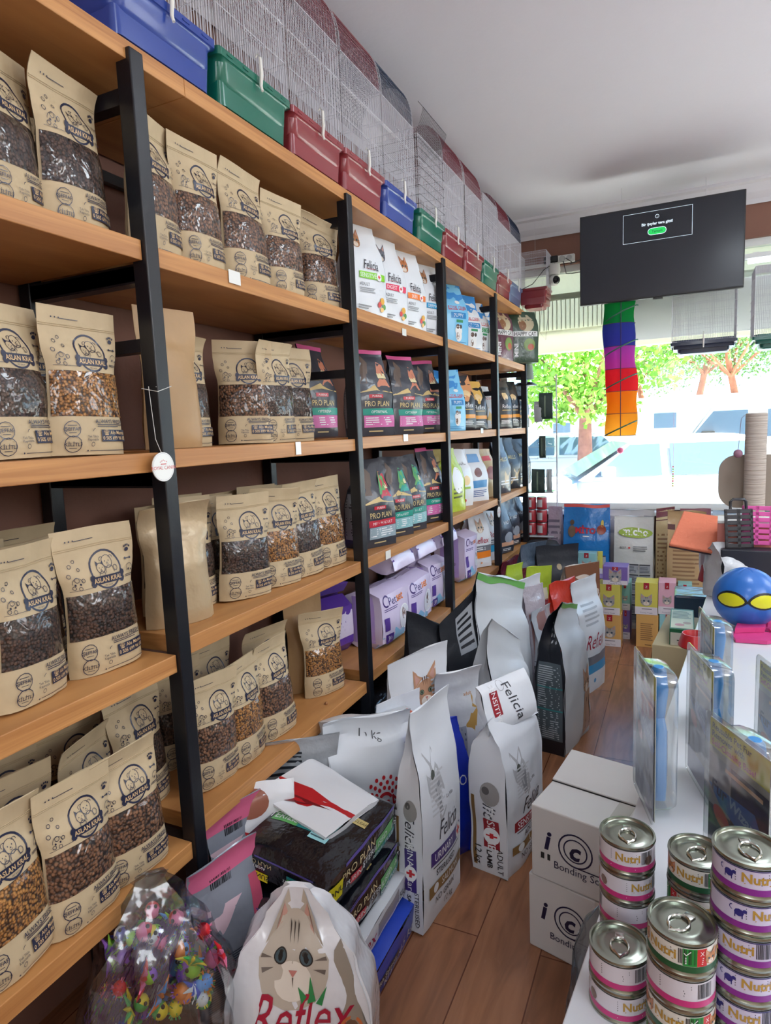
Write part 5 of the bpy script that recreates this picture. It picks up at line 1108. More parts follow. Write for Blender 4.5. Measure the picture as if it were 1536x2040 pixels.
# ------------------------------------------------------------------ window end: large bags, boxes
def front_bag(label, px0, px1, ytop, y, m, front, d=.14, bend=.1, kind='low', seed=1, z=0, seal=None, rz=0, left=()):
    a = atY(px0, ytop, y); b = atY(px1, ytop, y)
    return fbag(label, ((a.x + b.x) / 2, y + d / 2, z), rz, b.x - a.x, d, a.z - z, m, front, left, kind=kind, bend=bend, seed=seed, seal=seal, group='large food bags lined up under the shop window')
tbl = []
for c_ in range(3):
    for r_ in range(6): x0 = -.42 + c_ * .29; y0 = .06 + r_ * .09; tbl += [('r', x0, y0, x0 + .27, y0 + .08, (156, 160, 168)), ('l', x0 + .01, y0 + .005, x0 + .26, y0 + .06, 5, (70, 74, 84)), ('r', x0, y0 + .068, x0 + .27, y0 + .08, (60, 62, 70))]
front_bag('bright blue MITO food bag with a grey table of text under the window', 1116, 1218, 1006, 5.0, mat('bag_mito_blue', (30, 120, 196), .25, coat=.5, bump=.5), [('r', -.4, .0, .36, .56, (170, 174, 182))] + tbl + [('t', 'M\u0130TO', .0, .79, .17, (190, 30, 50), {'b': .04}), ('l', -.06, .735, .1, .75, 1, KW), ('e', -.3, .78, .09, .12, (120, 100, 84)), ('e', -.3, .85, .05, .05, (90, 74, 60)), ('e', .34, .80, .1, .1, (150, 60, 40)), ('e', .36, .85, .03, .07, (210, 190, 90)), ('t', 'M\u0130TO', .43, .5, .09, (190, 30, 50), {'b': .03})], seal=(mat('seal_coral', (226, 96, 90), .4), .975), seed=301)
front_bag('pale grey food bag with a green oval MICHO emblem and text table under the window', 1222, 1303, 1030, 5.0, mat('bag_pale', (206, 208, 206), .35, coat=.3, bump=.4), tbl + [('e', .05, .86, .44, .13, (150, 176, 60)), ('t', 'micho', .05, .87, .27, KW, {'b': .03}), ('t', 'BEEF', -.26, .73, .08, KD), ('e', -.1, .73, .03, .025, (200, 60, 60)), ('l', .0, .70, .4, .75, 3, (90, 94, 100))], seed=302)
front_bag('grey white bag behind the blue and green emblem bags', 1200, 1306, 1016, 5.17, mat('bag_dull', (196, 192, 190), .4, bump=.3), [('r', .3, .8, .5, .95, (150, 146, 150)), ('r', -.45, .8, -.2, .95, (150, 146, 150))], d=.1, seed=303)
TB = [('r', -.5, .90, .5, 1, (112, 50, 62)), ('l', -.4, .1, .4, .8, 20, (150, 116, 80)), ('r', -.4, .2, .4, .24, (90, 60, 40))]
front_bag('tan paper food bag with a maroon top between the grey bag and its crumpled twin', 1306, 1345, 1013, 5.1, M_TAN, TB, seed=304)
front_bag('crumpled tan paper bag in clear wrap with a torn open mouth under the window', 1326, 1412, 1018, 4.9, mat('bag_tan_dark', (190, 160, 118), .3, coat=.5, bump=.9, bscale=8), [('l', -.35, .1, .4, .8, 22, (150, 116, 84)), ('r', -.4, .16, .4, .19, (70, 50, 40)), ('r', -.5, .86, -.3, .9, (90, 50, 50))], bend=.5, seed=305, d=.16)
front_bag('tan bag with a plum printed band behind the crumpled one', 1352, 1420, 1014, 5.17, mat('bag_plum_top', (130, 70, 84), .35, coat=.3, bump=.4), [('t', 'OPTI', .1, .93, .2, (170, 90, 110))], d=.1, seed=306)
front_bag('bluish wrapped food bag at the right end of the window row', 1418, 1470, 1020, 5.12, mat('bag_wrap_blue', (170, 196, 220), .3, coat=.4, bump=.8), [], d=.12, seed=307)
front_bag('pinkish grey bag stack end between the last post and the blue bag', 1090, 1118, 1010, 5.1, mat('bag_mauve', (176, 160, 178), .35, coat=.3, bump=.8), [('l', -.5, .1, .5, .9, 16, (120, 110, 130))], d=.12, seed=308)
pd = MB(); loft(pd, [rrect(.46, .40, .12, 0), rrect(.5, .44, .15, .04), rrect(.5, .44, .15, .12), rrect(.42, .36, .12, .15)])
for i, z in enumerate((.50, .36)):
    o = pd.build('pet_bed', mat('bed_dark_%d' % i, [(56, 60, 66), (44, 48, 56)][i], .8, bump=.5), smooth=True, loc=(.13, 4.98 - .0, z)); 
    tag(o, ['upper dark grey pet cushion folded beside the last post', 'lower dark pet cushion beside the last post'][i], 'pet bed', 'pet cushions by the window end'); o.scale = (.5, .5, 1)
plz = MB().box((-.02, 4.80, 0), (.28, 5.15, .355), bev=.004); tag(plz.build('display_plinth', mat('plinth_dark', (40, 44, 52), .5)), 'dark plinth carrying the pet cushions at the end of the rack', 'plinth')
# treat boxes
def treat_box(label, px0, px1, pyb, pyt, y, col, side=None, back=False, w=None, d=.16, face=True, zb=None):
    a = atY(px0, pyb, y); b = atY(px1, pyb, y); t = atY(px0, pyt, y)
    z0 = a.z if zb is None else zb; W_ = b.x - a.x; H_ = t.z - z0
    root = thing('treat_box', label, 'treat box', (a.x, y, z0), group='pastel cat treat boxes stacked near the window')
    m = MB(); ms = [mat('tb_%d_%d_%d' % col, col, .4, coat=.2), mat('tb_%d_%d_%d' % (side or col), side or col, .4, coat=.2)]
    m.box((0, 0, 0), (W_, d, H_), 0, bev=.002)
    lowc = (226, 222, 230)
    art = [('r', -.497, .0, .497, .24, lowc), ('l', -.2, .15, .3, .2, 1, (90, 90, 110)), ('t', 'Creamy Treats', 0, .06, .09, (110, 90, 130))] + catface(0, .42, .26, (168, 166, 166), (90, 88, 90), (90, 120, 150), hw=W_ / H_) + [('r', -.12, .8, .12, 1, (170, 34, 50)), ('t', 'Z', 0, .88, .16, KW)]
    if back: art = [('l', -.3, .2, .3, .75, 9, (150, 110, 70)), ('l', -.1, .05, .2, .1, 1, (90, 60, 40))]
    for vs, fs_, c_, li in art2d(art, W_, H_):
        mm = inkmat(c_)
        if mm not in ms: ms.append(mm)
        m.add([(x + W_ / 2, -.0012 - li * .00008, y_) for x, y_ in vs], fs_, ms.index(mm))
    m.add([(W_ + .0006, 0.002, .002), (W_ + .0006, d - .002, .002), (W_ + .0006, d - .002, H_ - .002), (W_ + .0006, .002, H_ - .002)], [(0, 1, 2, 3)], 1)
    m.build('box_body', ms, root); return root, z0 + H_
YEL, PUR, TEA, ORA, PNK, CYA = (214, 206, 96), (128, 104, 180), (140, 200, 200), (216, 170, 100), (226, 178, 196), (150, 206, 214)
_, zt = treat_box('orange treat box at the floor, left stack', 1192, 1237, 1278, 1223, 4.55, ORA, ORA, zb=0)
_, zt2 = treat_box('yellow treat box with a kitten resting on the orange one', 1191, 1235, 1224, 1163, 4.55, YEL, YEL, zb=zt + .001)
treat_box('purple treat box lying at the top of the left stack', 1201, 1250, 1164, 1128, 4.55, PUR, (206, 190, 226), zb=zt2 + .001, d=.15)
_, zt = treat_box('purple treat box on the floor behind the orange one', 1237, 1255, 1268, 1215, 4.74, PUR, PUR, zb=0)
treat_box('pale teal treat box beside the yellow one, left stack', 1235, 1255, 1218, 1160, 4.74, TEA, TEA, zb=zt + .001)
_, zt = treat_box('tan back side of a treat box on the floor, right stack', 1267, 1311, 1277, 1223, 4.6, ORA, ORA, back=True, zb=0)
treat_box('yellow treat box with a kitten on the right stack', 1265, 1310, 1223, 1160, 4.6, YEL, YEL, zb=zt + .001)
_, zt = treat_box('light cyan treat box with a kitten on the floor, right stack', 1313, 1346, 1277, 1223, 4.6, CYA, CYA, zb=0)
treat_box('pink treat box with a kitten on the right stack', 1311, 1346, 1223, 1160, 4.6, PNK, PNK, zb=zt + .001)
_, zt = treat_box('teal treat box standing right of the pink one', 1349, 1380, 1260, 1164, 4.78, TEA, TEA, zb=0)
_, zt = treat_box('violet treat box hidden at the base of the far left stack', 1168, 1205, 1262, 1150, 4.85, PUR, PUR, zb=0)
a_, zt3 = treat_box('cyan treat box at the top of the far left stack, before the blue bag', 1150, 1187, 1150, 1101, 4.86, CYA, CYA, zb=zt + .001, d=.10)
treat_box('yellow treat box behind the cyan one at the top of the far left stack', 1176, 1203, 1150, 1098, 4.99, YEL, YEL, zb=zt + .001, d=.06)

# ------------------------------------------------------------------ television, camera, power strip, tube toy, hanging cages
tl = atY(1155, 433, 4.8); br_ = atY(1482, 572, 4.8)
tw_, th_ = br_.x - tl.x, tl.z - br_.z
tv = thing('television', 'large flat television on a wall bracket showing a framed message', 'television', ((tl.x + br_.x) / 2, 4.8, (tl.z + br_.z) / 2), 0)
m = MB(); m.box((-tw_ / 2, 0, -th_ / 2), (tw_ / 2, .035, th_ / 2), bev=.004).box((-.25, .035, -.2), (.25, .07, .15)); m.build('tv_body', mat('tv_case', (18, 19, 22), .4), tv)
m = MB(); m.box((-tw_ / 2 + .007, -.002, -th_ / 2 + .012), (tw_ / 2 - .007, .0, th_ / 2 - .007)); scr = m.build('screen', mat('tv_screen', (34, 38, 46), .22, emit=.12), tv)
EM = mat('screen_white_glow', (226, 244, 255), .5, emit=.9); EG = mat('screen_green_glow', (20, 200, 90), .5, emit=.7)
m = MB(); ms = [EM, EG]
for vs, fs_, col, li in art2d([('r', -.22, .62, .20, .623, 'w'), ('r', -.22, .93, .20, .933, 'w'), ('r', -.22, .62, -.218, .933, 'w'), ('r', .198, .62, .20, .933, 'w'), ('o', -.01, .87, .011, .002, 'w'), ('t', 'i', -.01, .87, .016, 'w'), ('t', 'Bir \u015feyler ters gitti!', -.01, .80, .024, 'w', {'b': .02}), ('e', -.045, .715, .022, .022, 'w'), ('e', .025, .715, .022, .022, 'w'), ('r', -.045, .677, .025, .753, 'w'), ('e', -.045, .715, .019, .019, 'g'), ('e', .025, .715, .019, .019, 'g'), ('r', -.045, .682, .025, .748, 'g'), ('t', 'Tamam', -.01, .715, .022, KD)], tw_, th_):
    mi = 0 if col == 'w' else 1 if col == 'g' else 2
    if mi == 2 and len(ms) < 3: ms.append(inkmat(col))
    m.add([(x, -.003 - li * .0001, y - th_ / 2) for x, y in vs], fs_, mi)
m.build('screen_message', ms, scr)
MB().box((-.05, .06, .16), (.05, YB - 4.8, .22)).box((-.12, YB - 4.82, .13), (.12, YB - 4.801, .27)).build('wall_bracket', M_BLACK, tv)
MB().box((-.03, -.004, -th_ / 2 - .012), (.03, .02, -th_ / 2)).build('sensor_bar', mat('tv_case', (18, 19, 22), .4), tv)
# rainbow tunnel
a = atY(1205, 610, 4.93); b = atY(1268, 610, 4.93); zb_ = atY(1230, 868, 4.93).z; rr = (b.x - a.x) / 2; zt_ = a.z + .02
rt = thing('windsock', 'rainbow striped cloth tube hanging below the television in front of the window', 'windsock', ((a.x + b.x) / 2, 4.93, zb_), 0)
BANDS = [(240, 176, 60), (240, 160, 50), (226, 60, 70), (196, 90, 190), (70, 84, 176), (40, 160, 80)]
m = MB(); H_ = zt_ - zb_; nb = len(BANDS)
for k in range(nb):
    def f(u, v, k=k):
        z = H_ * (k + v) / nb; an = 2 * PI * u; q = rr * (1 + .05 * math.sin(an * 5 + z * 9) * math.sin(z * 14) + .05 * math.sin(z * 20)); return (q * math.cos(an) + .01 * math.sin(z * 6), q * math.sin(an) * .8, z)
    m.grid(f, 28, 4, k)
m.build('cloth_tube', [cloth('cloth_%d' % i, c_) for i, c_ in enumerate(BANDS)], rt, True)
m = MB()
for k in range(nb + 1): z = H_ * k / nb; m.tube([(rr * 1.03 * math.cos(t_) + .01 * math.sin(z * 6), rr * .83 * math.sin(t_), z) for t_ in [2 * PI * i / 24 for i in range(24)]], .0022, 5, closed=True)
m.tube([(rr * .1, -rr * .84, H_ * i / 12) for i in range(13)], .0028, 5)
m.build('hoops_and_seam', mat('seam_grey', (70, 60, 90), .7), rt)
m = MB()
for c0 in (-.05, .30, .55, .80): m.tube([(rr * 1.04 * math.cos(t_) + .005, rr * .86 * math.sin(t_), H_ * c0 + .05 + .05 * (1 + math.cos(t_ ))) for t_ in [PI + PI * i / 16 for i in range(17)]], .005, 6)
m.build('green_ribbon', mat('ribbon_green', (60, 110, 90), .6), rt)
MB().tube([(0, 0, H_), (0, .05, ZC - zb_)], .001, 4).build('hanging_string', M_WIRE, rt)
# hanging cages by the glass
def hang_cage(px0, px1, pyr, y, tray, label, zt_=None):
    a = atY(px0, pyr, y); b = atY(px1, pyr, y)
    c_ = cage(tray, 'navy', w=b.x - a.x, d=.26, th=.075, bh=.44, style='flat'); tag(c_, label, 'bird cage', 'bird cages hung at the window')
    c_.location = ((a.x + b.x) / 2, y, a.z - .075)
    MB().bar((0, 0, .515), (0, 0, ZC - a.z + .075), .0015, 5).build('hanging_wire', M_WIRE, c_); return c_
CT['darkblue'] = (40, 52, 76); CT['seagreen'] = (30, 100, 90)
hang_cage(1337, 1466, 688, 5.08, 'darkblue', 'white wire cage with a dark blue tray hung below the television edge')
hang_cage(1496, 1640, 676, 4.95, 'seagreen', 'white wire cage with a green tray hung at the right frame edge')
# fluorescent tube
m = MB(); p0 = atY(1483, 523, 5.2); m.box((p0.x, 5.18, p0.z + .02), (p0.x + 1.2, 5.24, p0.z + .05)); lf = thing('tube_light', 'lit fluorescent tube fixed above the window right of the television', 'lamp', (0, 0, 0))
m.build('fixture', M_ALU, lf); MB().tube([(p0.x + .02, 5.2, p0.z), (p0.x + 1.18, 5.2, p0.z)], .014, 12).build('lit_tube', mat('tube_glow', (236, 244, 255), .4, emit=6), lf, True)
MB().box((p0.x + .05, 5.2, p0.z + .05), (p0.x + .09, YB - .001, p0.z + .06)).box((p0.x + 1.1, 5.2, p0.z + .05), (p0.x + 1.14, YB - .001, p0.z + .06)).build('bracket', M_ALU, lf)
# security camera, power strip, cables
p = atY(1104, 540, 5.25); sc_ = thing('security_camera', 'small white dome security camera under the power strip', 'camera', (p.x, 5.25, p.z))
m = MB(); m.lathe([(0, .045), (.045, .045), (.048, .0), (.04, -.03), (0, -.035)], 20).box((-.02, .0, .04), (.02, YB - 5.251, .05)); m.build('mount', M_WHITE, sc_, True)
m = MB(); sph(m, (0, 0, -.07), .042, 18, 12); chd = m.build('camera_head', M_WHITE, sc_, True)
m = MB(); sph(m, (.016, -.016, -.072), .032, 16, 10); m.build('lens_face', mat('lens_black', (16, 18, 24), .15), chd, True)
p = atY(1097, 520, 5.33); q = atY(1145, 510, 5.33); ps = thing('power_strip', 'white wall power strip with two plugs left of the television', 'power strip', (p.x, 5.33, p.z))
L_ = q.x - p.x; MB().box((0, -.018, -.028), (L_, .018, .028), bev=.004).build('strip_body', M_WHITE, ps)
for i in range(2): MB().lathe([(0, 0), (.02, 0), (.022, .012), (.02, .02), (0, .02)], 18).build('socket', mat('socket_grey', (190, 190, 188), .4), ps, True, loc=(L_ * (.5 + .3 * i), -.018, 0), rot=(PI / 2, 0, 0))
MB().box((-.05, -.03, -.02), (.06, .018, .03), bev=.006).build('adapter_plug', mat('plug_black', (20, 20, 24), .4), ps)
cb_ = MB()
cb_.tube([(p.x + .02, 5.31, p.z - .03), (p.x + .0, 5.06, p.z - .12), (p.x - .08, 5.03, p.z - .22), (p.x - .2, 5.04, p.z - .26)], .003, 6)
cb_.tube([(p.x + .10, 5.31, p.z - .02), (p.x + .14, 5.2, p.z - .14), (p.x + .22, 4.95, p.z - .2), (tl.x + .1, 4.85, p.z - .22)], .003, 6).tube([(p.x + .12, 5.31, p.z), (p.x + .18, 5.2, p.z - .06), (p.x + .2, 5.0, p.z - .12), (tl.x + .12, 4.86, p.z - .1)], .003, 6)
cb_.tube([(p.x + .04, 5.3, p.z - .02), (p.x - .04, 5.22, p.z - .3), (p.x - .07, 5.2, p.z - .55), (p.x - .02, 5.2, p.z - .62), (p.x, 5.22, p.z - .4)], .0012, 5)
tag(cb_.build('cable_bundle', mat('cable_black', (24, 24, 28), .5), smooth=True), 'tangle of thin black cables between power strip and television', 'cables')
struct(MB().box((XW, YB - .02, p.z - .035), (p.x - .005, YB - .0, p.z - .012)).build('trim_3', M_WHITE))
p = atY(1050, 752, 5.2); wl = thing('wall_lamp', 'grey green shaded lamp with black base beside the rack top', 'lamp', (p.x, 5.12, p.z))
MB().lathe([(0, .09), (.06, .09), (.07, -.02), (0, -.02)], 20).build('lamp_shade', mat('sage', (120, 134, 124), .7), wl, True)
MB().lathe([(0, -.075), (.1, -.07), (.06, -.045), (0, -.045)], 24).build('lamp_base', mat('plug_black', (20, 20, 24), .4), wl, True)
MB().tube([(0, 0, -.05), (0, 0, .0)], .006, 8).tube([(0, .0, .05), (0, YB - 5.12, .05)], .006, 8).build('lamp_arm', mat('plug_black', (20, 20, 24), .4), wl, True)
# wire display stand past the last post
ds = thing('display_stand', 'white wire display stand between the last post and the glass', 'display stand', (.10, 5.22, 0))
m = MB()
for x in (-.16, .10): m.tube([(x, .03, 0), (x, .03, 1.95)], .006, 6)
for z in [.3 + .12 * i for i in range(14)]: m.bar((-.16, .03, z), (.10, .03, z), .0018, 5)
m.build('wire_panel', M_WIRE, ds)
for z in (.665, 1.02): MB().box((-.16, -.14, z), (.10, .03, z + .012), bev=.002).build('shelf', mat('shelf_glass', (206, 214, 220), .2, coat=.5), ds)
for z in (1.52, 1.82, 1.40, 1.28): MB().tube([(-.02, .03, z), (-.02, -.12, z + .01), (-.02, -.125, z + .025)], .002, 5).tube([(.06, .03, z), (.06, -.12, z + .01), (.06, -.125, z + .025)], .002, 5).build('hook', M_WIRE, ds)
for i in range(6):
    c_, r_ = i % 2, i // 2
    t = thing('food_tin', ['red and grey tin, bottom left of the six beside the last post', 'red and grey tin, bottom right of the six beside the last post', 'red and grey tin, middle left of the six beside the last post', 'red and grey tin, middle right of the six beside the last post', 'red and grey tin, top left of the six beside the last post', 'red and grey tin, top right of the six beside the last post'][i], 'tin', (-.015 + .085 * c_ + .03, 5.13, .678 + .104 * r_), group='red tins stacked on the wire stand')
    MB().lathe([(0, 0), (.038, 0), (.04, .003), (.04, .097), (.038, .1), (0, .1)], 24, mis=[1, 1, 0, 1, 1]).build('tin_body', [mat('tin_red', (170, 50, 60), .35), mat('tin_metal', (170, 172, 176), .3, metal=.9)], t, True)
    m = MB(); m.lathe([(.0405, .02), (.0405, .08)], 24); m.v = [v for v in m.v]; m.f = [f for k, f in enumerate(m.f) if 11 <= k % 24 <= 18]; m.m = [0] * len(m.f); m.build('paper_label', mat('label_grey', (206, 208, 212), .5), t, True)
for i, (x, z, w_, h_, lb) in enumerate([(.15, 1.60, .10, .20, 'dark green pet harness pack hanging highest on the wire stand'), (.09, 1.58, .06, .16, 'pale packet hanging beside the dark harness pack'), (.12, 1.30, .05, .17, 'narrow dark leash pack hanging in the middle of the wire stand'), (.085, 1.02, .10, .19, 'dark green bundle of leashes hanging right above the tins'), (.17, 1.03, .04, .18, 'thin patterned packet hanging at the outer lower hook')]):
    hb = Bag(w_, .03, h_, 'pillow', seed=400 + i, wr=.008, ws=16)
    make_bag('hanging_pack', 'hanging pack', hb, mat('hang_%d' % (i % 2), [(52, 70, 66), (176, 184, 190)][1 if i in (1, 4) else 0], .5, bump=.6) if i not in (1, 4) else mat('hang_pale', (176, 184, 190), .4, bump=.6), [('r', -.3, .8, .3, .95, KW)] if i == 1 else [('r', -.1, .1, .0, .9, (110, 130, 110))], loc=(x, 5.08, z), label=lb, group='packs hanging on the wire stand', nu=8, nv=10)
bt = MB(); sph(bt, (0, 0, 0), .025, 14, 9); p = atY(1235, 898, 5.36); tag(bt.build('suction_ball', mat('ball_pink', (226, 110, 150), .4), smooth=True, loc=(p.x, 5.385, p.z)), 'small pink ball stuck to the shop window glass', 'ball')
bc_ = MB(); p = atY(1341, 930, 5.3)
for i in range(9): sph(bc_, (0, 0, -.018 * i), .006, 8, 6, i % 3)
bc_.bar((0, 0, 0), (0, 0, ZC - p.z), .0007, 4)
tag(bc_.build('bead_string', [mat('bead_a', (226, 60, 80), .4), mat('bead_b', (150, 200, 70), .4), mat('bead_c', (240, 210, 80), .4)], smooth=True, loc=(p.x, 5.3, p.z)), 'thin string of coloured beads hanging in front of the window', 'bead string')

# ------------------------------------------------------------------ counter and everything on it
CZ = .80; CA = math.radians(5.8)
ca, sa = math.cos(CA), math.sin(CA)
CO = Vector((.99, .71, 0))
def cpt(s, t, z=0): return Vector((CO.x + sa * t + ca * s, CO.y + ca * t - sa * s, z))     # s across (+x), t along
ct_ = thing('counter', 'long white counter on the right carrying cans, brushes and toys', 'counter', (CO.x, CO.y, 0), -CA)
MB().box((0, 0, CZ - .03), (1.1, 2.75, CZ), bev=.002).build('counter_top', mat('counter_white', (216, 220, 226), .3, coat=.3), ct_)
MB().box((.04, .05, .08), (1.06, 2.7, CZ - .03)).build('counter_base', mat('counter_side', (204, 206, 210), .5), ct_)
MB().box((.07, .08, 0), (1.03, 2.67, .08)).build('plinth', mat('plinth_dark', (40, 44, 52), .5), ct_)
# cans
CH, CR = .043, .0375
M_TIN = mat('can_metal', (158, 163, 152), .26, metal=1.0, bump=.04, bscale=30)
def can_proto(kind):
    base_, band, txt = {'pink': ((206, 204, 214), (190, 50, 120), 'Nutri'), 'green': ((214, 214, 206), (24, 84, 50), 'Nutri'), 'purple': ((200, 196, 222), (130, 40, 140), 'Nutri'), 'bar': ((206, 204, 214), (190, 50, 120), '')}[kind]
    root = thing('food_can', 'x', 'can')
    b = MB(); b.lathe([(0, .001), (.034, .001), (CR, .0), (CR + .0006, .003), (CR - .001, .006), (CR - .001, .037)], 48)
    b.build('can_body', M_TIN, root, True)
    b = MB(); b.lathe([(CR - .001, .037), (CR + .0006, .040), (CR, .0425), (.035, .0428), (.0345, .040), (.0335, .0388), (.027, .0388), (.026, .0395), (.018, .0392), (.0, .0392)], 48); lid = b.build('lid', M_TIN, root, True)
    l = MB(); n = 64; ms = []
    def onc(x, y, o=0): a = x / CR; return ((CR - .0006 + o) * math.sin(a), -(CR - .0006 + o) * math.cos(a), .0065 + y)
    hh = .030; Wd = 2 * PI * CR
    l.grid(lambda a, b_: onc((a - .5) * Wd, b_ * hh), n, 2, 0); ms.append(mat('can_%s_base' % kind, base_, .35, coat=.3))
    GOLD = (176, 140, 60)
    art = [('r', -.5, .0, .5, .26, band)]
    reps = (-.38, 0, .36)
    for i, x in enumerate(reps):
        if kind == 'bar' or i == 1: art += [('b', x + .08, .35, x + .16, .95, KD), ('l', x - .1, .4, x + .05, .9, 5, (90, 90, 100))]
        if txt: art += [('t', txt, x, .66, .066, GOLD, {'b': .03}), ('l', x - .06, .38, x + .07, .46, 1, GOLD)]
        if kind == 'purple': art += [('e', x - .13, .62, .022, .02, (40, 40, 120)), ('e', x - .105, .72, .01, .01, (40, 40, 120)), ('r', x - .15, .4, x - .145, .62, (40, 40, 120)), ('r', x - .118, .4, x - .113, .6, (40, 40, 120)), ('o', x - .16, .75, .012, .004, (40, 40, 120), PI * .5, PI * 1.5)]
        if kind == 'green': art += [('r', x + .1, .28, x + .165, .98, (30, 140, 60)), ('t', '\u2713', x + .12, .8, .05, KW), ('r', x + .165, .28, x + .215, .98, (196, 40, 44)), ('t', 'X', x + .19, .8, .03, KW)] + catface(x - .12, .55, .035, (190, 130, 80), (120, 76, 44), hw=Wd / hh) + [('l', x + .11, .35, x + .21, .65, 4, KW)]
        if kind == 'pink': art += [('e', x + .13, .5, .03, .03, (120, 96, 84)), ('l', x - .1, .08, x + .05, .18, 1, KW)]
    if kind == 'purple': art.append(('r', -.5, .96, .5, 1.0, (40, 34, 100)))
    for vs, fs_, col, li in art2d(art, Wd, hh, .004):
        mm = inkmat(col)
        if mm not in ms: ms.append(mm)
        l.add([onc(x, y, .00025 + li * .00001 + (.0001 if col in (GOLD, KW) else 0)) for x, y in vs], fs_, ms.index(mm))
    l.build('label_band', ms, root, True)
    t = MB(); t.tube([(.011 * math.cos(a), -.006 + .013 * math.sin(a), .0412 + .001 * math.sin(a)) for a in [2 * PI * i / 22 for i in range(22)]], .0014, 6, closed=True)
    t.tube([(-.007, -.014, .041), (0, -.024, .0405), (.007, -.014, .041)], .0016, 6).box((-.006, .006, .0395), (.006, .018, .0412), bev=.0008)
    t.build('pull_tab', mat('tab_metal', (206, 206, 200), .2, metal=1), lid, True)
    return Proto(root)
cps = {k: can_proto(k) for k in ('pink', 'green', 'purple', 'bar')}
def stack(px, py, kinds, where, rot0, tops=None):
    n = len(kinds); P = atZ(px, py, CZ + n * CH - .003); nm = ['lowest', 'second from below', 'third from below', 'fourth from below', 'fifth from below', 'sixth from below']
    cn = {'pink': 'pink banded can', 'green': 'green and red ticked can', 'purple': 'purple banded can with a cat silhouette', 'bar': 'pink banded can with bar code'}
    for i, k in enumerate(kinds):
        w_ = 'topmost' if i == n - 1 else nm[i]
        cps[k].put((P.x + .0008 * math.sin(i * 3), P.y + .0008 * math.cos(i * 5), CZ + .0005 + i * CH), (0, 0, rot0 + [.3, -.25, .1, -.5, .35, 0][i]), '%s, %s in the %s' % (cn[k], w_, where), 'food cans stacked on the near end of the counter')
stack(1249, 1660, ['bar', 'bar', 'pink', 'pink'], 'rear left stack', .6)
stack(1234, 1880, ['pink', 'bar'], 'short front left stack', .35)
stack(1390, 1697, ['green', 'green', 'green', 'green'], 'half hidden rear middle stack', .2)
stack(1358, 1835, ['green', 'green', 'bar', 'green'], 'front middle stack', -.1)
P_ = atZ(1363, 1722, CZ + 5 * CH)
stack(1490, 1690, ['purple', 'purple', 'purple', 'purple', 'purple', 'purple'], 'tall right stack', .2)
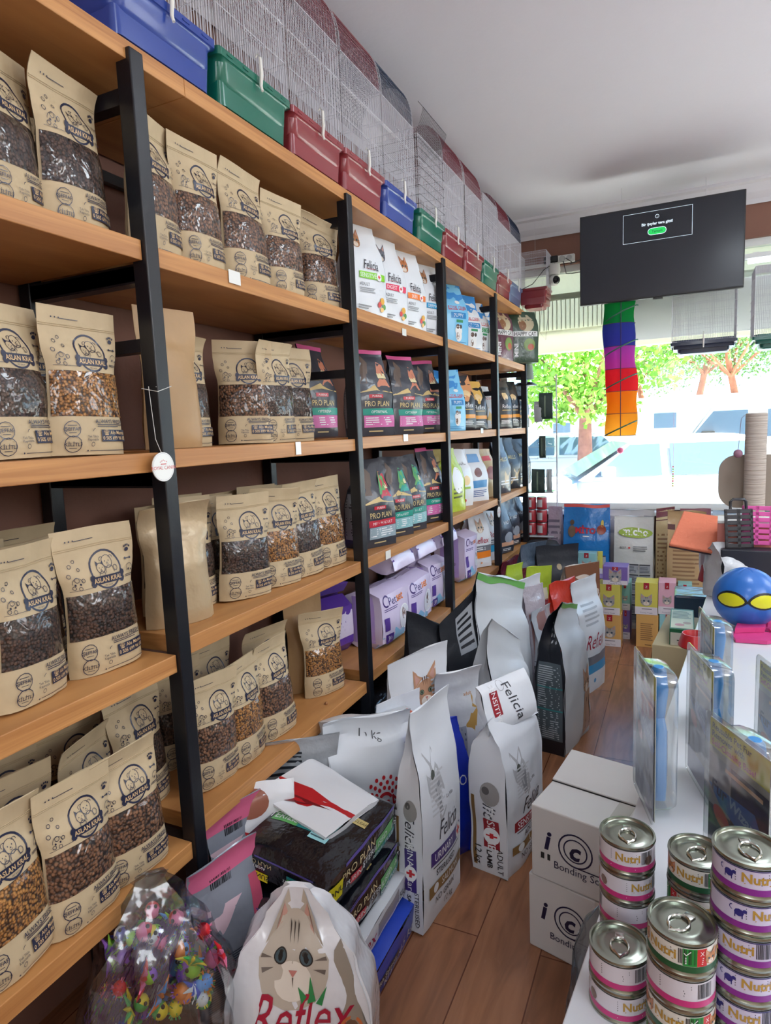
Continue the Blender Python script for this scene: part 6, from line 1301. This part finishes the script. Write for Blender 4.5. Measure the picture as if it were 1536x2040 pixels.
# blister packs with blue fur brushes
M_BLI = film('blister_clear', tint=(236, 240, 240), gloss=.09, bump=.5, bscale=10)
def blister(label, A, Bp, zt_, show=True, hgt=.30):
    A = atZ(A[0], A[1], zt_); Bq = atZ(Bp[0], Bp[1], zt_); v = (Bq - A); a = math.atan2(v.y, v.x); w = .155
    root = thing('brush_pack', label, 'brush pack', (A.x, A.y, CZ + .001), a, group='blister packs with blue fur brushes'); h = zt_ - CZ - .001
    MB().box((.006, .0, .006), (w - .006, .0012, h - .012)).build('card', mat('card_side', (176, 178, 170), .5), root)
    m = MB(); ms = []
    art = [('r', -.5, .84, .5, 1, (206, 200, 40)), ('t', 'Reusable Pet Fur', -.46, .965, .10, (24, 30, 20), {'b': .02, 'a': 'l'}), ('t', 'Remover with', -.46, .92, .10, (24, 30, 20), {'b': .02, 'a': 'l'}), ('t', 'Self-Cleaning Base!', -.46, .872, .10, (196, 50, 110), {'b': .02, 'a': 'l'}),
           ('r', -.5, .0, .5, .80, (34, 34, 60)), ('r', -.5, .5, -.1, .80, (150, 150, 160)), ('p', [(-.5, .62), (.3, .66), (.5, .5), (.4, .44), (-.3, .54)], (50, 110, 190)), ('t', 'Fur', -.30, .62, .2, (30, 36, 90), {'b': .03, 'rot': -6}), ('t', 'Wizard', .12, .585, .17, (150, 190, 230), {'b': .03, 'rot': -12}), ('e', -.25, .47, .16, .1, (196, 80, 60), -.4), ('l', -.2, .74, .5, .79, 1, (226, 180, 140)), ('r', -.5, .0, .5, .2, (40, 60, 130)), ('e', .2, .35, .12, .2, (70, 74, 96)), ('e', -.1, .3, .1, .16, (90, 94, 120))]
    for vs, fs_, col, li in art2d(art, w - .014, h - .02):
        mm = inkmat(col)
        if mm not in ms: ms.append(mm)
        m.add([(x + w / 2, -.0006 - li * .0001, y + .007) for x, y in vs], fs_, ms.index(mm))
    m.build('printed_card', ms, root)
    s = MB(); loft(s, [[(x, y * 0 - .003, z) for x, y, z in [(q[0] + w / 2, 0, q[1]) for q in rrect(w, h, .012, 0)]], [(q[0] + w / 2, -.005, q[1]) for q in rrect(w, h, .012, 0)]], cap0=False)
    for (zz0, zz1, dd, x0_, x1_) in ((.02, h - .01, .045, .03, w - .03),):
        ring = lambda k, y_: [((q[0] * k + w / 2), y_, q[1] * (1 - (1 - k) * .25) + h / 2) for q in rrect(w * .78, h * .9, .02, 0)]
        loft(s, [ring(1, .0025), ring(.97, dd * .7), ring(.85, dd), ring(.0, dd)], cap0=False, cap1=False)
    s.v = [(x, y, z) for x, y, z in s.v]
    n_ = 20
    for i in range(40): 
        x, y, z = s.v[i]; s.v[i] = (x, y, z + h / 2)
    s.build('clear_shell', M_BLI, root, True)
    b = MB(); cx = w * .52
    b.tube([(cx, .022, h * .95), (cx, .022, h * .93), (cx + .003, .024, h * .80), (cx, .022, h * .62)], [.009, .014, .016, .013], 14)
    loft(b, [[(cx + q[0], .022 + q[1], h * .62) for q in rrect(.03, .02, .006, 0)], [(cx + q[0], .022 + q[1], h * .56) for q in rrect(.055, .022, .006, 0)], [(cx + q[0], .022 + q[1], h * .2) for q in rrect(.062, .022, .006, 0)], [(cx + q[0], .022 + q[1], h * .08) for q in rrect(.05, .022, .006, 0)]])
    bro = b.build('blue_brush', mat('brush_blue', (40, 134, 206), .35, coat=.3), root, True)
    p_ = MB(); p_.box((cx - .022, .005, h * .24), (cx + .022, .0105, h * .55), bev=.0025).box((cx - .02, .0335, h * .24), (cx + .02, .036, h * .55), bev=.001); p_.build('lint_pad', mat('pad_grey', (150, 156, 176), .8), bro)
    return root
blister('clear pack with blue brush nearest the walkway, left of the others', (1268, 1284), (1340, 1385), 1.10)
blister('clear pack with blue brush standing between the leftmost one and the front text card', (1374, 1276), (1490, 1400), 1.085)
blister('clear pack with blue brush at the back of the group below the blue ball', (1396, 1206), (1470, 1300), 1.085)
blister('front pack with readable yellow FurWizard text card cut by the right edge', (1412, 1408), (1536, 1500), 1.10)
blister('clear pack with blue brush at the right frame edge behind the text card', (1512, 1300), (1620, 1380), 1.10)
# blue ball with yellow eyes (plain two-eye pattern)
lo_, hi_ = 1.5, 3.5
for _ in range(40):
    dpt = (lo_ + hi_) / 2; c_ = CAM + ray(1486, 1190) / F * dpt; r_ = 60 / F * dpt
    if c_.z - r_ > CZ: lo_ = dpt
    else: hi_ = dpt
bl_ = thing('toy_ball', 'large blue toy ball with two yellow slits on the counter', 'ball', tuple(c_), 0)
m = MB(); sph(m, (0, 0, 0), r_, 48, 32)
for i, v in enumerate(m.v):
    V_ = Vector(v); a_ = math.atan2(V_.y, V_.x); g_ = abs(math.sin(a_ * 3 + .4)); el = V_.z / r_
    k = 1 - .02 * math.exp(-(g_ / .10) ** 2) - .006 * (math.sin(el * 34 + 3 * math.cos(a_ * 3)) > .6) * (g_ > .3)
    m.v[i] = tuple(V_ * k)
m.build('ball_shell', mat('ball_blue', (30, 104, 190), .35, coat=.3), bl_, True)
vd = (CAM - c_); av = math.atan2(vd.y, vd.x)
def onball(a, e, o): return (r_ * o * math.cos(e) * math.cos(av + a), r_ * o * math.cos(e) * math.sin(av + a), r_ * o * math.sin(e))
def patch(name, cx, w_, h0, m_, o):
    q = MB(); n = 20; ring = []
    for i in range(n):
        t_ = 2 * PI * i / n; X = w_ * math.cos(t_); Y = h0 * math.sin(t_) * (1 if math.sin(t_) > 0 else .8) * (1 - .3 * abs(math.cos(t_)) ** 3); ring.append((cx + X, Y))
    vs = [onball(cx, 0.08, o)]; fs_ = []
    for k in range(1, 4): vs += [onball(cx + (x - cx) * k / 3, .08 + y * k / 3, o) for x, y in ring]
    fs_ = [(0, 1 + j, 1 + (j + 1) % n) for j in range(n)] + [(1 + (k - 1) * n + j, 1 + k * n + j, 1 + k * n + (j + 1) % n, 1 + (k - 1) * n + (j + 1) % n) for k in (1, 2) for j in range(n)]
    q.add(vs, fs_); return q.build(name, m_, bl_, True)
for s_ in (-1, 1):
    patch('black_rim', .05 + s_ * .52, .52, .31, mat('rim_black', (18, 20, 30), .4), 1.006); patch('yellow_slit', .05 + s_ * .52, .44, .235, mat('slit_yellow', (214, 214, 30), .35, coat=.3), 1.014)
m = MB(); m.grid(lambda a, b: onball(-.1 + .3 * a, .03 + .08 * b, 1.008), 6, 2); m.build('black_bridge', mat('rim_black', (18, 20, 30), .4), bl_, True)
# box with a dog picture, scoops, mat, bowls, gloves
b0 = atZ(1426, 1186, CZ); H_ = .31
bxo = thing('product_box', 'white topped box with a printed spaniel at the back of the counter', 'box', (b0.x, b0.y, CZ + .001), -.05)
m = MB(); ms = [mat('box_pale', (206, 200, 214), .4)]; m.box((0, 0, 0), (.22, .16, H_), bev=.002)
for vs, fs_, col, li in art2d([('r', -.5, .62, .5, 1, (190, 116, 104)), ('r', -.5, .52, .5, .62, (70, 70, 80)), ('e', -.12, .36, .15, .15, (44, 40, 52)), ('e', -.2, .3, .08, .12, (34, 30, 40)), ('e', -.05, .18, .13, .2, (232, 230, 236)), ('e', -.36, .12, .07, .16, (34, 30, 40)), ('r', .2, .0, .5, .5, (150, 146, 170))], .22, H_):
    mm = inkmat(col); 
    if mm not in ms: ms.append(mm)
    m.add([(x + .11, -.0012 - li * .0001, y) for x, y in vs], fs_, ms.index(mm))
m.build('box_body', ms, bxo)
MB().box((.0, .0, H_), (.22, .16, H_ + .012), bev=.002).build('box_lid', M_WHITE, bxo)
def slot_plate(name, label, col, loc, rot, w=.11, h=.16, cat='litter scoop', handle=True, grp='slotted litter scoops on the counter'):
    root = thing(name, label, cat, loc, rot=rot, group=grp); m = MB(); n = 6
    m.box((-w / 2, 0, 0), (-w / 2 + .012, .006, h), bev=.002).box((w / 2 - .012, 0, 0), (w / 2, .006, h), bev=.002)
    for i in range(n + 1): z = (h - .018) * i / n; m.box((-w / 2, 0, z), (w / 2, .006, z + .017), bev=.002)
    m.box((-.006, 0, 0), (.006, .006, h)); m.build('slotted_blade', mat('pl_%d_%d_%d' % col, col, .4, coat=.2), root)
    if handle: m = MB(); m.tube([(-.03, .003, h), (-.03, .003, h + .03), (-.02, .003, h + .04), (.02, .003, h + .04), (.03, .003, h + .03), (.03, .003, h)], .006, 8); m.build('handle', mat('pl_%d_%d_%d' % col, col, .4), root, True)
    return root
q = atY(1478, 1140, b0.y - .06); slot_plate('litter_scoop', 'black slotted scoop with an oval handle leaning against the dog box', (30, 32, 40), (q.x - .01, b0.y - .06, 1.02 - .0), (math.radians(-8), 0, .3))
q2 = atY(1505, 1125, b0.y - .02); slot_plate('litter_scoop', 'bright pink slotted scoop behind the black one', (226, 90, 170), (q2.x, b0.y - .03, 1.03), (math.radians(-5), 0, -.1), handle=False)
stz = MB(); stz.box((q.x - .08, b0.y - .10, CZ + .001), (q2.x + .12, b0.y - .015, 1.018), bev=.004); tag(stz.build('storage_tray', mat('tray_black', (34, 36, 44), .4)), 'black storage tray block under the slotted scoops', 'tray')
o_ = thing('scratch_mat', 'orange scratching mat jutting out over the counter edge', 'mat', tuple(atY(1410, 1062, 3.15)), rot=(math.radians(20), math.radians(8), math.radians(-8)))
m = MB(); m.box((-.13, -.16, -.008), (.17, .16, .008), bev=.006); m.build('mat_top', mat('mat_orange', (226, 128, 96), .7, bump=.4, bscale=60), o_); MB().box((-.13, -.16, -.014), (.17, .16, -.0085), bev=.002).build('mat_base', mat('mat_dark', (60, 44, 50), .7), o_)
sb = Vector(o_.location); bxx = MB(); bxx.box((sb.x + .0, 3.12, CZ + .001), (sb.x + .28, 3.32, 1.02), bev=.003); tag(bxx.build('storage_box', mat('box_pale', (206, 200, 214), .4)), 'pale box supporting the orange mat at the far end of the counter', 'box')
wbp = Bag(.20, .18, .22, 'low', seed=500, wr=.03, ws=14); p = atY(1385, 1185, 3.05)
make_bag('plastic_bag', 'plastic bag', wbp, mat('bag_white_matte2', (206, 210, 214), .35, coat=.2, bump=.8), label='knotted white plastic bag on the counter edge before the orange mat', loc=(max(p.x, cpt(.11, 2.3).x), 3.0, CZ + .001), rot=(0, 0, .4))
def bowl(label, px, py, col, r=.05, h=.045):
    P = atZ(px, py, CZ + h); t = thing('pet_bowl', label, 'bowl', (P.x, P.y, CZ + .001), group='red plastic bowls on the counter')
    MB().lathe([(0, 0), (r, 0), (r * 1.05, .004), (r * .8, h), (r * .74, h), (r * .55, .012), (0, .01)], 28).build('bowl_body', mat('bowl_red', col, .35, coat=.4), t, True)
bowl('red plastic bowl behind the leftmost brush pack', 1385, 1262, (176, 30, 40)); bowl('red plastic bowl with sloping side by the white plastic bag', 1418, 1128, (190, 44, 40), .055, .07)
def rubber(label, px, py, rz, s=1):
    P = atZ(px, py, CZ + .02); t = thing('grooming_glove', label, 'glove', (P.x, P.y, CZ + .002), rz, group='pink rubber grooming gloves'); m = MB()
    m.poly_prism([(-.07, -.04), (.02, -.06), (.08, -.03), (.09, .02), (.03, .05), (-.06, .04)], 0, .012); m.poly_prism([(-.05, .02), (.05, .03), (.07, .07), (-.02, .08)], .013, .03)
    for i in range(4): m.tube([(.07, -.04 + .025 * i, .012), (.12, -.05 + .03 * i, .02), (.15, -.05 + .03 * i, .012)], [.011, .010, .007], 8)
    m.build('glove_body', mat('rubber_pink', (206, 60, 130), .5, bump=.3), t, True)
rubber('magenta rubber glove lying in front of the blue ball', 1500, 1262, .3); rubber('magenta rubber glove at the right edge, below the ball', 1545, 1240, 1.4)
# cat tree
P = atY(1490, 1036, 3.42); plat = MB(); 
bz = P.z - .03
tag(MB().box((P.x - .2, 3.34, CZ + .0), (P.x + .26, 3.62, bz - .001), bev=.004).build('storage_box', mat('box_pale', (206, 200, 214), .4)), 'large pale box under the cat tree at the counter end', 'box')
t = thing('cat_tree', 'beige cat tree with scratching post, round boards and a hanging ball', 'cat tree', (P.x, 3.5, bz))
M_SIS = mat('sisal', (186, 176, 166), .9, bump=.8, bscale=120, stretch=(.05, .05, 1)); M_PLU = mat('plush_cream', (206, 196, 180), .95, bump=.3, bscale=90)
hh = atY(1510, 824, 3.5).z - bz
MB().lathe([(0, 0), (.21, 0), (.215, .01), (.21, .028), (0, .03)], 36).build('base_disc', M_PLU, t, True); 
for o in [t.children[-1]]: o.scale = (.9, .6, 1); 
MB().lathe([(0, .03), (.046, .03), (.046, hh), (.04, hh + .004), (0, hh + .004)], 28).build('scratching_post', M_SIS, t, True, loc=(.03, 0, 0))
m = MB(); loft(m, [[(q_[0], .0 + yy, q_[1]) for q_ in rrect(.30, .26, .08, 0, 8)] for yy in (0, .035)]); m.build('rounded_board', mat('board_brown', (150, 138, 126), .8, bump=.2), t, False, loc=(.03, .06, .20))
MB().tube([(-.02, -.02, hh - .005), (-.035, -.02, hh - .02), (-.045, -.03, hh - .17)], .0012, 5).build('ball_cord', mat('cord_brown', (120, 90, 100), .8), t)
m = MB(); sph(m, (-.045, -.03, hh - .185), .02, 16, 10); m.build('hanging_ball', mat('ball_mauve', (150, 110, 130), .8), t, True)
# bright dog toys beside it
tr = random.Random(9); P = atY(1520, 1052, 3.15)
tag(MB().box((P.x - .06, 3.05, CZ + .001), (P.x + .35, 3.32, P.z - .045), bev=.004).build('storage_box', mat('box_pale', (206, 200, 214), .4)), 'pale box under the pile of bright rope toys', 'box')
for i in range(14):
    x, y, z = P.x - .03 + .3 * tr.random(), 3.1 + .18 * tr.random(), P.z - .028 + .045 * (i // 7); col = [(236, 200, 70), (206, 70, 90), (150, 200, 90), (240, 150, 70), (120, 190, 200), (236, 220, 120)][i % 6]; m = MB()
    if i % 5 == 1: sph(m, (0, 0, 0), .03, 16, 10, 0, (1.3, 1, .9))
    else:
        a = tr.random() * 3; m.tube([(-.04 * math.cos(a), -.04 * math.sin(a), 0), (0, 0, .006), (.045 * math.cos(a), .045 * math.sin(a), 0)], [.013, .009, .013], 8)
        for e in (-1, 1): sph(m, (e * .042 * math.cos(a), e * .042 * math.sin(a), 0), .015, 10, 7)
    tag(m.build('dog_toy', mat('dt_%d_%d_%d' % col, col, .5), smooth=True, loc=(x, y, z + .0)), 'small bright rubber or rope dog toy in the pile beside the cat tree', 'dog toy', 'bright dog toys in the pile beside the cat tree')
# low things between counter and window
P = atY(1342, 1250, 3.6); m = MB(); m.box((P.x, 3.62, 0), (P.x + .2, 3.85, atY(1342, 1188, 3.6).z), bev=.01)
t = tag(m.build('crate', mat('crate_navy', (34, 66, 96), .25, coat=.5, bump=.7, bscale=10)), 'navy blue wrapped crate on the floor behind the counter corner', 'crate')
P = atY(1338, 1292, 2.95); P2 = atY(1338, 1262, 2.95); cf_ = thing('carton', 'cream carton lying open beside the counter near its far end', 'carton', (P.x, 2.95, 0), -.1)
MB().box((-.08, -.0, 0), (.10, .5, P2.z - .06), bev=.003).build('box_body', mat('carton_cream', (206, 190, 150), .7), cf_)
m = MB(); ms = [mat('flower_green', (40, 110, 70), .4)]; gz = P2.z - .058; m.box((P.x - .01, 2.97, gz), (P.x + .09, 3.3, gz + .075), bev=.003)
for vs, fs_, col, li in art2d([('r', -.46, .0, .46, .8, (220, 216, 200)), ('r', -.2, .3, .3, .36, KD)], .10, .072):
    mm = inkmat(col); 
    if mm not in ms: ms.append(mm)
    m.add([(x + P.x + .04, 2.969 - li * .0003, gz + y) for x, y in vs], fs_, ms.index(mm))
for vs, fs_, col, li in art2d([('r', -.45, .04, .45, .95, (226, 214, 170)), ('e', -.1, .2, .2, .2, (206, 90, 70)), ('e', .2, .3, .16, .18, (190, 110, 60)), ('l', -.4, .5, .4, .9, 6, (120, 120, 90))], .10, .32):
    mm = inkmat(col); 
    if mm not in ms: ms.append(mm)
    m.add([(x + P.x + .04, 2.97 + y, gz + .0755 + li * .0002) for x, y in vs], fs_, ms.index(mm))
tag(m.build('snack_box', ms), 'green edged box with printed flowers on top of the cream carton', 'box')

# ------------------------------------------------------------------ outside
GZ = -.15
struct(MB().box((-40, YB + .25, GZ - .1), (60, 90, GZ)).build('floor_street', mat('pavement', (176, 174, 170), .9, vary=.08, vscale=.6)))
M_CARW = mat('car_paint', (226, 228, 232), .25, coat=.6); M_CARG = mat('car_glass', (96, 116, 136), .12, coat=.5); M_TYR = mat('tyre', (26, 26, 28), .8)
def make_car():
    root = thing('parked_car', 'x', 'car'); L = 2.15
    def topz(x): return interp([(-2.15, .72), (-1.9, .98), (-1.3, 1.0), (.7, .98), (1.4, .9), (1.95, .78), (2.15, .5)], x)
    def hw(x): return interp([(-2.15, .70), (-1.8, .86), (0, .90), (1.6, .86), (2.15, .62)], x)
    b = MB()
    def sec(u, v):
        x = -L + 2 * L * u; a = PI * v; h = hw(x); t = topz(x); c_, s_ = math.cos(a), math.sin(a)
        return (x, h * math.copysign(abs(c_) ** .35, c_), .28 + (t - .28) * abs(s_) ** .45)
    b.grid(sec, 40, 20); b.box((-2.05, -.8, .2), (2.05, .8, .3)); b.build('car_body', M_CARW, root, True)
    def cab(u, v):
        z = .93 + .55 * v; x0 = interp([(0, -1.95), (1, -1.2)], v); x1 = interp([(0, 1.05), (1, .25)], v); h = .84 - .2 * v
        k = rrect(x1 - x0, 2 * h, .18, 0, 6); n = len(k); q = k[int(u * n) % n]; return (q[0] + (x0 + x1) / 2, q[1], z - (.04 * (v > .97) * 0))
    g = MB(); rings = []
    for v in (0, .3, .6, .85, .95, 1.0):
        z = .93 + .55 * min(v, .97); x0 = -1.95 + .75 * v; x1 = 1.05 - .85 * v; h = .86 - .2 * v - (.12 if v == 1 else 0)
        if v == 1: x0 += .15; x1 -= .15; z += .03
        rings.append([(q[0] + (x0 + x1) / 2, q[1], z) for q in rrect(x1 - x0, 2 * h, .16, 0, 6)])
    loft(g, rings); cbn = g.build('cabin', M_CARW, root, True)
    for s in (-1, 1):
        for (xa, xb, ta, tb) in ((.0, .88, .0, .38), (-1.55, -.12, -1.05, -.12)):
            w = MB(); y0 = .865; y1 = .715
            w.add([(xa, s * y0, .985), (xb, s * y0, .985), (tb, s * y1, 1.40), (ta if xa > -1 else -1.1, s * y1, 1.40)], [(0, 1, 2, 3)]); w.build('side_window', M_CARG, cbn)
        w = MB()
        for x in (-1.35, 1.35): w.tube([(x, s * .70, .33), (x, s * .90, .33)], .33, 24)
        w.build('wheels', M_TYR, root, True)
        MB().add([(1.75, s * .80, .62), (2.05, s * .60, .60), (1.95, s * .60, .74), (1.55, s * .82, .76)], [(0, 1, 2, 3)]).build('headlight', mat('headlight', (130, 150, 180), .1), root)
        MB().box((.62, s * .88 - .06, 1.0), (.78, s * 1.0, 1.12) if s > 0 else (.78, s * .88 + .06, 1.12)).build('wing_mirror', M_CARW, root)
    w = MB(); w.add([(1.075, -.70, .99), (1.075, .70, .99), (.36, .56, 1.425), (.36, -.56, 1.425)], [(0, 1, 2, 3)]); w.build('windscreen', M_CARG, cbn)
    w = MB(); w.add([(2.17, -.3, .45), (2.17, .3, .45), (2.14, .3, .62), (2.14, -.3, .62)], [(0, 1, 2, 3)]); w.build('grille', mat('grille', (60, 64, 72), .4), root)
    return root
car = Proto(make_car())
def car_at(px, py, y, yaw, label, s=1): 
    P = atY(px, py, y); return car.put((P.x, y, GZ), (0, 0, math.radians(yaw)), label, 'white cars parked outside', sc=(s, s, s))
car_at(1285, 980, 10.0, 197, 'white car parked directly outside the shop window, nose to the left')
car_at(1110, 880, 16.5, 185, 'white car parked further back at the left, beyond the display stand')
vn = thing('delivery_van', 'white delivery van parked behind the near car at the right', 'van', (atY(1560, 900, 16).x, 16, GZ), PI)
m = MB(); pts = [(-2.6, .4), (2.4, .4), (2.5, .95), (1.95, 1.12), (1.35, 2.0), (1.0, 2.15), (-2.6, 2.2)]
vs = [(x, -.95, z) for x, z in pts] + [(x, .95, z) for x, z in pts]; n = len(pts); m.add(vs, [tuple(range(n)), tuple(range(n, 2 * n))[::-1]] + [(i, n + i, n + (i + 1) % n, (i + 1) % n) for i in range(n)]); vbd = m.build('van_body', M_CARW, vn)
m = MB(); m.add([(1.9, .96, 1.18), (.75, .96, 1.18), (.75, .96, 1.85), (1.38, .96, 1.85)], [(0, 1, 2, 3)]); m.build('cab_window', M_CARG, vbd); MB().add([(.4, .96, 1.3), (-.5, .96, 1.3), (-.5, .96, 1.85), (.4, .96, 1.85)], [(0, 1, 2, 3)]).build('side_window', M_CARG, vbd)
MB().add([(1.97, -.8, 1.15), (1.97, .8, 1.15), (1.39, .8, 1.98), (1.39, -.8, 1.98)], [(0, 1, 2, 3)]).build('windscreen', M_CARG, vbd)
m = MB()
for x in (-1.7, 1.6): m.tube([(x, -.96, .35), (x, .96, .35)], .35, 20)
m.build('wheels', M_TYR, vn, True); MB().box((1.35, .97, 1.2), (1.6, 1.15, 1.45), bev=.02).build('wing_mirror', M_TYR, vn)
gb = MB(); gb.box((-12, 24, GZ), (30, 30, 2.35)); bd = thing('low_building', 'long low white building across the street', 'building', (0, 0, 0)); wls = gb.build('walls', mat('render_white', (230, 230, 226), .8), bd)
for i, (x0, x1, z0, z1) in enumerate([(-3.2, -2.6, .6, 1.6), (.2, .9, 1.3, 1.8), (3.4, 4.6, 1.2, 1.8), (-6, -5.2, .9, 1.6), (7, 8, 1, 1.8)]): MB().box((x0, 23.95, z0), (x1, 24.02, z1)).build('window', M_CARG, wls)
def leafmat(n, c): return mat(n, c, .6, vary=.3, vscale=2, sss=0)
def tree(label, x, y, h, r, tone, tcol=(150, 96, 76), n=2600, sq=.7, seed=1, lean=0):
    rr = random.Random(seed); t = thing('tree', label, 'tree', (x, y, GZ), group='trees across the street')
    m = MB(); m.tube([(0, 0, 0), (lean * .3, 0, h * .3), (lean, .1, h * .6), (lean * 1.2, 0, h * .85)], [.2, .16, .12, .05], 10)
    for k in range(5): a = k * 1.3; m.tube([(lean * .8, 0, h * .5), (lean + r * .5 * math.cos(a), r * .5 * math.sin(a), h * .75), (lean + r * .8 * math.cos(a), r * .8 * math.sin(a), h * .9)], [.07, .04, .015], 6)
    m.build('trunk', mat('bark_%d' % tcol[0], tcol, .9, vary=.2), t, True)
    c_ = MB(); cl = [(lean + rr.gauss(0, .45) * r, rr.gauss(0, .4) * r, h * .82 + rr.gauss(0, .3) * r * sq, r * (.3 + .25 * rr.random())) for _ in range(16)]
    for i in range(int(n * 1.6)):
        cx, cy, cz, cr = cl[i % 16]; v = Vector((rr.gauss(0, 1), rr.gauss(0, 1), rr.gauss(0, 1))).normalized() * cr * (.55 + .45 * rr.random()); p = Vector((cx, cy, cz)) + v
        a = Vector((rr.gauss(0, 1), rr.gauss(0, 1), rr.gauss(0, 1))).normalized() * .09; b = a.cross(Vector((rr.gauss(0, 1), rr.gauss(0, 1), rr.gauss(0, 1)))).normalized() * .05
        c_.add([p - a, p - b, p + a, p + b], [(0, 1, 2, 3)])
    c_.build('crown', leafmat('leaf_%d_%d_%d' % tone, tone), t)
P = atY(1165, 720, 15); tree('light green tree with a thin trunk left of the rainbow tube', P.x, 15, 3.6, 1.5, (140, 186, 70), (160, 110, 100), 2400, seed=2)
for i, (px, y, h, r, c_, lb) in enumerate([(1380, 34, 7.5, 4.2, (120, 160, 84), 'broad green tree right of the rainbow tube'), (1480, 32, 7.0, 4.0, (110, 150, 80), 'green tree with a reddish trunk at the right behind the van'), (1560, 36, 8, 4.5, (120, 156, 90), 'green tree at the right frame edge beyond the hanging cage'), (1290, 38, 7.5, 3.5, (130, 164, 96), 'pale green tree seen directly right of the rainbow tube'), (1130, 36, 8, 4, (140, 170, 90), 'pale tree far behind at the left of the window'), (1210, 40, 8, 3.6, (130, 160, 90), 'distant tree mostly hidden by the rainbow tube')]):
    P = atY(px, 800, y); tree(lb, P.x, y, h, r, c_, (176, 110, 84), 3600, seed=10 + i, lean=.6 * (-1) ** i)

# ------------------------------------------------------------------ let neighbouring bags settle so that they touch without cutting into each other
from mathutils.bvhtree import BVHTree
bpy.context.view_layer.update()
ALL = list(bpy.data.objects)
CH = {}
for o in ALL:
    if o.parent: CH.setdefault(o.parent.name, []).append(o)
soft = [o for o in ALL if o.parent is None and o.get('category') in ('pouch', 'food bag', 'pad pack', 'carrier bag', 'toy sack', 'treat box', 'plastic bag')]
hard = CH['shelving_rack']
def local_geo(o):
    me = o.data; return [v.co.copy() for v in me.vertices], [tuple(p.vertices) for p in me.polygons if p.material_index == 0]
GEO = {}
def world_tree(root, parts):
    vs = []; fs = []
    for c in parts:
        if c.type != 'MESH': continue
        if c.data.name not in GEO: GEO[c.data.name] = local_geo(c)
        v, f = GEO[c.data.name]
        m = root.matrix_basis @ c.matrix_parent_inverse @ c.matrix_basis if c is not root else c.matrix_basis
        b = len(vs); vs += [m @ q for q in v]; fs += [tuple(i + b for i in p) for p in f]
    lo = [min(v[i] for v in vs) for i in range(3)]; hi = [max(v[i] for v in vs) for i in range(3)]
    return BVHTree.FromPolygons(vs, fs), lo, hi
def outer(o): return [c for c in CH.get(o.name, []) if 'body' in c.name or 'sack' in c.name or 'clear_bag' in c.name] or [o]
def near(a, b): return all(a[1][i] < b[2][i] + .001 and b[1][i] < a[2][i] + .001 for i in range(3))
HT = [world_tree(rack, [h]) for h in hard]
T = {o.name: world_tree(o, outer(o)) for o in soft}
NAME = {o.name: o for o in soft}; shrink = {}
for it in range(7):
    names = sorted(T); hit = set(); lifted = set()
    for i, a in enumerate(names):
        for b in names[i + 1:]:
            if near(T[a], T[b]) and T[a][0].overlap(T[b][0]): hit.add(a); hit.add(b)
        for h in HT:
            if near(T[a], h) and T[a][0].overlap(h[0]):
                if it < 4 and NAME[a].location.z > .5: NAME[a].location.z += .0014; lifted.add(a)
                else: hit.add(a)
                break
    if not hit and not lifted: break
    for n in hit:
        o = NAME[n]; k = shrink.get(n, 1.0)
        if k < .90: continue
        shrink[n] = k * .97
        o.scale = (o.scale[0] * .975, o.scale[1] * .965, o.scale[2])
        if o.get('category') in ('pouch', 'food bag') and abs(o.location.x) < .2 and o.location.z > .5: o.location.x -= .002
    for n in hit | lifted:
        o = NAME[n]; o_m = o.matrix_basis; T[n] = world_tree(o, outer(o))
